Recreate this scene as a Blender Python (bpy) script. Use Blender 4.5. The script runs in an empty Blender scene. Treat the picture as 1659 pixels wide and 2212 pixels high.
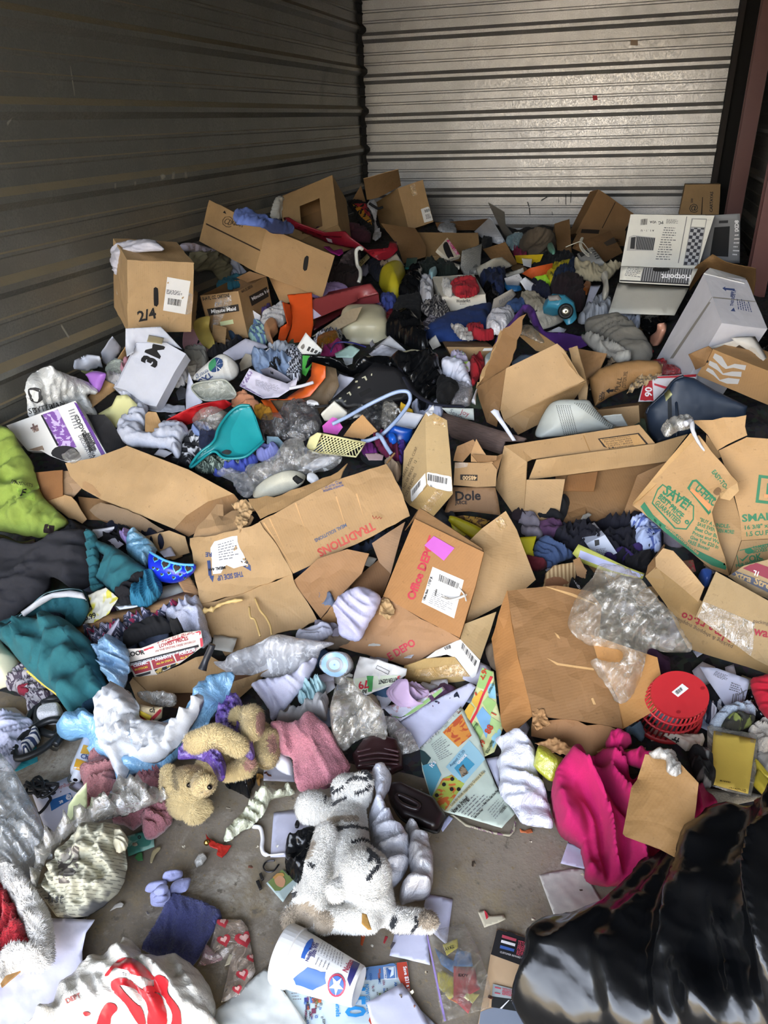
import bpy,math,random
import numpy as np
from mathutils import Vector,Matrix
from mathutils.geometry import delaunay_2d_cdt
from mathutils.bvhtree import BVHTree
random.seed(7); rng = np.random.RandomState(7)
SC = bpy.context.scene; COL = SC.collection

# ---------------------------------------------------------------- camera
F,CX,CY,H = 1600.0,829.5,1106.0,1.5
RX = np.array([0.96046796,-0.10439498,0.25807556])
RY = np.array([0.27685731,0.45534698,-0.84617325])
RZ = np.array([-0.02917769,0.88417239,0.46624869])
R = np.array([RX,RY,RZ])                    # world = R @ camera
camd = bpy.data.cameras.new('camera'); cam = bpy.data.objects.new('camera',camd); COL.objects.link(cam)
cam.matrix_world = Matrix([[*R[0],0],[*R[1],0],[*R[2],H],[0,0,0,1]])
camd.sensor_fit = 'VERTICAL'; camd.sensor_height = 24; camd.lens = 24 * F / 2212
camd.clip_start = 0.02; camd.clip_end = 200
SC.camera = cam

# ---------------------------------------------------------------- world, sun, exposure
w = bpy.data.worlds.new('sky'); SC.world = w; w.use_nodes = True
nt = w.node_tree; nt.nodes.clear()
sky = nt.nodes.new('ShaderNodeTexSky'); sky.sky_type = 'NISHITA'; sky.sun_disc = False
sky.sun_elevation = math.radians(52); sky.sun_rotation = math.radians(20); sky.dust_density = 1.5; sky.air_density = 1.0
bg = nt.nodes.new('ShaderNodeBackground'); bg.inputs[1].default_value = 1.15
wo = nt.nodes.new('ShaderNodeOutputWorld')
hs_ = nt.nodes.new('ShaderNodeHueSaturation'); hs_.inputs['Saturation'].default_value = .38
nt.links.new(sky.outputs[0],hs_.inputs['Color']); nt.links.new(hs_.outputs[0],bg.inputs[0]); nt.links.new(bg.outputs[0],wo.inputs[0])
sd = bpy.data.lights.new('sun','SUN'); sd.energy = 2.6; sd.angle = math.radians(0.6); sd.color = (1,.95,.88)
sun = bpy.data.objects.new('sun',sd); COL.objects.link(sun)
# the sun stands beyond the back wall, above the roof: it lights the yard and the row opposite, never the unit
sdir = Vector((0.25,0.65,0.9)).normalized(); sun.rotation_euler = sdir.to_track_quat('Z','Y').to_euler()
sun.location = (0,0,8)
# daylight guide over the open doorway (portal: adds no light of its own)
pd = bpy.data.lights.new('doorway_portal','AREA'); pd.shape = 'RECTANGLE'; pd.size = 3.1; pd.size_y = 2.45
pd.cycles.is_portal = True
po = bpy.data.objects.new('doorway_portal',pd); COL.objects.link(po)
po.location = (-0.7,-1.15,1.25); po.rotation_euler = (math.radians(90),0,0)
SC.view_settings.view_transform = 'Standard'; SC.view_settings.look = 'None'
SC.view_settings.gamma = 1; SC.view_settings.use_curve_mapping = False
SC.view_settings.exposure = 1.82

# ---------------------------------------------------------------- helpers
XL,XR,YB = -2.24,0.92,7.15       # left wall, right wall, back wall
def lin(hx):
    hx = hx.lstrip('#'); c = [int(hx[i:i+2],16) / 255 for i in (0,2,4)]
    return tuple(((v + .055) / 1.055) ** 2.4 if v > .04045 else v / 12.92 for v in c)
_perm = rng.permutation(256); _perm = np.concatenate([_perm,_perm,_perm])
_g = rng.normal(size=(256,3)); _g /= np.linalg.norm(_g,axis=1)[:,None]
def perlin(p):
    p = np.asarray(p,float); i = np.floor(p).astype(int); f = p - i; i &= 255
    u = f * f * f * (f * (f * 6 - 15) + 10); out = 0
    for a in (0,1):
        for b in (0,1):
            for c in (0,1):
                g = _g[_perm[_perm[_perm[(i[:,0] + a) & 255] + ((i[:,1] + b) & 255)] + ((i[:,2] + c) & 255)]]
                d = (g * (f - np.array([a,b,c]))).sum(1)
                wx = u[:,0] if a else 1 - u[:,0]; wy = u[:,1] if b else 1 - u[:,1]; wz = u[:,2] if c else 1 - u[:,2]
                out = out + d * wx * wy * wz
    return out
HY = [0,1.3,1.5,1.75,2.05,2.5,3.1,4.5,6,7.3]
HZ = [0,0.0,.03,.09,.19,.34,.47,.61,.67,.66]
def heap(X,Y):
    z = float(np.interp(Y,HY,HZ))
    if X < -1.3: z += min(1,(-1.3 - X) / .8) * .09 * min(1,max(0,(Y - 1.6)) / .6)
    return z
CROPS = dict(A=(200,360,500),B=(600,360,500),C=(1000,380,400),D=(1250,380,409),E=(0,700,450),F=(400,660,450),
    G=(780,660,450),H=(1200,700,459),I=(0,1040,450),J=(380,1020,520),K=(780,980,480),L=(1180,1060,479),
    M=(0,1400,450),N=(340,1400,460),O=(740,1380,460),P=(1150,1440,509),Q=(0,1780,480),R=(420,1780,480),
    S=(780,1780,480),T=(1180,1700,479),W=(0,0,1659))
_crop = [(0,0,1.0)]
def Z(k): x,y,wd = CROPS[k]; _crop[0] = (x,y,wd / 1659)
def px(x,y): c = _crop[0]; return c[0] + x * c[2],c[1] + y * c[2]
def ray(x,y):                                # a viewing direction of the photograph, x y in its pixels
    v = R @ np.array([x - CX,CY - y,-F]); return v / np.linalg.norm(v)
def hitt(x,y,dh=0.0):                       # distance along it at which it meets the heap (+dh)
    r = ray(x,y); t = 0.3; st = .05
    def g(t): q = r * t; return H + q[2] - heap(q[0],q[1]) - dh
    while t < 9 and g(t) > 0:
        q = r * t
        if q[0] < XL + .06: return (XL + .06) / r[0]
        if q[1] > YB - .08: return (YB - .08) / r[1]
        if q[0] > XR - .06: return (XR - .06) / r[0]
        t += st
    lo,hi = t - st,t
    for _ in range(12):
        m = (lo + hi) / 2
        if g(m) > 0: lo = m
        else: hi = m
    return hi
CAMP = np.array([0,0,H])
def P3(x,y,dh=0.0): return CAMP + ray(x,y) * hitt(x,y,dh)      # photo pixel -> point of the heap
def at(x,y,Y):                                                     # crop pixel -> point at depth Y
    r = ray(*px(x,y)); return CAMP + r * (Y / r[1])
def parse(s,h=0.0):
    if not isinstance(s,str): return s
    out = []
    for t in s.split():
        v = [float(q) for q in t.split(',')]
        X_,Y_ = px(v[0],v[1]); out.append((X_,Y_,(v[2] / 100 if len(v) > 2 else 0) + h / 100))
    return out
def tri2d(poly,sp,interior=True):
    n = len(poly); x0,y0 = poly.min(0); x1,y1 = poly.max(0)
    pts = [Vector(p) for p in poly]
    if interior:
        gx,gy = np.meshgrid(np.arange(x0 + sp * .5,x1,sp),np.arange(y0 + sp * .5,y1,sp * .87))
        gx = gx + (np.arange(gx.shape[0])[:,None] % 2) * sp * .5
        g = np.stack([gx.ravel(),gy.ravel()],1); g += rng.uniform(-.15,.15,g.shape) * sp
        g = g[inside(g,poly)]
        if len(g): g = g[edged(g,poly) > sp * .45]
        pts += [Vector(p) for p in g]
    r = delaunay_2d_cdt(pts,[(i,(i + 1) % n) for i in range(n)],[],1,1e-4)
    return np.array([tuple(v) for v in r[0]]),[tuple(f) for f in r[2]]
def inside(p,poly):
    c = np.zeros(len(p),bool); n = len(poly); j = n - 1
    for i in range(n):
        xi,yi = poly[i]; xj,yj = poly[j]
        m = ((yi > p[:,1]) != (yj > p[:,1]))
        if yi != yj: m &= (p[:,0] < (xj - xi) * (p[:,1] - yi) / (yj - yi) + xi)
        else: m &= False
        c ^= m; j = i
    return c
def edged(p,poly):
    d = np.full(len(p),1e9)
    for i in range(len(poly)):
        a = poly[i - 1]; b = poly[i]; ab = b - a; L = (ab ** 2).sum() + 1e-12
        t = np.clip(((p - a) @ ab) / L,0,1); q = a + t[:,None] * ab
        d = np.minimum(d,np.hypot(*(p - q).T))
    return d
def resample(P,sp,smooth):
    P = np.array(P,float); n = len(P); out = []
    for i in range(n):
        p0,p1,p2,p3 = P[i - 1],P[i],P[(i + 1) % n],P[(i + 2) % n]
        k = max(1,int(round(np.hypot(*(p2 - p1)[:2]) / sp)))
        for j in range(k):
            t = j / k
            if smooth: q = .5 * (2 * p1 + (p2 - p0) * t + (2 * p0 - 5 * p1 + 4 * p2 - p3) * t * t + (3 * p1 - p0 - 3 * p2 + p3) * t ** 3)
            else: q = p1 + (p2 - p1) * t
            out.append(q)
    return np.array(out)
def tag(o,label=None,cat=None,group=None,kind=None):
    if label: o['label'] = label
    if cat: o['category'] = cat
    if group: o['group'] = group
    if kind: o['kind'] = kind
REFS = []
class Ref:
    def __init__(s,ob,v,f,off=.001): s.ob,s.v,s.f,s.off,s._b = ob,v,f,off,None; s.org = np.array(ob.location) if ob.parent is None else None
    def bvh(s):
        if s._b is None: s._b = BVHTree.FromPolygons([Vector(p) for p in s.v],s.f)
        return s._b
def mesh(name,v,f,mat,parent=None,label=None,cat=None,group=None,kind=None,uv=None,smooth=True,mats=None,fm=None):
    v = np.asarray(v,float)
    if parent is None:
        org = np.array([(v[:,0].min() + v[:,0].max()) / 2,(v[:,1].min() + v[:,1].max()) / 2,v[:,2].min()])
    else: org = parent.org
    me = bpy.data.meshes.new(name); me.from_pydata((v - org).tolist(),[],[list(map(int,q)) for q in f])
    if mats:
        for m in mats: me.materials.append(m)
        me.polygons.foreach_set('material_index',fm)
    else: me.materials.append(mat)
    if smooth: me.polygons.foreach_set('use_smooth',[True] * len(me.polygons))
    if uv is not None:
        ul = me.uv_layers.new(name='UVMap'); li = np.empty(len(me.loops),int); me.loops.foreach_get('vertex_index',li)
        ul.data.foreach_set('uv',np.asarray(uv)[li].ravel())
    me.update()
    o = bpy.data.objects.new(name,me); COL.objects.link(o)
    if parent is None: o.location = org
    else: o.parent = parent.ob
    tag(o,label,cat,group,kind)
    r = Ref(o,v,f)
    r.org = org
    return r
def group_root(name,loc,label,cat,group=None):
    o = bpy.data.objects.new(name,None); COL.objects.link(o); o.location = tuple(loc); o.empty_display_size = .05
    tag(o,label,cat,group); r = Ref(o,None,None); r.org = np.array(loc,float); return r
# ---- a sheet or a soft body whose outline is given on the photograph and whose depth is the heap's
def sheet(name,s,mat,label=None,cat=None,parent=None,h=0,th=.1,puff=0,fold=0,fw=7,crum=0,cw=4,rag=0,flat=False,
          sp=None,ang=None,rnd=False,group=None,pr=.3,kind=None,smooth=True,sag=0,back=None,seed=0):
    cat = None if parent else cat
    P = parse(s,h) ; P = np.array([(p[0],p[1],p[2]) for p in P]) if not hasattr(P,'shape') else P
    dg = np.hypot(*(P[:,:2].max(0) - P[:,:2].min(0)))
    if sp is None: sp = float(np.clip(dg / (42 if (puff or fold or crum > .25) else 14),1.7,18))
    Q = resample(P,sp,rnd)
    t = np.array([hitt(q[0],q[1],q[2]) for q in Q]) if P.shape[1] == 3 else Q[:,3]
    # planes have inverse distance linear in the pixel (per unit camera depth)
    zc = np.array([F / math.sqrt((q[0] - CX) ** 2 + (q[1] - CY) ** 2 + F * F) for q in Q])
    it = 1 / (t * zc)
    A = np.c_[Q[:,0] - Q[:,0].mean(),Q[:,1] - Q[:,1].mean(),np.ones(len(Q))]
    co,*_ = np.linalg.lstsq(A,it,rcond=None); res = it - A @ co
    if flat: res = res * 0
    if rag:
        nr = perlin(np.c_[Q[:,:2] / (sp * 1.7),np.full(len(Q),seed + .5)]) + .6 * rng.uniform(-.5,.5,len(Q))
        c0 = Q[:,:2].mean(0); dd = Q[:,:2] - c0; Q[:,:2] += dd / np.linalg.norm(dd,axis=1)[:,None] * nr[:,None] * rag
    V2,Fc = tri2d(Q[:,:2].copy(),sp)
    if len(V2) < 3 or not Fc: raise RuntimeError('bad outline ' + name + ' ' + str(label))
    D = np.sqrt(((V2[:,None,:] - Q[None,:,:2]) ** 2).sum(2)) + 1e-3
    W = 1 / D ** 2.2; ri = (W * res[None]).sum(1) / W.sum(1)
    iz = (V2 - np.array(MEAN(Q,A))) @ co[:2] + co[2]
    iz = np.clip(iz + ri,it.min() * .8,it.max() * 1.25)
    dirs = np.stack([(V2[:,0] - CX) / F,(CY - V2[:,1]) / F,-np.ones(len(V2))],1) @ R.T
    B = CAMP + dirs / iz[:,None]
    c = B.mean(0); _,_,vt = np.linalg.svd(B - c,full_matrices=False); n = vt[2]
    if n @ (CAMP - c) < 0: n = -n
    uax = np.cross(n,[0,0,1]); uax /= np.linalg.norm(uax) + 1e-9; vax = np.cross(n,uax)
    uv = np.c_[(B - c) @ uax,(B - c) @ vax]
    mpp = np.linalg.norm(c - CAMP) / F                      # metres per pixel here
    d = edged(V2,Q[:,:2]); dm = d.max() + 1e-9; e = np.clip(d / (dm * pr * 2 + 1e-9),0,1)
    prof = np.sqrt(np.clip(1 - (1 - e) ** 2,0,1))
    o3 = np.array([seed * 3.1,seed * 1.7,c[0] * 13.7]) ; disp = np.zeros(len(B))
    if puff: disp += puff / 100 * prof
    if fold:
        a = ang if ang is not None else seed * 1.3 + c[0] * 40 + c[1] * 17
        k = np.array([math.cos(a),math.sin(a)]); wv = fw * .62 / 100
        k2 = np.array([-k[1],k[0]]); q3 = np.c_[uv,np.zeros(len(uv))]
        wp = perlin(q3 / (wv * 3) + o3) * 1.3; qa = np.c_[(uv @ k) / wv + wp,(uv @ k2) / (wv * 3.6) + wp * .5,np.zeros(len(uv))] + o3
        r1 = np.clip(1 - 2.6 * np.abs(perlin(qa)),-.4,1); r2 = np.clip(1 - 2.4 * np.abs(perlin(qa * [2.1,1.6,1] + 17)),-.3,1); r3 = perlin(qa * .6 + 31)
        disp += fold * 1.15 / 100 * (np.clip(r1,0,1) ** 1.5 * 1.3 + .55 * r2 + 1.5 * r3 - .4) * (.45 + .55 * prof if puff else 1)
    if crum:
        q3 = np.c_[uv,np.zeros(len(uv))] / (cw / 100) + o3
        cr = -np.abs(perlin(q3)) - .55 * np.abs(perlin(q3 * 2.1 + 7)) - .3 * np.abs(perlin(q3 * 4.3 + 3)) + .35 * perlin(q3 * .45)
        disp += crum / 100 * cr * 1.8 * (.4 + .6 * prof if puff else 1)
    if sag: disp -= sag / 100 * prof
    T = B + n * disp[:,None]
    nb = len(T); bt = B if puff else T
    Bo = bt - n * th / 100
    # boundary edges
    cnt = {}
    for q in Fc:
        for i in range(len(q)):
            a_,b_ = q[i],q[(i + 1) % len(q)]; cnt.setdefault((min(a_,b_),max(a_,b_)),[]).append((a_,b_))
    # orient faces toward the camera
    q = Fc[0]; nn = np.cross(T[q[1]] - T[q[0]],T[q[2]] - T[q[0]])
    A0 = sum(1 if np.cross(T[f_[1]] - T[f_[0]],T[f_[2]] - T[f_[0]]) @ n > 0 else -1 for f_ in Fc[:40])
    if A0 < 0: Fc = [tuple(reversed(f_)) for f_ in Fc]; fl = True
    else: fl = False
    faces = list(Fc) + [tuple(nb + i for i in reversed(f_)) for f_ in Fc]; fm = [0] * len(Fc) + [1 if back else 0] * len(Fc)
    for k_,l_ in cnt.items():
        if len(l_) == 1:
            a_,b_ = l_[0]
            if fl: a_,b_ = b_,a_
            faces.append((b_,a_,nb + a_,nb + b_)); fm.append(1 if back else 0)
    uv2 = np.r_[uv,uv]
    if label and not parent: REFS.append((float(Q[:,0].mean()),float(Q[:,1].mean()),label,group))
    r = mesh(name,np.r_[T,Bo],faces,mat,parent,label,cat,group,kind,uv=uv2,smooth=smooth,
             mats=[mat,back] if back else None,fm=fm if back else None)
    r.n = n; r.top = len(Fc); r._tv,r._tf = T,Fc; r.v,r.f = T,Fc
    return r
def MEAN(Q,A):
    return (Q[0,0] - A[0,0],Q[0,1] - A[0,1])
# ---- things drawn or stuck on a surface: cast on to the parent's own mesh
def cast(ref,pts,off):
    b = ref.bvh(); out = np.zeros((len(pts),3)); ok = np.zeros(len(pts),bool)
    for i,(x,y) in enumerate(pts):
        r = ray(x,y); loc,nr,idx,dist = b.ray_cast(Vector(CAMP),Vector(r))
        if loc is not None:
            nr = np.array(nr); nr = nr if nr @ r < 0 else -nr
            out[i] = np.array(loc) + nr * off - r * off * .3; ok[i] = True
    return out,ok
def decal(ref,s,mat,name='print',label=None,off=.9,rnd=False,sp=None,rag=0):
    P = parse(s); P = np.array([(p[0],p[1]) for p in P])
    dg = np.hypot(*(P.max(0) - P.min(0))); sp = sp or max(2.0,dg / 9)
    Q = resample(P,sp,rnd)
    if rag: Q = Q + rng.uniform(-rag,rag,Q.shape)
    V2,Fc = tri2d(Q,sp)
    T,ok = cast(ref,V2,off / 1000); cm = V2.mean(0)
    for k_ in (.06,.14,.25,.4):
        if ok.all(): break
        bad = np.where(~ok)[0]; T2,o2 = cast(ref,V2[bad] * (1 - k_) + cm * k_,off / 1000); T[bad[o2]] = T2[o2]; ok[bad[o2]] = True
    Fc = [f for f in Fc if all(ok[i] for i in f)]
    if not Fc: print('DECAL MISS',name,s[:30]); return None
    c = T[ok].mean(0); T[~ok] = c
    e1 = T[ok] - c; _,_,vt = np.linalg.svd(e1,full_matrices=False)
    r = mesh(name,T,Fc,mat,ref,label,uv=np.c_[(T - c) @ vt[0],(T - c) @ vt[1]])
    return r
_tc = {}
def textgeo(s,bold):
    k = (s,bold)
    if k not in _tc:
        cu = bpy.data.curves.new('t','FONT'); cu.body = s; cu.size = 1; cu.resolution_u = 2; cu.offset = .028 if bold else .0
        o = bpy.data.objects.new('t',cu); COL.objects.link(o)
        me = bpy.data.meshes.new_from_object(o); v = np.array([tuple(p.co) for p in me.vertices]) if len(me.vertices) else np.zeros((0,3))
        f = [tuple(p.vertices) for p in me.polygons]; bpy.data.objects.remove(o); bpy.data.curves.remove(cu); bpy.data.meshes.remove(me)
        _tc[k] = (v[:,:2] if len(v) else v,f)
    return _tc[k]
def text(ref,s,x,y,hgt,ang=0,mat=None,sx=1.0,bold=True,center=False,off=1.1,skew=0,name='lettering',width=None):
    v,f = textgeo(s,bold)
    if not len(v): return
    X0,Y0 = px(x,y); k = _crop[0][2]; hp = hgt * k / .72
    v = v.copy()
    if width: sx = width * k / hp / (v[:,0].max() + 1e-6)
    if center: v[:,0] -= v[:,0].max() / 2
    a = math.radians(ang); dx = np.array([math.cos(a),math.sin(a)]); a2 = a - math.pi / 2 + math.radians(skew); dy = np.array([math.cos(a2),math.sin(a2)])
    p = np.array([X0,Y0]) + v[:,:1] * hp * sx * dx + v[:,1:2] * hp * dy
    T,ok = cast(ref,p,off / 1000)
    f = [q for q in f if all(ok[i] for i in q)]
    if not f: print('TEXT MISS',s); return
    T[~ok] = T[ok].mean(0)
    return mesh(name,T,f,mat or INK,ref,smooth=False)
def bars(ref,s,n=24,mat=None,name='barcode',gap=.12):
    # barcode in the quad given by corners tl tr br bl
    P = np.array([(p[0],p[1]) for p in parse(s)]); v = []; f = []; u = 0
    ws = rng.choice([.4,.6,1,1.4],n * 2); ws = ws / ws.sum(); pp = []
    for i in range(n):
        u0 = ws[:2 * i].sum(); u1 = u0 + ws[2 * i]
        for uu,vv in ((u0,0),(u1,0),(u1,1),(u0,1)):
            pp.append((P[0] * (1 - uu) + P[1] * uu) * (1 - vv) + (P[3] * (1 - uu) + P[2] * uu) * vv)
    T,ok = cast(ref,np.array(pp),.0022); f = [(4*i,4*i+1,4*i+2,4*i+3) for i in range(n) if ok[4*i:4*i+4].all()]
    if f: T[~ok] = T[ok].mean(0); mesh(name,T,f,mat or INK,ref,smooth=False)
def lines(ref,s,rows=6,mat=None,name='small_print',fill=.5,seed=1,words=6,ang=0):
    # rows of tiny words in a quad tl tr br bl
    rg = np.random.RandomState(seed); P = np.array([(p[0],p[1]) for p in parse(s)]); pp = []
    for r_ in range(rows):
        u = 0; y0 = r_ / rows; y1 = y0 + fill / rows; end = rg.uniform(.7,1)
        while u < end:
            l = rg.uniform(.4,1.3) / words; u1 = min(end,u + l)
            for uu,vv in ((u,y0),(u1,y0),(u1,y1),(u,y1)):
                pp.append((P[0] * (1 - uu) + P[1] * uu) * (1 - vv) + (P[3] * (1 - uu) + P[2] * uu) * vv)
            u = u1 + .3 / words
    T,ok = cast(ref,np.array(pp),.0016); f = [(4*i,4*i+1,4*i+2,4*i+3) for i in range(len(pp) // 4) if ok[4*i:4*i+4].all()]
    if f: T[~ok] = T[ok].mean(0); mesh(name,T,f,mat or INK,ref,smooth=False)
# ---- a rectangular box recovered from one corner and its three neighbours on the photograph
def fitbox(o,a,b,c,near=(1,1,1)):
    r = [R @ np.array([q[0] - CX,CY - q[1],-F]) / F for q in (o,a,b,c)]
    x = np.array([1 + .12 * k for k in near],float)
    def res(x):
        e = [r[i + 1] * x[i] - r[0] for i in range(3)]; L = [np.linalg.norm(v) + 1e-9 for v in e]
        return np.array([e[0] @ e[1] / L[0] / L[1],e[0] @ e[2] / L[0] / L[2],e[1] @ e[2] / L[1] / L[2],*(0.09 * (x - 1))])
    lam = 1e-2; f0 = res(x)
    for _ in range(80):
        J = np.stack([(res(x + np.eye(3)[k] * 1e-5) - f0) / 1e-5 for k in range(3)],1)
        dx = np.linalg.solve(J.T @ J + lam * np.eye(3) * .1,-J.T @ f0); dx = np.clip(dx,-.05,.05)
        x2 = x + dx; f2 = res(x2)
        if f2 @ f2 < f0 @ f0: x,f0,lam = x2,f2,lam * .5
        else: lam *= 3
    ln = lambda i: np.linalg.norm(r[i + 1] * x[i] - r[0])
    cap = 1.6 * sorted(ln(i) for i in range(3))[1]
    for i in range(3):
        for _ in range(40):
            if ln(i) <= cap: break
            x[i] = 1 + (x[i] - 1) * .9
    return r,x
FACES = dict(ab=(0,1,4,2),ac=(0,1,5,3),bc=(0,2,6,3),AB=(3,5,7,6),AC=(2,4,7,6),BC=(1,4,7,5))
def box(name,label,cat,s,mat,anchor=(0,0),open='',near=(1,1,1),amp=.4,wv=9,n=9,th=.4,inner=None,group=None,depth=None,quads=None,info=False):
    """s: pixels of the corner O and its neighbours A B C; anchor=(vertex, cm above the heap)"""
    p = parse(s); r,x = fitbox(*p,near=near)
    O = r[0]; e = [r[i + 1] * x[i] - O for i in range(3)]
    V = [O,O + e[0],O + e[1],O + e[2],O + e[0] + e[1],O + e[0] + e[2],O + e[1] + e[2],O + e[0] + e[1] + e[2]]
    k,dh = anchor
    if depth: sc = depth / V[k][1]
    else:
        q = V[k] @ R; X_,Y_ = CX + F * q[0] / -q[2],CY - F * q[1] / -q[2]
        sc = hitt(X_,Y_,dh / 100) / np.linalg.norm(V[k])
    for v in V:
        if v[0] * sc < XL + .05: sc = (XL + .05) / v[0]
        if v[1] * sc > YB - .06: sc = (YB - .06) / v[1]
        if v[0] * sc > XR + .02: sc = (XR + .02) / v[0]
    V = [CAMP + v * sc for v in V]
    if info: print('BOX',name,[round(float(np.linalg.norm(v * sc)),3) for v in e],'O',V[0].round(2),'x',x.round(3))
    lo = 0
    return boxfrom(name,label,cat,V,mat,open,amp,wv,n,th,inner,group)
def boxfrom(name,label,cat,V,mat,open='',amp=.4,wv=9,n=9,th=.4,inner=None,group=None,parent=None):
    C = sum(V) / 8; v = []; f = []; uv = []; fm = []
    opn = open.split()
    for k,idx in FACES.items():
        if k in opn: continue
        q = [V[i] for i in idx]; l1 = np.linalg.norm(q[1] - q[0]); l2 = np.linalg.norm(q[3] - q[0])
        fn = np.cross(q[1] - q[0],q[3] - q[0]); fn /= np.linalg.norm(fn) + 1e-9
        if fn @ (q[0] + q[2] - 2 * C) < 0: fn = -fn; flip = True
        else: flip = False
        for layer in (0,1):
            if layer and not opn: break
            b0 = len(v)
            for i in range(n + 1):
                for j in range(n + 1):
                    a,b = i / n,j / n
                    p = (q[0] * (1 - a) + q[1] * a) * (1 - b) + (q[3] * (1 - a) + q[2] * a) * b
                    v.append(p - fn * th / 100 * layer * 1.0); uv.append((a * l1,b * l2))
            for i in range(n):
                for j in range(n):
                    t = [b0 + i * (n + 1) + j,b0 + (i + 1) * (n + 1) + j,b0 + (i + 1) * (n + 1) + j + 1,b0 + i * (n + 1) + j + 1]
                    if flip != bool(layer): t.reverse()
                    f.append(tuple(t)); fm.append(layer)
        if opn:   # rim joining outer and inner layer
            b1 = b0 - (n + 1) ** 2
            ring = [i * (n + 1) for i in range(n + 1)] + [n * (n + 1) + j for j in range(1,n + 1)] + [i * (n + 1) + n for i in range(n - 1,-1,-1)] + [j for j in range(n - 1,0,-1)]
            for i in range(len(ring)):
                a,b = ring[i],ring[(i + 1) % len(ring)]; f.append((b1 + a,b1 + b,b0 + b,b0 + a)); fm.append(1)
    v = np.array(v)
    w3 = v / (wv / 100) + C * 7
    nz = np.stack([perlin(w3 + k * 11) for k in range(3)],1) + .5 * np.stack([perlin(w3 * 2.3 + k * 5) for k in range(3)],1)
    v = v + nz * amp / 100
    r = mesh(name,v,f,mat,parent,label,cat,group,uv=np.array(uv),smooth=False,mats=[mat,inner or mat],fm=fm)
    me = r.ob.data
    r.c = V; r.C = C
    return r
def panel(ref_parent,pts,mat,name='flap',label=None,th=.4,amp=.25,sp=.03,cat=None,group=None,back=None,rag=0,seed=0,bend=0):
    """a stiff sheet through given 3-D points (first four may be out of plane)"""
    P = np.array([np.asarray(p) for p in pts]); c = P.mean(0); _,_,vt = np.linalg.svd(P - c,full_matrices=False); n = vt[2]
    if n @ (CAMP - c) < 0: n = -n
    uv = np.c_[(P - c) @ vt[0],(P - c) @ vt[1],(P - c) @ n]
    sp = max(sp,np.ptp(uv[:,:2],axis=0).max() / 24)
    Q = resample(uv,sp,False)
    if rag: Q[:,:2] += rng.uniform(-rag,rag,(len(Q),2)) / 100
    V2,Fc = tri2d(Q[:,:2].copy(),sp)
    D = ((V2[:,None] - Q[None,:,:2]) ** 2).sum(2) + 1e-6; W = 1 / D ** 1.2; hz = (W * Q[None,:,2]).sum(1) / W.sum(1)
    o = np.c_[V2,np.zeros(len(V2))] / .09 + c * 5 + seed
    hz = hz + amp / 100 * (perlin(o) + .5 * perlin(o * 2.3))
    if bend: u = V2[:,0] / (np.abs(V2[:,0]).max() + 1e-9); hz = hz + bend / 100 * (u * u)
    T = c + V2[:,:1] * vt[0] + V2[:,1:] * vt[1] + hz[:,None] * n; nb = len(T); Bo = T - n * th / 100
    if np.cross(T[Fc[0][1]] - T[Fc[0][0]],T[Fc[0][2]] - T[Fc[0][0]]) @ n < 0: Fc = [tuple(reversed(q)) for q in Fc]
    cnt = {}
    for q in Fc:
        for i in range(3): a_,b_ = q[i],q[(i + 1) % 3]; cnt.setdefault((min(a_,b_),max(a_,b_)),[]).append((a_,b_))
    faces = list(Fc) + [tuple(nb + i for i in reversed(q)) for q in Fc] + [(l[0][1],l[0][0],nb + l[0][0],nb + l[0][1]) for l in cnt.values() if len(l) == 1]
    fm = [0] * len(Fc) + [1] * (len(faces) - len(Fc))
    r = mesh(name,np.r_[T,Bo],faces,mat,ref_parent,label,cat,group,uv=np.r_[V2,V2],smooth=False,mats=[mat,back or mat],fm=fm)
    r.v,r.f = T,Fc; r.n = n
    return r
def tube_geo(path,rad,seg=8,closed=False,caps=True):
    P = np.array(path,float); n = len(P); rad = np.broadcast_to(rad,(n,)); v = []; f = []
    t = np.gradient(P,axis=0); up = np.array([.3,.2,1.0])
    for i in range(n):
        tt = t[i] / (np.linalg.norm(t[i]) + 1e-9); a = np.cross(tt,up); a /= np.linalg.norm(a) + 1e-9; b = np.cross(tt,a); up = -b if False else up
        for k in range(seg):
            w_ = 2 * math.pi * k / seg; v.append(P[i] + rad[i] * (a * math.cos(w_) + b * math.sin(w_)))
    for i in range(n - 1 + (1 if closed else 0)):
        j = (i + 1) % n
        for k in range(seg): f.append((i * seg + k,i * seg + (k + 1) % seg,j * seg + (k + 1) % seg,j * seg + k))
    if caps and not closed: f.append(tuple(range(seg))[::-1]); f.append(tuple((n - 1) * seg + k for k in range(seg)))
    return v,f
def curve_px(s,h=0,k=6,closed=False):
    P = parse(s,h); P = np.array([P3(*p) for p in P]); n = len(P); out = []
    for i in range(n if closed else n - 1):
        g = lambda j: P[j % n] if closed else P[min(max(j,0),n - 1)]
        p0,p1,p2,p3 = g(i - 1),g(i),g(i + 1),g(i + 2)
        for j in range(k):
            t = j / k; out.append(.5 * (2 * p1 + (p2 - p0) * t + (2 * p0 - 5 * p1 + 4 * p2 - p3) * t * t + (3 * p1 - p0 - 3 * p2 + p3) * t ** 3))
    if not closed: out.append(P[-1])
    return np.array(out)
def tube(name,s,rad,mat,label=None,cat=None,parent=None,h=0,closed=False,group=None,seg=8,k=6):
    path = curve_px(s,h,k,closed) if isinstance(s,str) else s
    v,f = tube_geo(path,rad / 100 if np.isscalar(rad) else np.array(rad) / 100,seg,closed)
    return mesh(name,v,f,mat,parent,label,cat,group)
def merge(parts):
    v = []; f = []
    for a,b in parts: o = len(v); v += list(a); f += [tuple(i + o for i in q) for q in b]
    return v,f
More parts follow.
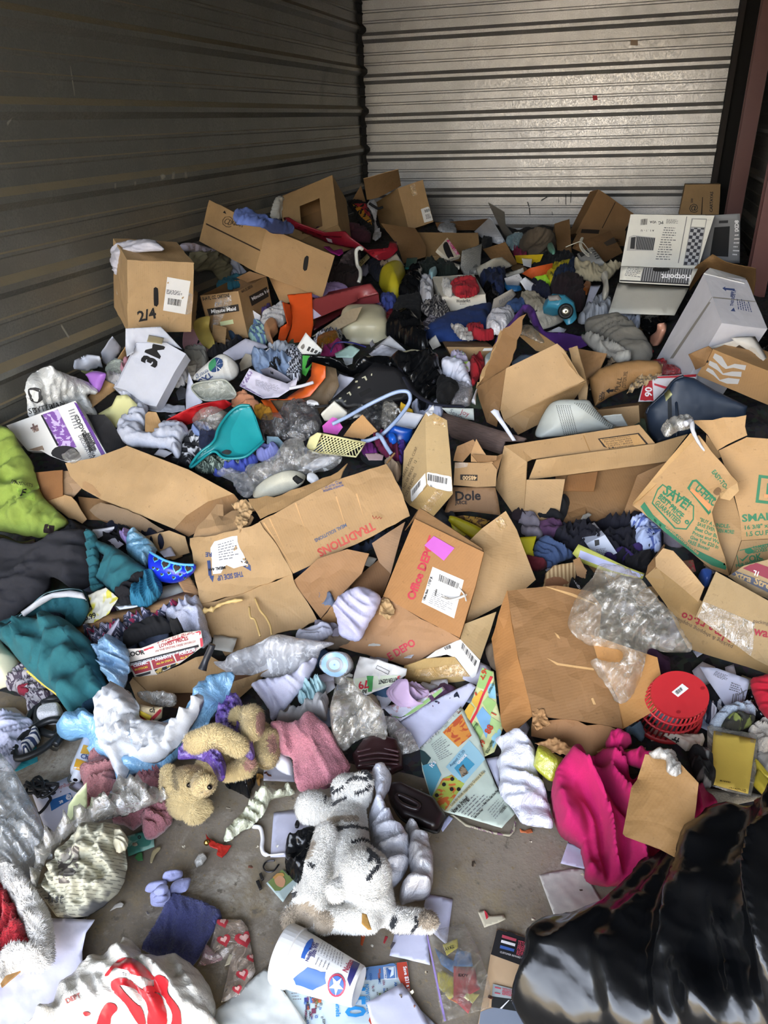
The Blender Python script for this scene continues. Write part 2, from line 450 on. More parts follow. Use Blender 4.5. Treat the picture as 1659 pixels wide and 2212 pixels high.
def lathe_geo(p0,axis,prof,seg=32,close=False):
    """prof: (distance along axis, radius) in metres"""
    axis = np.asarray(axis,float); axis /= np.linalg.norm(axis); a = np.cross(axis,[.2,.3,1.]); a /= np.linalg.norm(a); b = np.cross(axis,a)
    v = []; f = []
    for (z,r_) in prof:
        for k in range(seg): w_ = 2 * math.pi * k / seg; v.append(np.asarray(p0) + axis * z + r_ * (a * math.cos(w_) + b * math.sin(w_)))
    for i in range(len(prof) - 1):
        for k in range(seg): f.append((i * seg + k,i * seg + (k + 1) % seg,(i + 1) * seg + (k + 1) % seg,(i + 1) * seg + k))
    return v,f
def boxgeo(c,ax,sz):
    c = np.asarray(c); v = [c + ax[0] * sz[0] * a + ax[1] * sz[1] * b + ax[2] * sz[2] * d for a in (-.5,.5) for b in (-.5,.5) for d in (-.5,.5)]
    return v,[(0,1,3,2),(4,6,7,5),(0,4,5,1),(2,3,7,6),(0,2,6,4),(1,5,7,3)]
# ---------------------------------------------------------------- materials
_mc = {}
def mat(kind,hx='#ffffff',rough=None,hx2=None,sc=1.0,bump=None,alpha=1.0,spec=None):
    key = (kind,hx,rough,hx2,sc,bump,alpha)
    if key in _mc: return _mc[key]
    m = bpy.data.materials.new(kind + '_' + hx.strip('#')); _mc[key] = m; m.use_nodes = True
    N = m.node_tree.nodes; L = m.node_tree.links; bs = N['Principled BSDF']; out = N['Material Output']
    c = lin(hx); tc = N.new('ShaderNodeTexCoord')
    def noise(scale,det=4,src='Object',rg=.6,dist=0):
        n = N.new('ShaderNodeTexNoise'); n.inputs['Scale'].default_value = scale; n.inputs['Detail'].default_value = det
        n.inputs['Roughness'].default_value = rg; n.inputs['Distortion'].default_value = dist; L.new(tc.outputs[src],n.inputs['Vector']); return n
    def ramp(src,a,b,c0=(0,0,0,1),c1=(1,1,1,1),interp=None):
        r = N.new('ShaderNodeValToRGB'); r.color_ramp.elements[0].position = a; r.color_ramp.elements[1].position = b
        r.color_ramp.elements[0].color = c0; r.color_ramp.elements[1].color = c1
        if interp: r.color_ramp.interpolation = interp
        L.new(src,r.inputs[0]); return r
    def mix(fac,a,b,mode='MIX'):
        x = N.new('ShaderNodeMix'); x.data_type = 'RGBA'; x.blend_type = mode
        for s_,v_ in ((0,fac),(6,a),(7,b)):
            if hasattr(v_,'is_linked') or hasattr(v_,'links'): L.new(v_,x.inputs[s_])
            else: x.inputs[s_].default_value = v_
        return x.outputs[2]
    def bumpn(src,st,dist=.002,prev=None):
        b = N.new('ShaderNodeBump'); b.inputs['Strength'].default_value = st; b.inputs['Distance'].default_value = dist; L.new(src,b.inputs['Height'])
        if prev: L.new(prev,b.inputs['Normal'])
        return b.outputs[0]
    C = (*c,1); k = lambda f: (*[min(1,v * f) for v in c],1)
    bs.inputs['Roughness'].default_value = rough if rough is not None else .8
    if kind == 'card':
        n1 = noise(9,5); n2 = noise(260,2); n3 = noise(3,3)
        col = mix(ramp(n1.outputs[0],.3,.75).outputs[0],k(.86),k(1.1)); col = mix(ramp(n3.outputs[0],.42,.7).outputs[0],col,k(.93))
        col = mix(ramp(n2.outputs[0],.62,.72).outputs[0],col,k(.8))
        wv = N.new('ShaderNodeTexWave'); wv.inputs['Scale'].default_value = 38; wv.inputs['Distortion'].default_value = .5; L.new(tc.outputs['UV'],wv.inputs['Vector'])
        b = bumpn(wv.outputs[0],.16,.0009); b = bumpn(n1.outputs[0],.25,.006,b); b = bumpn(n2.outputs[0],.15,.001,b)
        n6 = noise(3,1,dist=.3); sb_ = N.new('ShaderNodeMath'); sb_.operation = 'SUBTRACT'; L.new(n6.outputs[0],sb_.inputs[0]); sb_.inputs[1].default_value = .5
        ab = N.new('ShaderNodeMath'); ab.operation = 'ABSOLUTE'; L.new(sb_.outputs[0],ab.inputs[0]); rr = ramp(ab.outputs[0],0,.02); b = bumpn(rr.outputs[0],.2,.003,b)
        n7 = noise(2.1,7,rg=.7,dist=.5); col = mix(ramp(n7.outputs[0],.5,.68).outputs[0],col,k(.84)); col = mix(ramp(noise(70,4).outputs[0],.64,.72).outputs[0],col,k(.72))
        L.new(col,bs.inputs['Base Color']); L.new(b,bs.inputs['Normal']); bs.inputs['Roughness'].default_value = rough or .72
    elif kind in ('cloth','terry','plush'):
        s1 = {'cloth': 900,'terry': 260,'plush': 350}[kind]; n1 = noise(s1,2); n2 = noise(14,4)
        col = mix(ramp(n2.outputs[0],.3,.7).outputs[0],k(.85),k(1.1)); col = mix(ramp(n1.outputs[0],.35,.65).outputs[0],k(.72 if kind != 'plush' else .9),col)
        b = bumpn(n1.outputs[0],.7 if kind != 'cloth' else .3,.003 if kind != 'cloth' else .0006); b = bumpn(n2.outputs[0],.3,.006,b)
        if kind == 'cloth':
            n5 = noise(6,1,dist=.5); ab = N.new('ShaderNodeMath'); ab.operation = 'SUBTRACT'; L.new(n5.outputs[0],ab.inputs[0]); ab.inputs[1].default_value = .5
            ac = N.new('ShaderNodeMath'); ac.operation = 'ABSOLUTE'; L.new(ab.outputs[0],ac.inputs[0]); b = bumpn(ac.outputs[0],.5,.03,b)
        L.new(col,bs.inputs['Base Color']); L.new(b,bs.inputs['Normal']); bs.inputs['Roughness'].default_value = .95
        bs.inputs['Sheen Weight'].default_value = .3 if kind != 'cloth' else .02; bs.inputs['Sheen Roughness'].default_value = .5
    elif kind == 'pattern':     # speckled, checked or scribbled two-colour print on cloth or paper
        n = noise(sc,2,'UV',.6,1.5); n2 = noise(14,3)
        col = mix(ramp(n.outputs[0],.49,.53).outputs[0],C,(*lin(hx2),1)); L.new(col,bs.inputs['Base Color'])
        L.new(bumpn(n2.outputs[0],.3,.006),bs.inputs['Normal'])
    elif kind == 'check':
        ck = N.new('ShaderNodeTexChecker'); ck.inputs['Scale'].default_value = sc; ck.inputs[1].default_value = C; ck.inputs[2].default_value = (*lin(hx2),1)
        L.new(tc.outputs['UV'],ck.inputs['Vector']); L.new(ck.outputs[0],bs.inputs['Base Color'])
    elif kind == 'stripe':
        wv = N.new('ShaderNodeTexWave'); wv.inputs['Scale'].default_value = sc; wv.inputs['Distortion'].default_value = .4; L.new(tc.outputs['UV'],wv.inputs['Vector'])
        L.new(mix(ramp(wv.outputs[0],.45,.55).outputs[0],C,(*lin(hx2),1)),bs.inputs['Base Color'])
    elif kind == 'plaid':
        cols = C
        for s_,d_,cc in ((sc,'X',hx2),(sc,'Y',hx2),(sc * .5,'X','#a02a50'),(sc * 2,'Y','#303850')):
            wv = N.new('ShaderNodeTexWave'); wv.bands_direction = d_; wv.inputs['Scale'].default_value = s_; L.new(tc.outputs['UV'],wv.inputs['Vector'])
            r = ramp(wv.outputs[0],.80,.9); cols = mix(r.outputs[0],cols,(*lin(cc),1))
        L.new(cols,bs.inputs['Base Color'])
    elif kind == 'paper':
        n1 = noise(18,4); n2 = noise(400,2)
        col = mix(ramp(n1.outputs[0],.35,.75).outputs[0],C,k(.93));
        if hx2: col = mix(ramp(noise(sc,6).outputs[0],.56,.72).outputs[0],col,(*lin(hx2),1))
        L.new(col,bs.inputs['Base Color']); L.new(bumpn(n1.outputs[0],.18,.004),bs.inputs['Normal']); bs.inputs['Roughness'].default_value = rough or .6
    elif kind == 'news':       # columns of fine print
        br = N.new('ShaderNodeTexBrick'); br.inputs['Scale'].default_value = sc; br.inputs['Color1'].default_value = k(.30); br.inputs['Color2'].default_value = k(.62)
        br.inputs['Mortar'].default_value = C; br.inputs['Mortar Size'].default_value = .035; br.inputs['Brick Width'].default_value = .22; br.inputs['Row Height'].default_value = .09
        mp = N.new('ShaderNodeMapping'); L.new(tc.outputs['UV'],mp.inputs[0]); L.new(mp.outputs[0],br.inputs['Vector'])
        n1 = noise(7,2,'UV'); col = mix(ramp(n1.outputs[0],.6,.64).outputs[0],br.outputs[0],C); col = mix(ramp(noise(9,2).outputs[0],.6,.64).outputs[0],col,(*lin(hx2 or '#555555'),1))
        L.new(col,bs.inputs['Base Color']); L.new(bumpn(noise(30,3).outputs[0],.3,.004),bs.inputs['Normal']); bs.inputs['Roughness'].default_value = .7
    elif kind == 'plastic':
        n1 = noise(25,4); L.new(mix(ramp(n1.outputs[0],.4,.75).outputs[0],C,k(.93)),bs.inputs['Base Color'])
        bs.inputs['Roughness'].default_value = rough or .32
        L.new(bumpn(n1.outputs[0],.06,.004),bs.inputs['Normal'])
    elif kind == 'bin':        # black film of a refuse sack
        n1 = noise(7,3,dist=.6); n2 = noise(30,2)
        bs.inputs['Base Color'].default_value = C; bs.inputs['Roughness'].default_value = rough or .22
        bs.inputs['Specular IOR Level'].default_value = .38
        L.new(bumpn(n2.outputs[0],.06,.003,bumpn(n1.outputs[0],.3,.01)),bs.inputs['Normal'])
    elif kind == 'film':       # clear or milky film
        n1 = noise(22,6,dist=1.5); n2 = noise(90,3,dist=1)
        bs.inputs['Base Color'].default_value = C; bs.inputs['Roughness'].default_value = rough or .18
        bb = bumpn(n2.outputs[0],.35,.004,bumpn(n1.outputs[0],.7,.012)); L.new(bb,bs.inputs['Normal']); bs.inputs['Specular IOR Level'].default_value = .8
        tr = N.new('ShaderNodeBsdfTransparent'); ms = N.new('ShaderNodeMixShader'); fr = N.new('ShaderNodeLayerWeight'); fr.inputs[0].default_value = .35; L.new(bb,fr.inputs['Normal'])
        r = ramp(fr.outputs['Facing'],0,.8,(alpha,alpha,alpha,1),(min(1,alpha + .3),) * 3 + (1,))
        nz = noise(11,3,dist=1.2); sb_ = N.new('ShaderNodeMath'); sb_.operation = 'SUBTRACT'; L.new(nz.outputs[0],sb_.inputs[0]); sb_.inputs[1].default_value = .5
        ab = N.new('ShaderNodeMath'); ab.operation = 'ABSOLUTE'; L.new(sb_.outputs[0],ab.inputs[0]); cz = ramp(ab.outputs[0],0,.03,(min(.5,alpha * 1.6 + .03),) * 3 + (1,),(0,0,0,1))
        ad = N.new('ShaderNodeMath'); ad.operation = 'ADD'; ad.use_clamp = True; L.new(r.outputs[0],ad.inputs[0]); L.new(cz.outputs[0],ad.inputs[1])
        gl = N.new('ShaderNodeBsdfGlossy'); gl.inputs['Roughness'].default_value = .2; L.new(bb,gl.inputs['Normal']); m2 = N.new('ShaderNodeMixShader')
        m2.inputs[0].default_value = .45 if alpha < .5 else .1; L.new(bs.outputs[0],m2.inputs[1]); L.new(gl.outputs[0],m2.inputs[2])
        L.new(ad.outputs[0],ms.inputs[0]); L.new(tr.outputs[0],ms.inputs[1]); L.new(m2.outputs[0],ms.inputs[2]); L.new(ms.outputs[0],out.inputs[0])
    elif kind == 'metal':
        n1 = noise(30,5); bs.inputs['Base Color'].default_value = C; bs.inputs['Metallic'].default_value = 1; bs.inputs['Roughness'].default_value = rough or .4
    elif kind == 'wood':
        mp = N.new('ShaderNodeMapping'); mp.inputs['Scale'].default_value = (1,12,1); L.new(tc.outputs['UV'],mp.inputs[0])
        n1 = noise(24,6); L.new(mp.outputs[0],n1.inputs['Vector'])
        L.new(mix(ramp(n1.outputs[0],.35,.65).outputs[0],k(.65),k(1.2)),bs.inputs['Base Color'])
    elif kind == 'galv':       # galvanised corrugated sheet: spangle, dirt, dust on the ledges
        n1 = noise(5,5,rg=.65); n2 = noise(110,2); n3 = noise(1.3,6,dist=.8)
        col = mix(ramp(n1.outputs[0],.35,.7).outputs[0],k(.82),k(1.08)); col = mix(ramp(n2.outputs[0],.45,.6).outputs[0],col,k(.85))
        col = mix(ramp(n3.outputs[0],.60,.75).outputs[0],col,k(.55))
        bs.inputs['Metallic'].default_value = rough or .75
        if hx2:
            ge = N.new('ShaderNodeNewGeometry'); sp_ = N.new('ShaderNodeSeparateXYZ'); L.new(ge.outputs['True Normal'],sp_.inputs[0])
            rr = ramp(sp_.outputs[2],.25,.5); nd = noise(8,5); mm = N.new('ShaderNodeMath'); mm.operation = 'MULTIPLY'
            L.new(rr.outputs[0],mm.inputs[0]); L.new(ramp(nd.outputs[0],.25,.5,(.5,) * 3 + (1,)).outputs[0],mm.inputs[1])
            col = mix(mm.outputs[0],col,(*lin(hx2),1))
            mi = N.new('ShaderNodeMath'); mi.operation = 'MULTIPLY_ADD'; L.new(mm.outputs[0],mi.inputs[0]); mi.inputs[1].default_value = -(rough or .75); mi.inputs[2].default_value = rough or .75; L.new(mi.outputs[0],bs.inputs['Metallic'])
        L.new(col,bs.inputs['Base Color']); L.new(ramp(n2.outputs[0],.3,.7,(.3,) * 3 + (1,),(.5,) * 3 + (1,)).outputs[0],bs.inputs['Roughness'])
        L.new(bumpn(n1.outputs[0],.12,.02,bumpn(n2.outputs[0],.08,.002)),bs.inputs['Normal'])
    elif kind == 'concrete':
        n1 = noise(2.2,8,rg=.7); n2 = noise(120,3); n3 = noise(3.6,9,rg=.78,dist=.6); n4 = noise(40,5)
        col = mix(ramp(n1.outputs[0],.38,.62).outputs[0],k(.66),k(1.2)); col = mix(ramp(noise(5,6,rg=.75).outputs[0],.5,.7).outputs[0],col,(*lin('#8f7f5e'),1)); col = mix(ramp(n3.outputs[0],.54,.7).outputs[0],col,(*lin('#b8b2a6'),1))
        col = mix(ramp(n2.outputs[0],.6,.72).outputs[0],col,(*lin('#8a7a5c'),1)); col = mix(ramp(n4.outputs[0],.62,.7).outputs[0],col,k(.6))
        L.new(col,bs.inputs['Base Color']); L.new(bumpn(n2.outputs[0],.35,.002,bumpn(n4.outputs[0],.3,.004)),bs.inputs['Normal'])
        bs.inputs['Roughness'].default_value = .75
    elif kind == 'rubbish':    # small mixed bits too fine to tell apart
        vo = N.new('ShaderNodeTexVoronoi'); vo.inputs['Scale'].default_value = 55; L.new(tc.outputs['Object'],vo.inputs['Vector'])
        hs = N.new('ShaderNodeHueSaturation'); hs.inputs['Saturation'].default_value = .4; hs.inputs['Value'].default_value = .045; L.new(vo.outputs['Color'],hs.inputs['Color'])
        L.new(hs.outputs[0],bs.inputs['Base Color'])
    elif kind == 'glow': pass
    else: bs.inputs['Base Color'].default_value = C
    return m
INK = mat('flat','#1c1a1a',.6)
# ================================================================ the setting
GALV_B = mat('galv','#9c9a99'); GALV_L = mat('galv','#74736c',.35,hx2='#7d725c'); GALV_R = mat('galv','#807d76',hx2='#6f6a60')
def corrugated(name,p0,along,nrm,L,z0,z1,m,phase=0.0,nx=1,dent=0,off=0.):
    prof = []; z = z0 - (z0 % .305) + phase - .305
    while z < z1 + .4:
        for dz,d in ((0,0),(.028,.030),(.052,.030),(.080,0),(.140,0),(.146,.006),(.158,.006),(.164,0),(.215,0),(.221,.006),(.233,.006),(.239,0)):
            if z0 <= z + dz <= z1: prof.append((z + dz,d))
        z += .305
    prof = [(z0,0)] + prof + [(z1,0)]
    v = []; f = []; xs = np.linspace(0,L,nx + 1); along = np.array(along,float); nrm = np.array(nrm,float)
    for (zz,d) in prof:
        for x in xs:
            w_ = dent * perlin(np.array([[x * 1.5,zz * 2,3.3]]))[0] if dent else 0
            v.append(np.array(p0) + along * x + nrm * (d + w_ + off) + np.array([0,0,zz]))
    n = nx + 1
    for i in range(len(prof) - 1):
        for j in range(nx): f.append((i * n + j,i * n + j + 1,(i + 1) * n + j + 1,(i + 1) * n + j))
    return mesh(name,v,f,m,kind='structure',smooth=False)
ZT = 2.75
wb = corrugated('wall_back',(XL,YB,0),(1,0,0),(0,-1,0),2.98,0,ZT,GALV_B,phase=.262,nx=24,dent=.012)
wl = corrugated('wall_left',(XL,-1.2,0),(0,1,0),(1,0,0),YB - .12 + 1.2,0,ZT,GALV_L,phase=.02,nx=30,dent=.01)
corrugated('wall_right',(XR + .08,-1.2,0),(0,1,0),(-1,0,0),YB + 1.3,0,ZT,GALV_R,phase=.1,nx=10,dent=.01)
def slab(name,lo,hi,m,label=None,cat=None,kind='structure',parent=None):
    lo = np.array(lo,float); hi = np.array(hi,float); v,f = boxgeo((lo + hi) / 2,np.eye(3),hi - lo)
    return mesh(name,v,f,m,parent,label,cat,kind=kind,smooth=False,uv=[(p[0] + p[1],p[2]) for p in v])
# edge strip closing the left sheets against the back wall, dark closing angle at the right end of the back sheets
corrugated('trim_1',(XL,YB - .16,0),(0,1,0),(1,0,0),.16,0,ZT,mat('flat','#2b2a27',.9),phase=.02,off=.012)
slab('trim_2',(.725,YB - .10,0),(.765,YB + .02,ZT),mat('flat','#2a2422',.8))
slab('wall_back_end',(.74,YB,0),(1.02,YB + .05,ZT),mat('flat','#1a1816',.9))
slab('sun_blocker_back',(XL - .3,YB + .05,0),(1.3,YB + .1,ZT + .05),mat('flat','#1a1816',.9)); slab('sun_blocker_left',(XL - .1,-1.2,0),(XL - .05,YB + .1,ZT + .05),mat('flat','#1a1816',.9)); slab('sun_blocker_right',(XR + .12,-1.2,0),(XR + .17,YB + .1,ZT + .05),mat('flat','#1a1816',.9))  # unseen slabs added outside the sheets to block leaking sunlight
slab('floor',(-12,-14,-.12),(12,7.6,0),mat('concrete','#867c6e'))
slab('bounce_driveway',(-12,-9.8,-.1),(12,-1.3,.004),mat('flat','#a9adb3',.8))  # unseen pale driveway slab, added to bounce more sunlight into the unit
slab('ceiling',(XL - .1,-1.2,ZT),(1.1,YB + .1,ZT + .06),mat('galv','#8f8c86'))
slab('wall_front',(XL - 6,-1.32,2.45),(7,-1.2,3.1),mat('flat','#b8aa90',.8))
slab('wall_front_left',(XL - 6,-1.32,0),(XL + .02,-1.2,2.45),mat('flat','#b8aa90',.8))
slab('wall_front_right',(.95,-1.32,0),(7,-1.2,2.45),mat('flat','#b8aa90',.8))
slab('wall_opposite',(-12,-10,0),(12,-9.8,2.9),mat('flat','#c4b08c',.8))
post = mat('plastic','#5a2a24',.5)
def ibeam(x,y,n):
    w_,d = .10,.10; parts = []
    for (cx_,cy_,sx,sy) in ((0,-d / 2,w_,.01),(0,d / 2,w_,.01),(0,0,.01,d)):
        parts.append(boxgeo((x + cx_,y + cy_,ZT / 2),np.eye(3),(sx,sy,ZT)))
    v,f = merge(parts); mesh('steel_post',v,f,post,label=n,cat='post',smooth=False)
ibeam(.80,6.1,'dark red painted steel post by the far right corner of the unit')
ibeam(.80,4.7,'dark red painted steel post nearer the camera beside the tall white box')
# the mound of small rubbish everything lies on
def mound():
    X = np.linspace(XL + .03,XR - .02,110); Y = np.concatenate([np.linspace(1.25,3.2,90),np.linspace(3.25,YB - .03,90)])
    gx,gy = np.meshgrid(X,Y); p = np.c_[gx.ravel(),gy.ravel(),np.zeros(gx.size)]
    z = np.array([heap(a,b) for a,b in p[:,:2]]); amp = np.clip(z / .15,0,1)
    nz = perlin(p * 9) * .05 + np.abs(perlin(p * 22)) * .035 + perlin(p * 3) * .04
    z = z - .035 * amp - .004 + nz * amp; p[:,2] = np.where(amp <= 0,-.01,np.maximum(z,-.01)); n = len(X); f = []
    for j in range(len(Y) - 1):
        for i in range(n - 1): f.append((j * n + i,j * n + i + 1,(j + 1) * n + i + 1,(j + 1) * n + i))
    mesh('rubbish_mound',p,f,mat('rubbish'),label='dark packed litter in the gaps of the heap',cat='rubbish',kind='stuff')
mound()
def _m(k): return lambda *a,**q: mat(k,*a,**q)
mf,mp,mc,ml,mr,mn = (_m(k) for k in ('flat','plastic','card','cloth','paper','pattern'))
# ================================================================ kit for the things of the heap
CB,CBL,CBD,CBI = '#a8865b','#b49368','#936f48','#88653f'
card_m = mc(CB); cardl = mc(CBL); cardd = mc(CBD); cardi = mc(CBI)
WHITE = '#d4d4dc'; whitem = mf('#e9e8ea',.6); RED = mf('#c0283a',.6); GREEN = mf('#2f7c52',.6); ORANGE = mf('#e0854f',.6)
BLUEI = mf('#3a4a78',.6); GREYI = mf('#6c6c72',.7); tape_m = mat('film','#c9a468',.2,alpha=.55); ctape = mat('film','#e8e4dc',.12,alpha=.22)
labelm = mr('#e2dfda'); YEL = mf('#e8c83a',.6)
def card(label,s,hx=CB,name='cardboard_piece',cat='cardboard',h=3,crum=.35,rag=0,**k):
    return sheet(name,s,mc(hx) if isinstance(hx,str) else hx,label,cat,h=h,crum=crum,rag=rag,**{**dict(th=.4,cw=12,smooth=False),**k})
def paper(label,s,hx=WHITE,name='paper_sheet',cat='paper',h=2.2,crum=.25,hx2=None,m=None,**k):
    return sheet(name,s,m or mr(hx,hx2=hx2,sc=7),label,cat,h=h,crum=crum,**{**dict(th=.05,cw=9),**k})
def cloth(label,s,hx,name='garment',cat='clothing',h=0,puff=2.2,fold=1.8,fw=5,m=None,crum=.12,cw=3,kind='cloth',**k):
    P = np.array([p[:2] for p in parse(s)])
    if np.hypot(*np.ptp(P,axis=0)) > 210: fold *= 1.45; fw *= .7
    return sheet(name,s,m or mat(kind,hx),label,cat,h=h,puff=puff * .8,fold=fold,fw=fw,crum=crum,cw=cw,**{**dict(th=.5,rnd=True,rag=2.2),**k})
def bag(label,s,hx='#e4e4e8',name='plastic_bag',cat='bag',h=1,puff=4,crum=1.0,cw=7,m=None,alpha=.82,fold=1.1,fw=6,rough=.25,**k):
    return sheet(name,s,m or mat('film',hx,rough,alpha=alpha),label,cat,h=h,puff=puff,crum=crum,cw=cw,fold=fold,fw=fw,**{**dict(th=.06,rnd=True,rag=2.5),**k})
def sack(label,s,h=1,puff=5,crum=1.2,cw=8,fold=1.6,fw=8,name='bin_bag',hx='#101113',**k):
    return sheet(name,s,mat('bin',hx),label,'bag',h=h,puff=puff,crum=crum,cw=cw,fold=fold,fw=fw,**{**dict(th=.06,rnd=True,rag=2.5),**k})
def clear(label,s,**k):
    k['alpha'] = k.get('alpha',.2) * .5; k.setdefault('hx','#d6d2c8'); k.setdefault('name','clear_plastic_wrap'); k.setdefault('cat','plastic wrap'); k.setdefault('rough',.15)
    return bag(label,s,**k)
def quadbox(name,label,cat,s,m,deep,Y=None,h=0,open='',amp=.3,inner=None,group=None,dh=None,shift=(0,0,0)):
    """front face tl tr br bl on the photograph; body goes away from the camera"""
    P = parse(s,h)
    if Y is not None: Ys = Y if hasattr(Y,'__len__') else [Y] * 4; q = [CAMP + ray(p[0],p[1]) * (y / ray(p[0],p[1])[1]) for p,y in zip(P,Ys)]
    else: q = [P3(*p) for p in P]
    n = np.cross(q[1] - q[0],q[3] - q[0]); n /= np.linalg.norm(n)
    if n @ (CAMP - q[0]) > 0: n = -n
    n = n + np.array(shift); n /= np.linalg.norm(n); d = n * deep / 100
    V = [q[0],q[1],q[3],q[0] + d,q[2],q[1] + d,q[3] + d,q[2] + d]
    return boxfrom(name,label,cat,V,m,open,amp,inner=inner,group=group)
def fpt(b,face,u,v):
    q = [b.c[i] for i in FACES[face]]; return (q[0] * (1 - u) + q[1] * u) * (1 - v) + (q[3] * (1 - u) + q[2] * u) * v
def holed(b,face,u0,u1,v0,v1,m,name='side_panel'):
    F_ = lambda u,v: fpt(b,face,u,v)
    for q in (((0,0),(1,0),(1,v0),(0,v0)),((0,v1),(1,v1),(1,1),(0,1)),((0,v0),(u0,v0),(u0,v1),(0,v1)),((u1,v0),(1,v0),(1,v1),(u1,v1))):
        panel(b,[F_(*p) for p in q],m,name,amp=.05)
def Vz(p,d): return np.asarray(p) + np.array(d) / 100
# ================================================================ the far end of the heap
SIL = dict(amp=.25)
Z('C')
SM = mf('#3c3e40',.8)
for q in ('918,165 926,165 926,258 920,258','965,145 972,145 968,240 962,240','855,190 859,190 859,240 855,240','700,215 750,185 758,192 705,225','583,230 600,285 606,360 598,360 590,290 576,232','795,320 800,320 806,355 800,355'): decal(wb,q,SM,'scribble')
Z('W')
decal(wb,'1280,206 1290,206 1291,216 1281,217',RED,'sticker'); decal(wb,'1362,86 1378,86 1378,98 1362,98',mf('#a08a74'),'sticker')
for q in ('345,380 352,374 358,382 350,388','372,372 378,370 376,386 371,387','398,372 402,368 405,384 400,387','290,392 294,392 293,402 290,402','247,396 251,396 250,408 247,408','150,140 153,145 162,205 160,208','14,265 28,250 26,256 16,272','133,700 150,728 148,732 131,705'): decal(wl,q,mf('#8c897c',.7),'scratch')
Z('B')
card('pale brown cardboard flap standing in the far left corner against the back wall','615,90,42 865,22,50 885,140,34 720,225,26 640,240,24','#a9855a',h=0)
card('dark triangular cardboard flap poking up behind the crochet blanket','530,245,18 595,130,30 632,260,18',CBD,h=0)
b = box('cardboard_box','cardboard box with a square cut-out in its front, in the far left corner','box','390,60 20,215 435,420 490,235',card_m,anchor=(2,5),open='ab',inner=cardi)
holed(b,'ab',.28,.66,.34,.9,card_m)
Z('B');
r = sheet('plastic_bin','160,355 270,320 282,430 215,440 170,425',mp('#23517c'),'blue plastic bin seen through the square cut-out of the far left box','bin',h=12,th=1,puff=2)
text(b,'RECYCLE',180,180,20,-18,mf('#8a6c44'))
cloth('white lace cloth squeezed behind the box with the square cut-out','-50,350,12 -20,240,22 10,210,26 30,225,26 25,350,12 -10,385,8','#cfcabd',h=2,puff=3,fold=1)
b = box('cardboard_box','cardboard box with a white shipping label leaning in the far left corner','box','860,155 1040,95 940,455 690,265',card_m,anchor=(2,3))
l = decal(b,'1025,305 1095,280 1115,385 1050,402',labelm,'shipping_label'); bars(b,'1050,310 1085,300 1090,320 1055,330',12); lines(b,'1058,345 1095,335 1103,370 1065,380',4)
decal(b,'940,140 985,122 1000,200 970,212',tape_m,'tape')
card('cardboard flap folded out below the labelled far left box','740,405,14 985,440,12 1062,560,6 1060,640,2 900,690,0 860,560,4',CBD,h=2)
quadbox('cardboard_box','low open cardboard carton behind the film cassette at the back wall','box','1000,472,10 1435,475,10 1455,640,0 1060,640,0',card_m,26,open='ac',inner=cardi)
card('dark cardboard box side against the back wall under the lace cloth','1130,400,8 1510,372,9 1500,450,3 1150,450,3','#7d5a38',h=2)
cloth('grey and white lace cloth on the dark cardboard at the back wall','1150,450 1175,395 1230,385 1262,400 1280,475 1200,470','#bfc2c6',h=8,puff=2,fold=.8,fw=3)
# orange-black zigzag crochet
r = cloth('crocheted zigzag blanket in black, yellow and orange hanging over the boxes','500,250,16 620,252,18 650,300,14 690,420,8 680,480,4 640,470,4 560,350,10','#1a1614',name='crochet_blanket',cat='blanket',h=3,puff=2,fold=.8)
decal(r,'545,265 640,262 655,320 672,372 640,345',ml('#b8262e'),'orange_band',rnd=False); decal(r,'530,262 560,285 600,290 640,345 670,380 675,420 640,395 600,365 570,320',ml('#d8921e'),'yellow_band')
bag('white strip of plastic hanging beside the crocheted blanket','640,270,18 690,235,20 715,300,14 705,400,8 740,480,4 720,520,2 680,520,2 690,420,6 675,330,12','#d6d6da',h=3,puff=1,name='plastic_strip',cat='plastic')
tube('cord','655,262,20 690,285,18 720,300,17 752,290,18',1.0,mf('#17171a'),'black knotted cord over the white plastic strip','cord',h=2)
Z('A')
b = box('cardboard_box','large brown cardboard box lying on its side by the left wall under a blue cloth','box','1250,435 835,240 1165,755 1735,640',card_m,anchor=(2,4),near=(1,1,1))
decal(b,'815,405 1200,595 1203,607 813,415',mf('#2c1c10'),'seam')
text(b,'SLJSA-1',988,405,22,20); decal(b,'935,330 948,315 960,340',INK,'mark'); text(b,'@',920,400,62,20,mf('#5a4630'),bold=False)
decal(b,'1520,650 1548,645 1535,740 1508,735',mf('#15100c'),'hand_hole',rnd=True)
cloth('periwinkle blue cloth draped over the large box by the left wall','1018,320,66 1110,308,66 1200,350,64 1300,390,62 1390,400,54 1438,465,50 1300,468,56 1230,430,62 1120,410,64 1030,395,64','#5b6fae',h=0,puff=1.5,fold=1,th=.8)
b = box('cardboard_box','cardboard box with an oval hand hole and 2/4 written on it','box','728,690 250,668 705,1185 600,540',cardl,anchor=(2,4),near=(0,1,1),amp=.5)
l = decal(b,'535,790 702,820 665,1058 505,1030',labelm,'shipping_label'); bars(b,'540,940 640,955 632,1000 535,985',18); lines(b,'530,880 650,895 645,925 528,915',4)
decal(b,'438,870 452,862 468,872 472,985 460,1003 440,995',mf('#120d0a'),'hand_hole',rnd=True); text(b,'2/4',330,1110,75,-12)
panel(b,[b.c[0],b.c[1],at(225,650,2.95),at(500,595,3.05)],card_m,seed=3)
decal(b,'690,900 735,930 735,1050 665,1060',ctape,'tape')
card('torn corner of corrugated cardboard beside the box marked 2/4','665,1180 735,1160 755,900,6 735,880,8 690,1040,3',CBL,h=4,rag=2)
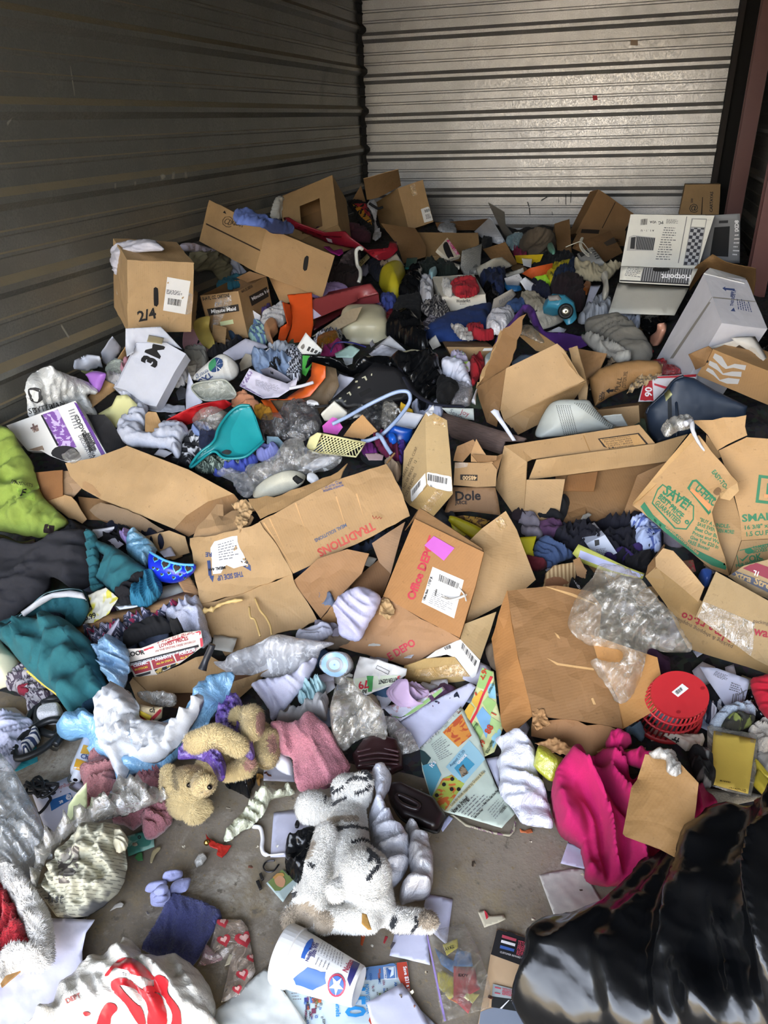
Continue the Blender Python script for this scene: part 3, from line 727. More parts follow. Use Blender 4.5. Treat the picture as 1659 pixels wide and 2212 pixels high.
cloth('white and lavender cloth over the top of the box marked 2/4','155,600,50 200,545,54 400,520,58 480,560,58 505,600,56 380,610,55 220,640,51 180,780,40 150,700,42','#c9c6cf',h=0,puff=2.5,fold=1)
cloth('cream cloth hanging down between the box marked 2/4 and the wall','160,680,36 215,650,46 245,760,40 255,1040,26 215,1010,25 175,850,32','#d8d2c2',h=2,puff=1.5,fold=.6)
cloth('olive drab trousers heaped behind the box marked 2/4','700,620,14 830,600,16 950,650,12 985,740,8 940,835,3 850,745,8 740,745,8','#7a7257',h=3,puff=3)
cloth('lilac and white patterned shirt over the olive trousers','630,560,18 700,545,20 860,590,18 930,620,14 840,620,15 700,610,15 650,600,14','#b9aeb8',h=4,puff=2,fold=1)
cloth('pale blue and white knit spilling over the large box','950,570,20 985,572,20 1040,700,8 1090,755,4 1000,790,3 950,770,6 985,700,9','#b5b7c4',h=3,puff=2.5)
b = box('cardboard_box','juice carton box with taped corner among the boxes on the left','box','1045,890 770,925 1118,1228 1245,785',card_m,anchor=(2,1),open='ac',inner=cardi)
decal(b,'820,1020 1045,985 1052,1035 835,1068',mf('#2c241e'),'print_band'); text(b,'Minute Maid',850,1050,26,-7,whitem); text(b,'8-64 FL. OZ. CARTONS',790,960,26,-8,width=195)
decal(b,'1120,930 1248,860 1262,930 1140,1000',mf('#2c241e'),'print_band'); text(b,'Minute Maid',1145,960,24,-28,whitem); text(b,'8-64 FL. OZ. CARTONS',1070,905,20,-28,width=90)
decal(b,'912,1112 1005,1095 1012,1125 918,1142',mr('#cfd9a8'),'sticker'); decal(b,'880,940 990,920 1000,980 900,1130 850,1160 870,1050',ctape,'tape')
card('cardboard flap of the juice carton turned up','1030,795,14 1125,748,18 1245,785,16 1110,830,13',CBD,h=6)
cloth('teal cloth stuffed into the juice carton','890,855 1000,800 1100,815 1080,850 950,880','#2f6d80',h=14,puff=2)
card('big blank cardboard panel leaning to the right of the juice carton','1222,700,22 1445,635,28 1562,900,10 1480,960,5 1350,985,3','#b98f5e',h=0)
card('small torn square of cardboard hanging from tape under the juice carton','862,1130,3 960,1150,3 950,1275 855,1240',CBL,h=6,rag=1.5)
sheet('foam_sheet','650,1190 700,1160 800,1200,5 850,1290,3 810,1325 660,1310',mr('#c79aa4'),'dusty pink curved foam sheet below the box marked 2/4','foam',h=3,th=.6,crum=.4,cw=20,rnd=True)
sheet('foam_sheet','735,1100,5 830,1070,9 830,1150,4 862,1240,4 858,1310,1 780,1270 725,1160',mr('#a8964c'),'mustard yellow curved foam sheet beside the pink one','foam',h=6,th=.6,crum=.5,cw=20,rnd=True)
cloth('purple sock ball under the blank cardboard panel','1195,1010 1250,995 1285,1040 1240,1100 1200,1080','#54427c',h=4,puff=4)
cloth('white towelling sock next to the orange shoe box','1200,1110 1290,1040 1370,1000 1395,1090 1330,1150 1250,1160','#d9d7d6',h=5,puff=4,kind='terry')
sheet('doll_arm','1225,1170 1270,1115 1320,1130 1330,1180 1290,1230 1300,1290 1270,1270',mp('#c9966e'),'tan rubber doll arm lying below the towelling sock','doll arm',h=6,th=.5,puff=4,rnd=True)
cloth('blue and mint striped cloth beside the doll arm','1120,1180 1160,1120 1230,1170 1262,1250 1200,1270 1130,1230','#5d78a2',h=3,puff=3,m=mat('stripe','#5d78a2',hx2='#9fc6bb',sc=14))
paper('narrow white paper under the blank cardboard panel','1145,1030,8 1205,1070,6 1200,1130 1140,1140','#cfcfd8',h=3)
# ---- middle of the far end
Z('B')
ex = sheet('shoe_box','68,915,12 245,900,14 255,1130,4 235,1240,0 55,1270,0 100,1140,4 95,1000,8',mp('#d9531e',.45),'flattened orange shoe box lid standing below the maroon box','shoe box',h=4,th=.4,crum=.3,cw=14)
sheet('shoe_box','35,965,10 90,985,8 105,1080,4 95,1150,2 40,1285,0 0,1260,0 20,1150,3 70,1120,5',mp('#cc4c1b',.45),'torn orange shoe box side to the left of the orange lid','shoe box',h=6,th=.4,crum=.3,cw=14)
b = box('flat_box','long maroon flat box with a price sticker and a white paper on it','box','722,905 665,835 727,975 215,1010',mp('#7c2f34',.4),anchor=(3,6),near=(1,.3,.2),amp=.25)
b = sheet('box_cover','210,960,8 665,835,12 722,905,8 575,945,5 570,960,5 240,1100,2',mp('#8a3a3c',.4),'creased maroon box lid with a white price sticker above the orange lid','box lid',h=7,th=.5,crum=.3,cw=16)
decal(b,'240,1010 312,1070 240,1100',mf('#cfc6e2',.5),'paper_corner');
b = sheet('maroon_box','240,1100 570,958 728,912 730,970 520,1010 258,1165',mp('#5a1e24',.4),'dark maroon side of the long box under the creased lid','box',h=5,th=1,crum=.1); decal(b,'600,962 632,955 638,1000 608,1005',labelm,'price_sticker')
cloth('lilac cloth with small black triangles above the maroon lid','230,860 400,838 480,855 500,875 380,915 260,935','#a68cc0',h=9,puff=2,fold=.6,m=mn('#b79ccc',hx2='#a68cc0',sc=18))
cloth('dark brown jacket crumpled under the long box','340,740 480,735 580,770 600,850 480,860 330,850 290,800','#2c1d1c',h=5,puff=5)
cloth('dark green twig shaped garland by the large box','190,790 300,720 345,700 340,770 290,840 225,850','#27383a',h=9,puff=3,name='garland',cat='garland')
b = sheet('sled','40,375,28 75,370,30 140,410,29 340,480,24 480,470,24 530,520,20 640,605,14 790,590,14 800,545,16 850,545,16 858,600,13 800,665,8 720,672,8 600,600,12 480,575,14 350,545,16 180,470,22 90,430,26',mp('#8e1f2c',.35),'long curved red plastic slide lying over the boxes','toy slide',h=0,th=.8,puff=1.5,rnd=False,crum=.1)
decal(b,'60,395 330,495 460,500 455,508 325,505 58,403',mp('#5e1018'),'groove'); decal(b,'345,510 385,520 392,545 360,535',labelm,'sticker')
decal(b,'640,610 800,605 858,575 850,630 780,670 700,668',mp('#b52a38',.4),'curled_end')
cloth('wine red quilted coat behind the red slide','275,440,12 420,418,16 540,420,14 640,470,8 660,540,4 540,520,6 470,470,10 340,470,10','#3f1722',h=5,puff=3)
sheet('plastic_toy','330,570 370,570 400,600 460,585 470,615 440,632 380,610',mp('#d23ca8'),'hot pink scrap of plastic under the red slide','plastic',h=12,th=.6,crum=.3)
tube('coat_hanger_hook','605,592,16 590,582,17 570,592,16 562,620,14 570,700,8 590,740,6 592,790,4 580,828,2',1.1,mp('#d8d6cc'),'curved white plastic hook standing in front of the red slide','hook',h=10)
b = sheet('ruler','515,745 640,625 660,650 535,775',mp('#a9a264'),'green and cream slotted plastic strip behind the white hook','ruler',h=8,th=.4); lines(b,'530,750 640,640 650,655 545,765',2,mf('#3c4428'))
cloth('dark grey printed shirt beneath the red slide','440,720,6 470,640,8 540,590,10 570,600 560,700 460,740','#6a5a5c',h=4,puff=2)
cloth('navy cloth beneath the curled end of the red slide','640,690 720,660 800,760 740,830 660,760','#191c2c',h=2,puff=3)
paper('beige board leaning under the curled end of the red slide','740,690 850,620,6 910,710 780,722','#b7ad9a',h=6)
cloth('peach coloured cap lying in front of the beige board','730,700 800,705 850,750 790,770 740,745','#b49b83',h=4,puff=2)
r = sheet('ball','725,830 760,780 830,750 900,765 920,810 900,880 870,940 800,945 760,900',mp('#c9b92a',.5),'half buried yellow ball in the middle of the far heap','ball',h=2,th=.5,puff=12,rnd=True,crum=.25,pr=.5)
sack('shiny black bin bag beside the yellow ball','870,880 920,800 980,740 1040,760 1040,860 1000,920 880,930',h=6,puff=5)
cloth('black knitted garment in the middle of the far heap','815,1030 880,930 960,860 1030,880 1030,1040 1000,1140 900,1110','#0e0e11',h=4,puff=4,fold=.8)
cloth('dark green cloth bundle behind the black bags','1000,720 1110,700 1230,720 1290,760 1200,780 1100,790 1020,770','#15221c',h=5,puff=5)
sheet('booklet','925,655 1000,650 990,730 912,725',mp('#11564f',.5),'dark green booklet with a white square at the foot of the low carton','booklet',h=8,th=1)
sheet('cassette_case','1165,650 1310,705 1300,722 1160,675',mp('#c8c2b2'),'cream edged black video cassette below the film cassette','video cassette',h=8,th=1.4)
b = quadbox('video_cassette','video cassette sleeve with a couple and pink title lettering','video cassette','1143,590,12 1215,508,16 1310,640,7 1225,665,6',mf('#d8cdb8'),2.5,amp=.05)
decal(b,'1150,592 1215,515 1305,640 1228,660',mr('#d6c8b0'),'sleeve'); decal(b,'1185,560 1212,540 1240,600 1262,655 1225,660 1195,610',mf('#171417'),'figures',rnd=True,off=1.6)
decal(b,'1208,530 1225,525 1308,635 1290,652',mf('#d2457e'),'title_band',off=2); text(b,'PRETTY WOMAN',1216,545,22,54,whitem,off=3,width=120)
b = sheet('paper_stack','1320,600,10 1440,560,10 1465,545,10 1450,740,2 1340,752,0 1312,700,3',mat('news','#8e8d88',sc=9),'grey newspaper bundle standing behind the white window box','newspaper',h=6,th=3,crum=.3,rag=1)
# white window box
b = box('craft_kit_box','white craft kit box with a cut-out window and a red cloth inside','box','1175,935 1490,915 1185,1040 1110,790',mr('#dbd4c4'),anchor=(2,2),open='ac',near=(0,1,1),inner=mr('#cfc8b8'),th=.3)
holed(b,'ac',.16,.84,.1,.74,mr('#d6d0c0'),'lid')
text(b,'WonderArt',1280,975,24,-2,width=100); lines(b,'1305,982 1360,980 1360,988 1305,990',1)
cloth('red folded cloth inside the white window box','1240,850 1380,820 1445,880 1400,925 1290,930','#b01f2b',h=12,puff=2.5)
cloth('roll of white lace inside the white window box','1175,840 1230,835 1258,920 1200,920','#d5d2cc',h=10,puff=2.5,kind='terry')
cloth('white crumpled shirt left of the white window box','1015,830 1060,810 1110,850 1110,960 1050,975 1020,900','#c9c8ce',h=6,puff=4)
sheet('plastic_cup','1085,760 1130,738 1142,760 1110,800 1085,790',mp('#9cc4cc'),'small pale turquoise plastic bottle by the dark cloth bundle','bottle',h=9,th=.5,puff=3,rnd=True)
# navy cushion with thin bands
r = cloth('royal blue cushion lying below the white window box','1060,1190 1150,1120 1300,1060 1530,1010 1510,1110 1545,1210 1300,1250 1180,1250 1100,1240','#1c3a78',name='cushion',cat='cushion',h=3,puff=7,fold=.5)
b = sheet('photo_strip','1000,1150 1100,1050 1180,1070 1120,1150 1020,1180',mn('#4a4452',hx2='#c8c4cc',sc=30),'strip of dark photographs between the black garment and the blue cushion','photographs',h=7,th=.1)
cloth('black printed scarf above the blue cushion','1030,1010 1130,960 1230,1030 1220,1080 1150,1090 1060,1060','#2c2a2e',h=6,puff=3,m=mn('#242228',hx2='#97928e',sc=40))
bag('thin white glove like bag across the blue cushion','1240,1135 1290,1150 1390,1200 1400,1240 1320,1240 1270,1190','#d2ccc6',h=10,puff=2)
cloth('small heap of red fabric at the foot of the blue cushion','1345,1175 1440,1160 1500,1200 1550,1215 1520,1240 1400,1230','#a81e2c',h=9,puff=3)
b = bag('knotted white grocery bag with a red ring print','1490,1150 1530,1080 1580,1070 1659,1040 1700,1100 1640,1190 1560,1205 1510,1190','#e2e0e6',h=10,puff=6)
# ---- plastic tub, far heap
def lathe(name,label,cat,p0,p1,prof,m,parent=None,seg=32,smooth=True):
    """profile along the axis p0->p1: (fraction, radius in metres)"""
    ax = np.asarray(p1) - np.asarray(p0); L_ = np.linalg.norm(ax)
    v,f = lathe_geo(p0,ax,[(a * L_,r_) for a,r_ in prof],seg); return mesh(name,v,f,m,parent,label,cat,smooth=smooth)
Z('B')
def lobed(name,label,p0,up,prof,m,n=4,k=.10,seg=48):
    v,f = lathe_geo(p0,up,prof,seg); v = np.array(v); c = np.array(p0); up = np.asarray(up) / np.linalg.norm(up)
    a = np.cross(up,[.2,.3,1.]); a /= np.linalg.norm(a); b_ = np.cross(up,a); d = v - c; x = d @ a; y = d @ b_; th = np.arctan2(y,x); s_ = 1 + k * np.cos(n * th + 1.2)
    v = c + np.outer(d @ up,up) + np.outer(x * s_,a) + np.outer(y * s_,b_); return mesh(name,v,f,m,None,label,'tub')
p = P3(*px(620,1180),.0)
lobed('plastic_tub','upturned cream translucent plastic tub in the middle of the heap',p,(0.15,-.25,1),[(0,.146),(.012,.149),(.018,.138),(.05,.133),(.085,.124),(.105,.108),(.115,.08),(.117,0)],mp('#bdb79a',.35))
card('curved greyish brown board standing behind the cream tub','245,1215,2 380,1120,6 520,1020,12 605,1003,14 560,1100,8 400,1180,3','#9a8a70',h=3,crum=.2)
cloth('black and white patterned knit in front of the curved board','255,1250 310,1200 400,1180 450,1170 460,1230 400,1270 290,1275','#55565c',h=4,puff=2,m=mn('#3c3d44',hx2='#c9c9d0',sc=45))
v_ = sheet('glass_jar','280,1270 330,1230 420,1210 440,1250 380,1290 310,1310',mat('film','#8a5a18',.1,alpha=.75),'amber glass jar lying in front of the patterned knit','jar',h=8,th=.5,puff=4,rnd=True)
cloth('lilac cloth with black triangles right of the cream tub','640,1020 700,1000 780,1040 770,1090 700,1070','#a68cc0',h=3,puff=1.5,m=mn('#9a7fb4',hx2='#3a3044',sc=30))
cloth('royal blue scrap of cloth right of the maroon lid','735,960 800,940 850,960 840,1010 770,1030','#3b4a94',h=5,puff=2)
bag('red net bag with clear film right of the cream tub','770,1080 820,1030 845,1090 820,1150 780,1140','#8a2830',h=4,puff=2)
sack('glossy black bin bag hanging behind the white paper right of the cream tub','770,1200 840,1110 920,1075 985,1130 1060,1220 1085,1290 1050,1325 940,1290 830,1230',h=3,puff=8,crum=1.8)
paper('bent white sheet right of the cream tub','690,1300 800,1210,6 890,1290,3 930,1327 760,1340','#c9c9cd',h=4)
paper('small printed sheet with a grey picture left of the low brown carton','1075,1250 1130,1205,4 1170,1280 1110,1310','#b9b5ae',h=5)
Z('C')
b = box('cardboard_box','tilted brown cardboard box against the back wall with its flap open','box','1215,120 1530,335 1010,515 1140,140',cardd,anchor=(2,2),near=(1,1,1))
decal(b,'1362,235 1368,237 1250,470 1244,466',mf('#2c1c10'),'seam')
b = sheet('cardboard_piece','1050,470,8 1460,490,10 1450,620,3 980,600,2',cardd,'dark printed cardboard side under the tilted box at the back wall','cardboard',h=2,th=.5,smooth=False)
decal(b,'1065,478 1225,485 1215,520 1055,512',mf('#2a2018'),'print_band'); lines(b,'1300,560 1430,570 1430,600 1300,590',2)
b = card('flat brown box top with a patch of grey tape below the tilted box','1000,600,10 1320,490,14 1430,680,7 1275,765,4 980,640,6','#7f5d3a',h=4)
decal(b,'1260,600 1350,550 1400,590 1290,630',mf('#4a4138'),'tape')
quadbox('cardboard_box','narrow upright cardboard carton left of the tilted box','box','818,428,14 955,385,16 975,690,0 850,690,0',cardd,8)
card('cardboard flap lying at the foot of the narrow upright carton','830,690,4 960,650,5 960,720 740,715',CBD,h=3)
cloth('grey brown coat piled against the back wall','540,530,12 620,480,18 690,460,20 800,500,16 830,560,10 830,640,2 770,700,2 600,700,0 500,660,0','#5e5244',h=3,puff=6,fold=3,fw=9)
sheet('plastic_bottle','755,610 790,600 830,680 800,695 765,660',mp('#6fa58e'),'small mint green plastic bottle beside the grey brown coat','bottle',h=10,th=.6,puff=2,rnd=True)
bag('light blue plastic bag in front of the grey brown coat','385,580 440,550 500,540 545,560 520,620 450,665 410,630','#9cc0cc',h=6,puff=3)
card('white foam board leaning at the back wall','100,500,6 235,375,22 260,400,20 375,590,3 330,615,2 200,580,2','#b9bcc4',h=2,crum=.1,name='foam_board',cat='foam board')
card('tall curved grey board standing against the back wall','225,240,40 370,325,34 380,440,20 455,540,6 385,575,4 300,400,22','#8f8c86',h=0,crum=.1,name='foam_board',cat='foam board',flat=True)
cloth('black round cap at the foot of the white foam board','175,580 230,580 262,610 230,640 180,630','#101114',h=4,puff=3)
card('cardboard square tilted in front of the light blue bag','180,655,6 380,590,10 485,780,0 440,800,0 270,760,2','#8d6a42',h=4)
cloth('crimson cloth scrap left of the yellow folder','440,660 500,665 570,700 550,715 460,710','#8c1c44',h=4,puff=1.5)
card('yellow folder standing behind the orange folder','465,715,7 720,705,8 690,770,3 590,800,0 480,780,0','#d9b818',h=4,name='folder',cat='folder',th=.1)
paper('white square label on the yellow folder','525,735,3 620,740,3 610,820 540,800','#c3c6cc',h=6)
cloth('black jacket heap right of the yellow folder','690,740 830,700 940,705 1000,760 900,800 840,800 740,790 620,810','#0d0e14',h=5,puff=3)
card('orange folder in the far right heap','530,880,4 600,830,6 805,782,10 800,850,4 750,920,0 620,925,0','#cf5a20',h=4,name='folder',cat='folder',th=.1)
cloth('bright yellow cloth right of the orange folder','745,900 830,790 880,800 1000,765 1000,830 900,900 800,960','#d8c312',h=6,puff=2)
sheet('crumpled_paper','640,900,4 740,880,6 790,970 765,1005 640,960',mr('#8fbf1f'),'lime green crumpled paper below the orange folder','paper',h=5,th=.1,crum=1,cw=5)
cloth('navy denim jacket draped beside the yellow cloth','790,960 850,880 940,840 980,780 1030,840 1000,930 880,960','#182a48',h=6,puff=4,fold=2.5)
cloth('large dark maroon brown sweater in the far right heap','780,1000 880,940 1000,930 1060,960 1100,1080 1080,1190 1000,1200 900,1080 800,1070','#24151a',h=4,puff=7,fold=2)
cloth('navy cloth heap right of the white window box','150,950 230,890 370,870 380,950 350,1070 250,1060','#18274f',h=4,puff=5)
sack('small black bag at the right side of the white window box','180,1040 260,1000 330,1060 310,1150 230,1160',h=4,puff=4)
# loose printed papers
b = paper('stack of torn cream papers right of the newspaper bundle','120,820,4 270,740,9 350,725,9 450,800,3 320,850 200,940 150,900','#a7a294',h=5,th=.8); lines(b,'220,820 430,790 420,810 230,850',3,GREYI)
paper('cream booklet lying on the stack of torn papers','370,870 540,820,3 550,860 390,895','#b2afa6',h=6,th=.5)
r = sheet('paper_cup','370,920,8 500,875,10 530,920,8 500,1000,0 390,970,2',mat('news','#a8a8ac',sc=16),'printed grey paper wrapper over the blue dish','wrapper',h=4,th=.2,puff=2)
sheet('dish','368,965 450,985 528,1010 480,1030 400,1020',mp('#1c5a8a'),'small round metallic blue dish in the far right heap','dish',h=5,th=.4,puff=2,rnd=True)
sheet('plastic_tray','508,940,5 560,905,7 670,990,1 650,1020,0 580,1040,0',mp('#cfd1d8'),'white plastic scoop shaped tray left of the maroon sweater','tray',h=6,th=.3,crum=.2)
cloth('dark navy garment beneath the lime green paper','640,960 760,1000 790,1080 740,1090 590,1050','#191d36',h=4,puff=3)
b = paper('fan of printed leaflets left of the toy car','260,1190 280,1100,4 440,1010,8 480,1060,4 400,1150 300,1220','#a59d92',h=6,th=.5); lines(b,'320,1120 440,1050 450,1080 330,1160',4,GREYI)
cloth('blue jeans cloth under the leaflets','340,1170 430,1120 540,1130 560,1180 440,1220','#3d5a8c',h=4,puff=2)
bag('frayed cream net curtain left of the toy car','520,1070 600,1055 700,1100 760,1180 820,1220 720,1235 640,1200 560,1140','#b7ad98',h=7,puff=3,alpha=.95)
# toy car
c0 = at(870,1140,4.0)
b = sheet('toy_car','735,1120,8 790,1075,12 900,1085,12 985,1150,8 1010,1290,1 960,1300,0 900,1210,2 850,1220,2 745,1190,3',mp('#3f90ab',.3),'sky blue plastic toy car with big black wheels in the far heap','toy car',h=9,th=1.5,puff=5)
sheet('car_seat','760,1080,12 850,1070,13 880,1110,11 780,1120,10',mp('#8a8580'),parent=b,h=14,th=1,puff=1.5);
w0 = at(920,1212,b.v[:,1].min() - .03)
def wheel(c,n,r_,parent):
    v,f = lathe_geo(c,n,[(-.02,.0),(-.02,r_ * .9),(-.012,r_),(.012,r_),(.02,r_ * .9),(.022,r_ * .62),(.012,r_ * .58),(.012,0)],24); mesh('wheel',v,f,mp('#131313',.6),parent)
    v,f = lathe_geo(np.array(c) + np.array(n) / np.linalg.norm(n) * .012,n,[(0,r_ * .56),(.008,r_ * .5),(.004,r_ * .2),(.01,0)],12); hub = mesh('hubcap',v,f,mat('metal','#c8c4b4',.3),parent)
wheel(w0,(.1,-1,.2),.036,b)
sheet('sock','600,1290 700,1230,4 880,1240,3 915,1280 840,1330 700,1370 640,1330',mat('terry','#cfcabc'),'cream ribbed cloth below the toy car','sock',h=4,th=.5,puff=3,fold=1,rnd=True)
paper('white printed card below the toy car','740,1400 860,1350,3 930,1370 900,1410','#c3c5cc',h=5)
r = cloth('long purple scarf looped over the cardboard in the right of the heap','285,1493,2 330,1400,4 400,1340,8 480,1240,16 540,1165,22 590,1160,22 640,1210,18 690,1330,10 740,1400,6 900,1410,4 1060,1440,4 1160,1493,3 900,1560 760,1493 640,1350,6 590,1250,14 560,1220,16 500,1290,12 430,1390,6 350,1470,3','#4d2474',h=6,puff=1.5,name='scarf',cat='scarf',fold=.8)
# phone + canvas bag
b = sheet('telephone','1020,700 1160,635,5 1265,770,2 1100,780 1040,750',mp('#b6b4ae'),'grey and white desk telephone with a coiled cord on the canvas bag','telephone',h=10,th=4,puff=1,crum=.1)
decal(b,'1035,690 1110,660 1130,690 1060,730',mf('#3c3b38'),'keypad'); lines(b,'1150,660 1200,650 1250,740 1200,760',5)
pp = []
for i in range(140):
    u = i / 139; q = P3(*px(1068 - 25 * math.sin(u * 3) + 60 * u * u,560 + 150 * u),.16 - .02 * u); a = i * .9; pp.append(q + .008 * np.array([math.cos(a),0,math.sin(a)]))
tube('coiled_cord',pp,.25,mp('#c9c5b6'),parent=b)
tube('handset_cable','920,638,12 1000,605,14 1060,590,15 1110,640,13 1150,690,12',.3,mp('#c9c5b6'),parent=b,h=3)
cloth('cream canvas tote bag slumped in front of the telephone','1005,765,10 1130,790,8 1290,800,8 1415,780,10 1380,850,6 1290,930,3 1140,940,2 1010,910,2 1010,860,4','#a69d84',h=6,puff=3,name='tote_bag',cat='bag')
sheet('hair_curler','1060,1010 1100,950 1150,960 1145,1020 1110,1060 1065,1045',mp('#8a4a1c'),'brown slotted hair comb under the canvas bag','comb',h=8,th=.6,puff=2,crum=.3)
sheet('telephone_handset','1240,890,8 1290,880,8 1300,960,6 1305,1060,3 1265,1095,2 1250,1040,4 1262,960,6',mp('#b8b4a8'),'off-white telephone handset lying below the canvas bag','handset',h=8,th=1.5,puff=2.5,rnd=True)
paper('folded lavender paper left of the telephone handset','1085,1200 1145,980,6 1235,975,6 1170,1100,3 1110,1220','#b4b6c8',h=7,th=.3)
cloth('white sheet bundle below the telephone handset','1030,1290 1110,1190 1190,1110 1260,1095 1330,1120 1300,1240 1200,1280 1080,1320','#b4b8c0',h=5,puff=4,fold=2)
cloth('large grey felt cap shaped cloth in the right of the heap','1095,1380,4 1120,1310,6 1250,1272,9 1380,1270,9 1480,1310,8 1600,1420,6 1700,1560,4 1640,1700 1500,1680 1300,1560 1150,1480','#77736a',h=6,puff=6,fold=2,fw=12)
cloth('pale blue white sheet right of the white sheet bundle','1310,1235 1420,1225 1560,1240 1590,1300 1560,1370 1480,1310 1380,1260','#a9b0c2',h=5,puff=3,fold=2)
sack('black cloth below the white flap of the printed box','1580,1230 1700,1230 1840,1240 1800,1330 1700,1420 1600,1370',h=1,puff=2)
Z('D')
b = quadbox('cardboard_box','tall flat cardboard box standing against the back wall in the right corner','box','935,75 1245,72 1228,338 880,338',card_m,10,Y=6.7)
b2 = b; decal(b,'1083,185 1089,185 1082,338 1072,338',mf('#2c1c10'),'seam'); text(b,'CARTAYAS',1172,318,26,-88); text(b,'@',965,305,60,0,bold=False); text(b,'500',1000,235,18,-88)
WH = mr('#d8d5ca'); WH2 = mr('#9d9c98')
b = quadbox('oven_box','white printed appliance box showing an upside down oven, near the right corner','box','455,337,30 1190,345,30 1045,812,6 370,790,6',WH,26,h=14,amp=.1)
gb = mf('#2c2c2e'); gm = mf('#5c5c5e')
decal(b,'948,342 954,342 868,808 862,808',gm,'fold_line')
decal(b,'440,535 480,518 672,540 655,655 420,655',mf('#b3b0ac'),'printed_oven'); decal(b,'505,530 672,545 655,652 500,645',mat('stripe','#1c1c1e',hx2='#7e7e80',sc=38),'oven_door',off=1.7); decal(b,'460,540 500,535 490,640 450,638',gb,'oven_panel',off=1.7)
decal(b,'990,372 1125,376 1048,785 915,785',mf('#8d8c88'),'printed_frame'); decal(b,'1000,380 1115,384 1105,450 985,445',WH,'display',off=1.8); decal(b,'980,455 1100,458 1044,780 922,780',mat('check','#33333a',hx2='#a9a9ac',sc=62),'printed_keypad',off=1.8)
bars(b,'545,380 605,375 600,428 540,432',12); text(b,'VDA',680,395,20,180); text(b,'PC',740,395,26,172); lines(b,'770,380 880,380 870,420 765,420',6,gm); lines(b,'750,450 865,455 830,750 670,745',14,gm,fill=.35); text(b,'A  I  .  !  -  U',660,472,16,180)
for x_ in (1130,1145,1105,1118): decal(b,'%d,%d %d,%d %d,%d' % (x_,392 if x_ > 1125 else 570,x_ + 4,390 if x_ > 1125 else 568,x_ + 18,370 if x_ > 1125 else 545),gb,'staple')
q = b.c
b3 = sheet('oven_box_strip','370,792,20 870,812,20 1045,812,20 970,962,14 355,930,14',WH,parent=b,h=12,th=.3,flat=True,crum=.1)
decal(b3,'560,798 1000,818 960,948 540,925',mat('stripe','#3a3a3c',hx2='#8a8a8c',sc=30),'printed_band'); decal(b3,'650,790 780,785 795,810 780,838 665,838 648,815',mf('#070707'),'hand_hole',rnd=True,off=2.5)
text(b3,'Hotpoint',985,870,50,182,whitem,off=2.2); lines(b3,'430,800 550,805 540,900 400,880',6,gm,fill=.35); decal(b3,'362,912 962,944 962,955 360,924',gb,'dark_edge',off=2,sp=2)
b4 = sheet('box_flap','345,935,14 965,980,14 840,1218,7 262,1198,7',mr('#c9c6bb'),parent=b,h=6,th=.3,flat=True,crum=.1)
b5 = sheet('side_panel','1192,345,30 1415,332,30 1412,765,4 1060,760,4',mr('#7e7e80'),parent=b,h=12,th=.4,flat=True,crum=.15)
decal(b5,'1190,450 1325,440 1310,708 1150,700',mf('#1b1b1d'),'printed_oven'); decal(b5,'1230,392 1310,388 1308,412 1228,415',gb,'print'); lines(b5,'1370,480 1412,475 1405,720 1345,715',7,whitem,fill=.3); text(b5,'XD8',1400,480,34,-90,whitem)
# white tall box
bw = box('tall_white_box','tall white cardboard box leaning by the red post with THIS SIDE UP on its end','box','1255,1290 1095,860 1655,1340 800,2030',mr('#c9c7cc',hx2='#a8a49c'),anchor=(0,38),near=(1,.3,-.2),amp=.3,inner=cardi,info=True)
text(bw,'THIS SIDE UP',1350,1145,26,-79,BLUEI,width=150); lines(bw,'1395,1170 1380,1060 1500,1110 1530,1200',6,BLUEI,fill=.4)
decal(bw,'1258,985 1285,970 1283,982 1365,990 1368,1008 1290,1000 1290,1012',BLUEI,'arrow'); decal(bw,'1330,1185 1358,1155 1372,1190',BLUEI,'arrow'); text(bw,'PPP',1350,1065,24,-80,BLUEI)
decal(bw,'1170,1060 1182,1072 830,1600 800,1600',mf('#8f8a82',.4),'tape_line'); decal(bw,'1165,1065 1180,1060 1600,1105 1600,1112 1180,1072',mf('#8f8a82',.4),'tape_line')
panel(bw,[at(1100,850,bw.c[1][1]),at(1150,805,bw.c[1][1] + .05),at(1465,895,bw.c[1][1] + .12),at(1455,940,bw.c[1][1] + .02)],mr('#c6c4c2'))
card('torn brown cardboard behind the tall white box','975,860,18 1020,800,20 1170,690,26 1290,760,24 1550,820,24 1550,920,16 1530,1060,6 1440,900,14 1130,810,18 1090,850,14 970,1010,6','#8e6a40',h=2,rag=1)
sheet('flip_flop','615,1420,2 680,1360,8 690,1300,12 730,1298,12 725,1370,9 690,1460,3 650,1490,1',mp('#c58f78'),'pale pink rubber strap sandal poking up beside the tall white box','sandal',h=4,th=2,rnd=True)
tube('cotton_mass','600,1500 640,1540',1,mf('#8a2020'),'red scrap under the grey felt cloth','scrap',h=5)
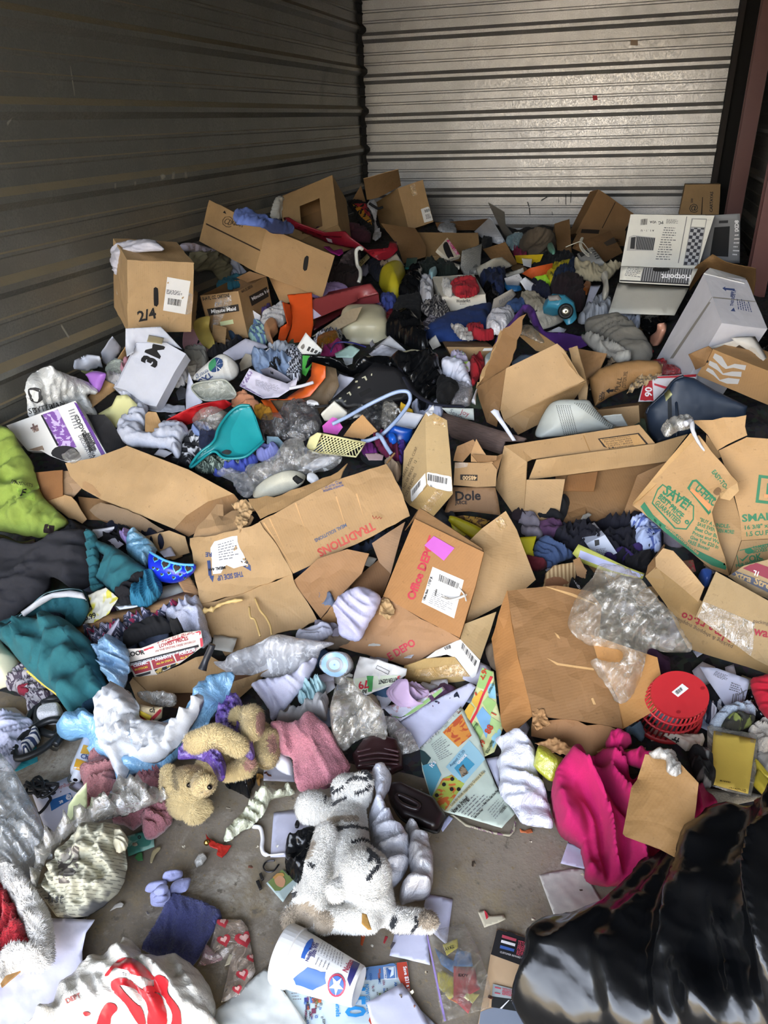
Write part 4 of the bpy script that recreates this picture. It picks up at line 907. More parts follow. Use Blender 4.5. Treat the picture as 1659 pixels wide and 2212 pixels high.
# ================================================================ middle of the heap, left
Z('E')
paper('stack of white papers pushed against the left wall','600,310,8 700,262,14 800,275,14 820,350,5 700,380,0 590,360,2','#c6cad6',h=2,th=1.2)
paper('white sheet standing up against the left wall behind the 3M carton','805,230,12 895,98,26 965,185,14 950,260,5 880,350,2 820,310,4','#c3c7d6',h=2)
paper('green edged leaflet in front of the stack of white papers','640,350,4 700,335,5 770,390 720,420 650,380','#aab07a',h=5)
card('brown cardboard strip beside the 3M carton','850,370 940,290,6 1000,190,14 1060,150,14 1010,280,5 900,400',h=2)
card('brown corrugated strip between the white carrier bag and the yellow paper','700,580 830,440,5 910,480,4 920,520 730,665',h=5)
bag('clear bag of green packets left of the 3M carton','840,360 900,310 980,300 1010,380 960,430 880,430','#b9c0b2',h=6,puff=3)
cloth('pink cloth scrap against the 3M carton','960,380 1010,290 1050,265 1040,330 1000,400','#c98f9c',h=7,puff=2)
cloth('white cloth tucked under the left edge of the 3M carton','850,430 970,410 980,470 920,500 870,480','#c9c8cc',h=7,puff=2)
card('black piece of board between the yellow paper and the brown strip','760,660 880,530 960,560 950,600 800,710','#15140f',h=5)
paper('pale yellow folded paper in front of the 3M carton','780,715 890,650,3 930,570,6 1010,560,6 1115,660,2 990,760 920,830','#d2cf94',h=7)
paper('thin white printed paper beneath the 3M carton','1170,680 1300,620 1470,640 1480,690 1330,700','#bfc3cf',h=4,crum=.8)
WC = mr('#d5d6de',hx2='#c2b08a')
b = sheet('white_carton','910,500,4 1085,150,19 1320,145,19 1480,235,15 1390,380,10 1245,655,3 1160,640,4 1100,600,4 1000,525,4',mr('#d0d2dc'),'white 3M cardboard carton in front of the box marked 2/4','box',h=6,th=6,crum=.25,flat=True,smooth=False)
sheet('flap','1000,35,24 1280,20,22 1320,60,20 1450,200,14 1320,150,16 1085,155,16 1065,225,16 1010,260,15 998,190,16',mr('#c6c8d2'),parent=b,h=7,th=.3,crum=.3)
for dx_ in (0,6,12): text(b,'3M',1222 + dx_,350 + dx_ / 2,118,-66,INK,sx=.95)
sheet('tape','1185,85 1305,110 1290,160 1170,140',mp('#b0a480',.3),parent=b,h=27,th=.1)
decal(b,'912,500 1085,160 1095,160 925,505',mf('#aeb0bc'),'crease')
bag('crumpled white paper under the lower edge of the 3M carton','910,510 1000,520 1110,600 1170,640 1130,660 1050,650 980,580','#cfd0d8',name='crumpled_paper',cat='paper',h=7,puff=1.5,m=mr('#d2d3da'))
b = bag('white carrier bag with a black printed portrait mark and church name by the left wall','205,500,10 250,400,20 395,335,26 470,375,22 650,440,12 770,510,8 740,555,6 690,560,6 770,710,0 700,720,0 560,650,2 400,720,0 240,745,0 215,600,6','#d6d6d2',name='carrier_bag',cat='bag',h=2,puff=4,alpha=.96,crum=1.3)
decal(b,'228,520 270,505 320,520 325,560 335,600 300,628 260,622 235,580',INK,'printed_mark',rnd=True,off=3); decal(b,'240,525 290,535 310,545 305,610 262,605 250,560',mr('#d6d6d2'),'printed_mark',rnd=True,off=4.5)
text(b,'SBYTERIAN',235,715,42,-14,INK,bold=False,width=290,off=3)
r = sheet('purple_cup','690,400,8 740,375,9 800,380,10 840,400,10 820,470,6 780,545,2 740,500,3 710,430,6',mp('#a56fc4'),'lilac plastic container lid at the mouth of the white carrier bag','lid',h=6,th=.4,puff=2,rnd=True)
b = sheet('storage_kit_box','50,808,12 600,610,16 855,1045,2 780,1070,0 560,1110,0 400,1050,2 330,1010,4 220,1010,4',mr('#dcdad6'),'white and purple printed box with two holes, by the left wall','box',h=4,th=5,crum=.15,flat=True,smooth=False)
PUR = mf('#5b2a86',.4)
decal(b,'590,625 618,622 838,1035 808,1045',PUR,'purple_band',sp=2.5); decal(b,'340,720 460,680 610,980 500,1010 450,960',mn('#7a4f9c',hx2='#c3b0d6',sc=26),'printed_photo'); decal(b,'326,728 338,722 470,965 455,972',mf('#1c1626'),'dark_band',off=1.5)
decal(b,'245,825 300,800 312,850 270,865',mn('#8a7468',hx2='#c8b6ac',sc=40),'small_photo'); text(b,'+',255,870,80,-20,mf('#6a5450'))
lines(b,'545,690 600,672 660,830 600,850',7,GREYI,fill=.35); text(b,'CD/DVD',590,735,34,65); text(b,'DECORATIVE',622,890,26,63,GREYI); text(b,'MULTIMEDIA',648,880,26,63,INK); text(b,'STORAGE',672,885,26,63,GREYI); text(b,'SYSTEM',700,870,22,63,INK)
bars(b,'655,880 705,865 770,1000 715,1020',14)
decal(b,'408,1030 440,985 500,970 560,975 610,1000 640,1060 560,1095 450,1070',mf('#1b191c'),'hole',rnd=True,off=2.2)
clear('clear blister pack filling the round hole of the white and purple box','500,1040 600,1010 650,1060 600,1105 520,1090',h=13,puff=1,alpha=.3)
decal(b,'230,1000 340,968 360,1020 330,1020',mat('stripe','#5a3f3a',hx2='#b7a28a',sc=60),'side_opening',off=2)
card('black hexagonal plastic sheet behind the purple edge of the printed box','685,725,6 830,718,8 880,770,6 1000,950,0 985,1000,0 860,1040,0','#131215',h=6,name='black_board',cat='board')
r = cloth('white T-shirt crumpled over a piece of cardboard','930,830 980,760 1090,680 1175,660 1170,720 1150,880 1240,870 1310,790 1440,790 1500,850 1450,930 1440,1040 1400,1060 1330,990 1130,980 1000,950','#cdd1e0',h=8,puff=2.5,fold=2)
card('curved brown cardboard piece wrapped by the white T-shirt','1155,720,3 1180,695,4 1245,700,4 1285,790 1270,850 1155,895',h=11)
paper('small white label printed in blue below the white T-shirt','1225,1035 1270,985 1375,1020 1310,1060',h=7)
cloth('cluster of black and white sports shirts below the white T-shirt','1350,1080 1440,1000 1460,900 1560,880 1659,950 1700,1010 1560,1060 1500,1130 1400,1110','#26272e',h=3,puff=3,m=mn('#1b1c22',hx2='#d0d2d8',sc=13))
cloth('navy blue cloth right of the sports shirts','1590,930 1640,880 1780,920 1800,990 1700,1040 1600,1000','#1b2440',h=5,puff=4)
cloth('pale denim blue cloth above the navy cloth','1530,860 1600,790 1700,850 1700,900 1560,900','#7d93c6',h=6,puff=3)
# red basket tray, TXU cap
sheet('plastic_tray','1290,800,1 1480,690,7 1620,640,9 1800,610,8 1850,640,6 1700,720,2 1500,800,-1 1380,830,-2',mp('#b31f24',.35),'red woven plastic tray half buried left of the teal dustpan','tray',h=7,th=.5,sag=2,rnd=True,crum=.1)
paper('white arrow shaped sheet left of the white energy cap','1475,560 1500,380,8 1550,500,5 1610,620,2 1530,680 1480,690','#d3d7e8',h=6)
cloth('white shirts pile right of the 3M carton','1370,480 1440,380 1500,330 1500,440 1440,500','#d5d6de',h=4,puff=3)
paper('grey white crumpled packing paper behind the energy cap','1480,270 1560,250 1659,300 1659,360 1560,380 1500,340','#9f9a90',h=5,crum=1.5)
card('small clear lid rim in front of the sheet with the black mark','1400,540 1440,480 1490,520 1480,580 1420,600','#3b3f48',h=5,name='lid',cat='lid')
Z('F')
b = sheet('cap','60,575,2 150,480,8 270,392,13 350,410,12 420,480,7 415,560,3 330,610,1 200,600,1 110,600,0',ml('#d8d8d4'),'white cap with a green and blue energy company emblem','cap',h=9,th=.5,puff=3,fold=.5,rnd=True)
decal(b,'188,480 215,440 250,418 290,430 298,465 280,510 240,528 200,522',mf('#1d3a66'),'emblem',rnd=True,off=3)
decal(b,'188,480 215,440 240,425 246,470 200,522',mf('#2f7d55'),'emblem',rnd=True,off=4.2)
for q in ('244,475 275,430','244,475 296,455','244,475 285,505','244,475 250,526'):
    a,c = [tuple(map(float,t.split(','))) for t in q.split()]; decal(b,'%f,%f %f,%f %f,%f' % (a[0],a[1],c[0] + 4,c[1] - 3,c[0] - 4,c[1] + 3),whitem,'emblem_ray',off=5)
text(b,'TXU',200,528,44,148,BLUEI,off=4); text(b,'energy',180,505,32,148,mf('#5d6a86'),off=4,bold=False)
r = sheet('food_container','52,650 90,620,3 200,600,5 300,590,5 350,620,4 395,680,2 400,720,0 350,745,0 160,755,-1 80,700,-1',mat('film','#a9ada2',.25,alpha=.6),'clear frosted oval plastic lid lying below the energy cap','lid',h=12,th=.3,sag=1.5,rnd=True)
tube('rim','52,650 90,620,3 200,600,5 300,590,5 350,620,4 395,680,2 400,720,0 350,745,0 160,755,-1 80,700,-1',.35,mp('#a9ada2'),parent=r,h=12.2,closed=True)
paper('long lavender folded document below the torn cardboard square','300,375,3 480,260,6 640,310,4 655,330,4 500,400 380,440 310,420','#b4b4c4',h=8,th=.6)
cloth('black garment under the lavender document','180,370 300,300 400,275 430,300 300,380 220,410','#121116',h=6,puff=2)
cloth('grey and tan crumpled cloth at the foot of the juice carton','0,360 90,370 180,400 160,480 60,450 0,470','#86857f',h=4,puff=3)
paper('light packing paper below the grey and tan cloth','0,480 90,460 80,540 20,620 -40,560','#b7b4aa',h=6,crum=1)
cloth('faded light blue denim jeans in the middle of the heap','530,370,4 600,350,5 760,370,6 860,440,4 830,560,0 780,600 660,560 600,560 540,480','#8aa0c2',h=7,puff=2.5,fold=2.2)
cloth('black lining in the open waist of the denim jeans','660,500 700,460 760,450 750,500 700,540','#0e1016',h=11,puff=1)
cloth('black and white houndstooth cloth right of the denim jeans','790,400 880,340 950,370 930,480 920,580 850,600 800,540 840,450','#777b88',h=9,puff=2.5,m=mat('check','#2a2c36',hx2='#c4c8d4',sc=120))
cloth('white drawstring bag above the denim jeans','650,350 760,325 880,330 800,400 740,380','#b9c0cc',h=8,puff=2)
tube('drawstring','640,365 700,325 680,370 720,400 750,395',.25,mf('#d8d8dc'),'white drawstring lying on the pale denim','string',h=13)
card('brown edged paper pack left of the houndstooth cloth','480,380,5 520,390,5 545,470 440,520 430,460','#a49c8c',h=7)
b = sheet('certificate','430,640,2 510,500,8 640,560,5 810,620,5 900,570,8 880,640,5 740,730,1 620,740,0',mr('#cfcbdc'),'white certificate with a purple scroll border in the middle of the heap','certificate',h=10,th=.05,crum=.2,sag=1.5)
lines(b,'560,590 780,650 700,710 560,640',9,GREYI,fill=.25); decal(b,'430,640 510,500 540,530 480,640 500,660 640,740 620,742',mn('#8b7aa2',hx2='#cfcbdc',sc=60),'scroll_border')
paper('dark edged sheet behind the purple bordered certificate','560,520 680,490,6 800,560,4 850,600,2 780,620 640,560','#8b8894',h=8)
bx = sheet('shoe_box','600,750,2 790,745,0 940,640,3 1000,560,8 1010,450,14 1115,480,14 1115,570,10 1060,640,6 990,720,3 880,750,1 670,745,1 780,900,-2 690,880,-2',mp('#cf5a1c',.45),'open orange shoe box lid with a dark inside, in the middle of the heap','shoe box',h=11,th=.4,crum=.15)
sheet('inner_side','670,755,1 880,755,1 1060,645,6 1120,560,9 1120,480,12 1200,500,10 1225,640,4 1150,770,-2 1060,870,-2 800,900,-3',mc('#75624a'),parent=bx,h=9,th=.4,sag=3,crum=.1)
tube('plastic_knife','830,660 930,640 1020,612',.7,mp('#d8d8e2'),'white plastic strip across the orange box','strip',h=20)
card('bright green plastic sheet between the houndstooth cloth and the black bag','935,395,6 1080,400,5 1010,460,3 960,560,0 930,540,0','#3f9e3a',h=9,name='plastic_sheet',cat='plastic')
r = sheet('window_box','890,330,6 960,215,12 1000,260,10 1090,350,6 1080,385,4 1030,390,4 930,385,4',mr('#d9d9d6'),'white die-cut plastic grille with a heart shaped hole','grille',h=9,th=.3)
decal(r,'920,330 945,305 952,330 935,350',mf('#77736c'),'heart_hole',rnd=True)
for i in range(4): decal(r,'%d,%d %d,%d %d,%d %d,%d' % (985 + i * 28,325 + i * 14,1003 + i * 28,333 + i * 14,985 + i * 28,366 + i * 9,967 + i * 28,358 + i * 9),mf('#3c3a38'),'slot')
cloth('magenta cloth behind the mint envelope','1080,385 1200,320 1270,330 1240,390 1120,400','#8d1f5e',h=7,puff=2)
paper('mint green envelope in the middle of the heap','1190,380 1320,310,3 1390,350,2 1330,410 1200,410','#a9c9c0',h=10,th=.4)
paper('folded white leaflet under the mint envelope','1250,410 1340,400 1330,460 1280,480','#c8ced6',h=9)
tube('purple_cable','1160,370 1200,300 1320,295 1440,330',.35,mp('#2c2c6e'),'dark blue cord looping behind the mint envelope','cord',h=12)
sack('black bin bag twisted around the black plastic cover','960,500,3 1000,410,7 1130,405,8 1250,450,6 1330,520,3 1380,430,5 1500,400,5 1659,410,4 1700,470,2 1560,500,2 1480,520,0 1380,540,0 1330,565,-1 1220,520,1 1120,460,4 1030,450,5',h=8,puff=2,crum=1.5)
clear('clear smoky film bag left of the teal dustpan','60,900,2 120,830,6 220,800,7 330,850,6 350,900,2 280,990,0 180,1030,-1 100,980,0',h=9,puff=3,hx='#8e8880',alpha=.35)
cloth('peach salmon cloth between the certificate and the dustpan','365,790 440,710 520,750 600,800 620,830 500,830','#d6946f',h=8,puff=2)
cloth('mustard yellow cloth scrap beside the dustpan','550,860 600,830 700,870 690,900 600,900','#c8922e',h=8,puff=2)
clear('smoky grey translucent bag bundle right of the dustpan','600,960 650,890 760,880 800,830 900,800 1010,830 1080,920 1085,990 1000,1060 850,1080 720,1060 640,1020',h=6,puff=5,hx='#6b6d72',alpha=.62,crum=1.6)
clear('rounded translucent grey bag on top of the smoky bag bundle','780,840 850,800 960,800 1060,870 1085,940 1040,1010 940,1020 860,980 800,900',h=10,puff=5,hx='#7a7c80',alpha=.6,crum=1.6)
tube('eyeglass_frame','880,770 980,780 1060,800 1130,790 1140,800 1060,810 980,800',.3,INK,'black wire spectacles on the open orange shoe box','spectacles',h=15)
sheet('spoon','965,775 1000,757 1050,770 1065,790 1000,800',mp('#dfe1e6'),'white plastic spoon bowl on the orange shoe box','spoon',h=15,th=.2,puff=1,rnd=True)
# teal dustpan
TEAL = mp('#1a888f',.3)
b = sheet('dustpan','245,1050,4 265,980,6 340,870,8 430,800,10 515,795,10 560,880,7 625,1078,1 560,1140,1 480,1200,0 380,1215,0 300,1210,0 240,1160,1 180,1180,0 60,1290,-2 50,1260,-2 120,1170,1 200,1110,3',TEAL,'teal plastic dustpan lying in the middle left of the heap','dustpan',h=12,th=.4,sag=1.2,crum=.05,sp=4)
tube('rim','515,797,10 430,800,10 340,870,8 265,980,6 240,1060,4 200,1110,3 120,1170,1 52,1260,-1 55,1285,-1 180,1185,0 240,1163,1 300,1210,0 380,1217,0 480,1202,0 560,1140,1 625,1078,1',.55,TEAL,parent=b,h=12.8)
sheet('rubber_lip','510,797 530,797 640,1060 622,1078',mf('#2c3030'),parent=b,h=13,th=.8)
decal(b,'455,825 520,800 618,1075 560,1130 480,1190 400,1170 360,1100 365,1000',mp('#1f959c',.3),'inner_face',off=1.5)
decal(b,'290,1170 330,1150 370,1165 350,1190 310,1185',mat('rubbish'),'dirt',rnd=True,off=2.5)
cloth('speckled dark green knitted cloth under the dustpan','80,1300 200,1200 300,1220 400,1230 530,1190 460,1260 330,1300 180,1335','#3c4a46',h=6,puff=3,m=mn('#36443e',hx2='#93a296',sc=90))
cloth('cobalt blue satin cloth below the dustpan','220,1330 330,1300 450,1250 560,1190 580,1240 500,1300 480,1330 360,1330 270,1360','#4d5ec0',h=5,puff=2.5,fold=2.5)
cloth('black fabric at the right end of the dustpan','520,1190 560,1110 640,1080 650,1140 580,1200','#0d0e12',h=7,puff=2)
cloth('periwinkle shirt peeping out below the smoky bag','570,1210 620,1150 740,1150 750,1200 640,1240','#7d86c8',h=7,puff=2.5)
card('slate blue card right of the dustpan','650,1040,4 740,1045,3 790,1100 730,1140 650,1165','#6d8a9c',h=8,name='card',cat='card',th=.1)
paper('white printed carton end between the hangers','1080,870,4 1185,770,9 1290,860,4 1240,930 1110,920','#d2d0c6',h=12,th=1.5)
b = sheet('plastic_cover','1140,770,4 1510,450,12 1659,490,10 1690,500,9 1760,560,6 1860,660,2 1790,740,-1 1420,810,0 1290,820,1',mp('#1d1d20',.4),'black slotted plastic appliance cover in the middle of the heap','plastic cover',h=11,th=1.2,flat=True,crum=.02)
for q in ('1355,600 1375,597 1372,612 1352,615','1375,648 1395,643 1392,658 1372,662','1225,735 1245,730 1242,745 1222,748','1265,760 1282,752 1280,768 1262,772'): decal(b,q,mf('#a6a38a'),'slot')
for q in ('1405,575 1435,560 1450,590 1440,600 1425,575 1410,582','1285,700 1310,685 1325,710 1315,720 1303,697 1290,708','1480,545 1490,540 1488,560 1478,560'): decal(b,q,mf('#b5b29a'),'slot')
decal(b,'1380,700 1470,655 1490,680 1400,730',mf('#0f0f10'),'worn_patch')
paper('white cloth like sheet left of the black plastic cover','1200,590,3 1230,540,5 1350,575,3 1290,640 1160,770 1150,750','#c9cbdc',h=8,crum=.8)
card('magenta card among the hangers','1090,960,3 1170,890,6 1210,900,6 1255,970,3 1210,1030 1100,1010','#c556b4',h=12,name='card',cat='card',th=.05)
card('tan crumpled cardboard square beside the magenta card','1260,1040 1330,940,5 1410,870,9 1530,1000,3 1420,1065 1340,1055','#b98d5a',h=10,rag=1)
# cream lattice basket
CRM = mp('#d9d39c',.4)
g = sheet('plastic_grater','965,1120,2 990,1050,6 1050,1012,9 1085,1020,9 1040,1130,3 1015,1160,1 975,1140,1',CRM,'cream plastic lattice basket lid in the middle of the heap','basket lid',h=12,th=.3,crum=.05)
A_,B_,C_,D_ = [P3(*px(x,y),d) for x,y,d in ((1070,1018,.19),(1435,1095,.16),(1360,1205,.12),(1010,1165,.13))]
q = lambda u,v: (A_ * (1 - u) + B_ * u) * (1 - v) + (D_ * (1 - u) + C_ * u) * v
L_ = []
for i in range(15):
    for s_ in (1,-1):
        u0 = i / 14; pts = [(u0 + s_ * v * .3,v) for v in np.linspace(0,1,9)]; pts = [q(u,v) for u,v in pts if 0 <= u <= 1]
        if len(pts) > 1: L_.append(tube_geo(pts,.0024,4))
v,f = merge(L_); mesh('lattice',v,f,CRM,g,kind='stuff')
tube('rim',[q(*p) for p in ((0,0),(.5,0),(1,0),(1,.5),(1,1),(.5,1),(0,1),(0,.5),(0,0))],.35,CRM,parent=g)
# clear film and white things above the TRADITIONS carton
b = clear('big sheet of clear plastic film above the meal carton','470,1350,0 500,1270,2 600,1250,4 720,1180,6 790,1080,8 920,1050,9 960,1130,7 1100,1180,5 1250,1200,5 1180,1300,2 1000,1340,1 900,1400,0 700,1370,0 560,1480,-2 480,1430,-1',h=10,puff=3,alpha=.38,hx='#c4c2bf',crum=1.8)
paper('lined white sheet seen through the clear film','930,1290 1080,1200,3 1240,1205,3 1150,1270 1020,1320','#c3c5cf',h=10)
sheet('round_cushion','540,1500 620,1400,5 760,1330,9 880,1320,8 960,1370,5 880,1440,1 700,1500,0',ml('#d9d6c4'),'cream rounded cushion under the clear film above the meal carton','cushion',h=7,th=.5,puff=4,rnd=True)
sheet('comb','855,1375,3 880,1357,4 940,1395,2 900,1420,0',mf('#141414'),'black plastic clip on the cream cushion','clip',h=15,th=.5,puff=1)
sheet('spoon','968,1380 985,1345 1030,1345 1070,1385 1030,1420 1000,1410',mp('#e4e6ec'),'white plastic ladle bowl at the rim of the meal carton','ladle',h=16,th=.3,puff=1.5,rnd=True)
clear('glossy clear bottle shaped bag left of the cream cushion','250,1340 350,1310 450,1330 540,1400 540,1480 500,1530 420,1490 370,1400',h=10,puff=3,alpha=.3,hx='#d0d2da',crum=2)
# ---- middle of the heap, right
Z('G')
paper('yellow grey sheet bent over the black bag in the middle','310,375,3 400,350,6 560,370,6 620,410,3 500,430,4 380,415','#a9a284',h=9)
paper('crumpled white printed sheets behind the black bag','60,370 170,300,3 290,340 340,400 200,410 90,400','#bcbdc8',h=8,crum=1)
sack('big glossy black bin bag in the middle of the heap','230,420,6 330,400,8 500,390,8 600,410,6 640,520,4 660,590,2 620,680,0 600,760,-1 520,840,-1 460,830,-1 430,700,2 400,640,4 300,540,6',h=9,puff=5,crum=2.2,fold=2.4)
cloth('black velvet cloth at the right of the glossy bin bag','600,640 660,600 760,640 780,660 740,720 690,780 610,760','#09090c',h=12,puff=3)
r = sheet('strap','250,430 300,450,1 350,560 400,650 480,720 570,770 700,785 800,790 830,815 800,805 690,805 560,790 470,745 385,680 330,580 290,480',ml('#191c30'),'navy blue strap lying across the glossy bin bag','strap',h=17,th=.3)
bag('crumpled white tissue paper right of the glossy bin bag','650,420,5 800,440,5 850,520,3 880,650,0 780,620 700,600 650,540,2','#cfd1e0',h=9,puff=3,m=mr('#cdd0e0'),name='tissue_paper',cat='paper')
clear('clear wrinkled film bag below the white tissue paper','710,780 770,700 740,620 800,620 880,670 890,720 860,800 800,800',h=9,puff=3,alpha=.5,hx='#c9c6cc')
cloth('white and lime green printed T-shirt above the tissue paper','710,430 760,405 820,415 870,480 860,520 790,500','#b3a9c0',h=10,puff=3,m=mn('#b6aec6',hx2='#9cc04a',sc=9))
cloth('red net cloth in the middle of the heap','870,460 920,420 960,430 990,490 950,560 900,630 875,620','#a01522',h=9,puff=3)
sheet('plastic_jug','985,440 1040,395 1060,420 1030,480 990,490',mp('#bcc8c8'),'white plastic jug tucked beside the open carton','jug',h=10,th=.5,puff=3,rnd=True)
sheet('plug','880,760 905,695 918,660 925,665 915,705 912,775',mp('#d6d6da'),'white electric plug on a cord at the corner of the open carton','plug',h=13,th=1,puff=.8)
# low brown carton
b = box('cardboard_box','low brown carton with a white label in the middle of the heap','box','680,330 1055,330 800,560 645,285',card_m,anchor=(0,12),near=(0,1,.6),amp=.2)
decal(b,'980,340 1055,338 1040,360 965,362',labelm,'shipping_label')
# open carton right (big)
q0,q1,q2,q3 = [P3(*px(*t[:2]),t[2]) for t in ((1155,505,.22),(1560,305,.30),(1659,660,.16),(1105,970,.04))]
b = group_root('cardboard_box',(q0 + q2) / 2 - np.array([0,0,.1]),'big open cardboard carton with upright torn flaps in the right middle','box')
f_ = panel(b,[P3(*px(*t[:2]),t[2]) for t in ((1155,500,.24),(1555,305,.34),(1659,480,.26),(1775,600,.22),(1140,925,.05),(1108,830,.08))],cardl,'front_panel',seed=1,amp=.4)
panel(b,[P3(*px(*t[:2]),t[2]) for t in ((1140,918,.055),(1660,660,.20),(1790,610,.21),(1640,830,.06),(1250,1030,.02))],card_m,'lower_flap',seed=2,amp=.5)
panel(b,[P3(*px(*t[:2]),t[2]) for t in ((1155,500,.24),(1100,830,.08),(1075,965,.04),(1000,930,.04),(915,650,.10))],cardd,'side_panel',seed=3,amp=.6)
panel(b,[P3(*px(*t[:2]),t[2]) for t in ((915,645,.10),(1010,470,.22),(1060,330,.30),(1130,195,.38),(1310,55,.46),(1200,440,.26),(1160,505,.22))],cardi,'back_flap',seed=4,amp=.8,rag=.5)
panel(b,[P3(*px(*t[:2]),t[2]) for t in ((1060,340,.30),(1110,200,.38),(1160,350,.27),(940,610,.14),(915,645,.11))],cardl,'torn_edge',seed=5,amp=.8,rag=.6)
panel(b,[P3(*px(*t[:2]),t[2]) for t in ((1555,305,.34),(1605,350,.32),(1730,560,.24),(1775,600,.22),(1659,480,.26))],cardl,'right_flap',seed=6)
f_.ob; decal(f_,'1105,830 1125,832 1100,940 1085,940',tape_m,'tape')
lf = panel(b,[P3(*px(*t[:2]),t[2]) for t in ((1245,230,.28),(1330,155,.32),(1640,370,.20),(1610,410,.18),(1390,360,.20))],card_m,'inner_flap',seed=7)
clear('strip of clear parcel tape on the inner cardboard flap of the open carton','1215,235 1330,150 1450,270 1430,300 1300,240',h=32,puff=.5,alpha=.7,hx='#a99c88')
sheet('picture_book','1200,450 1280,385 1400,390 1350,450 1220,480',mp('#7890a8'),'pale blue booklet inside the big open carton','booklet',h=18,th=1)
Z('H')
card('upright narrow torn cardboard flap right of the big open carton','100,190,20 165,170,20 215,350,14 250,500,6 240,595,2 180,590,2 160,430,8',CBL,h=8,rag=1)
card('brown carton side behind the upright narrow flap','170,190,10 400,230,12 340,360,6 270,430,2 230,540,0 200,380,4',CBD,h=6)
cloth('white sheet edge below the grey felt cloth','200,90 330,130 450,180 560,230 590,275 480,290 400,250 300,200','#bcb8ae',h=10,puff=2)
# fraying parcel
b = sheet('parcel','262,420,5 340,350,8 480,300,10 640,280,11 790,285,11 835,330,9 830,380,7 740,440,4 640,470,2 560,510,1 420,570,-1 310,640,-3 290,560,-1',mc('#9a7448'),'battered oblong cardboard parcel with a frayed end and a black arrow','parcel',h=7,th=2,puff=4,pr=.6,crum=.3)
text(b,'GLUE',375,590,24,-80,width=60); text(b,'EXTRA',358,600,22,-82,width=60); decal(b,'393,522 425,498 422,512 455,508 450,528 420,530 420,545',INK,'arrow'); text(b,'PULL',500,520,34,-80,mf('#4a3820')); text(b,'COTTON 395L',545,500,30,-82,mf('#4a3820'),width=130); text(b,'PH',475,530,22,-80)
g_ = sheet('frayed_end','640,400 690,330 780,290 838,300 835,380 740,430 600,490 560,520 590,450',mn('#b59a70',hx2='#7d6f60',sc=60),parent=b,h=15,th=.3,crum=2.2,cw=2.5,rag=3)
sheet('torn_fibre','380,300 420,240,4 440,280,4 430,330 360,340',mc('#7d6c58'),'torn grey cardboard fibres left of the battered parcel','cardboard',h=10,th=.3,crum=2,rag=2)
b = sheet('mail_box','650,600 690,450,5 720,410,7 1110,390,7 1100,430,6 930,440,5 770,600,0',mr('#d9d6dc'),'white and red postal box partly covered by the blue case','box',h=7,th=2)
decal(b,'655,600 695,450 755,440 765,600',mf('#b21f2c',.5),'red_band'); decal(b,'730,415 1110,392 1105,412 760,425',mf('#b21f2c',.5),'red_band'); text(b,'90',750,570,55,-88,whitem,off=2); decal(b,'770,462 900,500 870,512 770,478',mf('#c23a48',.5),'red_line',off=1.5)
clear('red printed film above the postal box','750,290 850,300 960,370 970,390 820,395 780,340',h=10,puff=2,hx='#a0222a',alpha=1)
b = box('cardboard_box','small brown carton wedged behind the grey speaker shell','box','650,635 740,600 660,800 320,670',card_m,anchor=(0,8),near=(.3,1,.6),amp=.2)
# blue suitcase
NAVY = mp('#212f42',.5)
b = sheet('suitcase','712,700,5 735,650,8 860,530,13 930,440,18 1000,408,19 1080,420,18 1250,520,14 1500,640,10 1480,740,5 1200,780,3 1000,880,0 800,925,0 740,850,1',NAVY,'old dark blue suitcase with brass latches in the right of the heap','suitcase',h=8,th=6,puff=1.5,pr=.2,crum=.15,fold=0,sp=5)
decal(b,'875,580 905,570 915,900 880,905',mf('#1b2026'),'seam'); tube('edge_binding','918,480,12 928,520,11 945,640,8 950,760,4 945,880,0',.5,mp('#1c2838'),parent=b,h=10)
for (x_,y_) in ((885,560),(905,830)):
    decal(b,'%d,%d %d,%d %d,%d %d,%d' % (x_ - 35,y_ - 20,x_ + 5,y_ - 55,x_ + 28,y_ - 10,x_ - 22,y_ + 45),mat('metal','#8d8a62',.45),'latch_plate',off=2.5)
    tube('latch','%d,%d %d,%d' % (x_ - 10,y_ + 15,x_ + 24,y_ - 14),.5,mat('metal','#d6d2c0',.25),parent=b,h=17 if y_ < 700 else 11)
tube('edge_binding','712,700,4 735,650,6 860,530,12 930,440,17 1000,408,19',.6,mp('#1c2838'),parent=b,h=9)
# brown box with white wave emblem
b = quadbox('cardboard_box','brown box with a white wave emblem at the right edge','box','1230,195,26 1720,390,26 1680,640,14 1105,400,14',mc('#a88154'),14,h=6,amp=.15)
EM = mf('#b9b7b5')
for q in ('1245,228 1300,255 1345,330 1400,310 1490,322 1480,360 1390,340 1330,350 1300,330 1230,262','1205,285 1260,310 1310,385 1380,370 1455,372 1450,412 1370,405 1305,395 1265,360 1195,318','1190,340 1230,360 1285,435 1350,420 1440,430 1425,468 1340,465 1280,442 1235,400 1175,362'): decal(b,q,EM,'emblem')
decal(b,'1172,292 1185,280 1196,290 1188,303',INK,'hole',rnd=True)
card('brown flap rising left of the box with the wave emblem','1035,240,20 1185,180,24 1220,205,24 1160,330,17 1090,360,12',CBD,h=8)
b = sheet('white_carton','1175,190,20 1390,130,26 1370,110,27 1520,105,27 1659,360,22 1659,400,18 1515,300,20 1510,245,20 1230,200,20',mr('#bdb8b0'),'white carton with a dark hexagonal hole behind the wave emblem box','box',h=8,th=3,crum=.15)
decal(b,'1368,205 1435,160 1500,200 1515,245 1415,258',mf('#3a2a1a'),'hole',off=2); decal(b,'1520,110 1600,180 1659,300 1659,360 1560,230 1515,250',mr('#cfcac0'),'curved_flap',off=2)
sack('black shadowed cloth in the right corner beside the white carton','1560,190 1640,60 1720,60 1720,380 1659,350',h=12,puff=3)
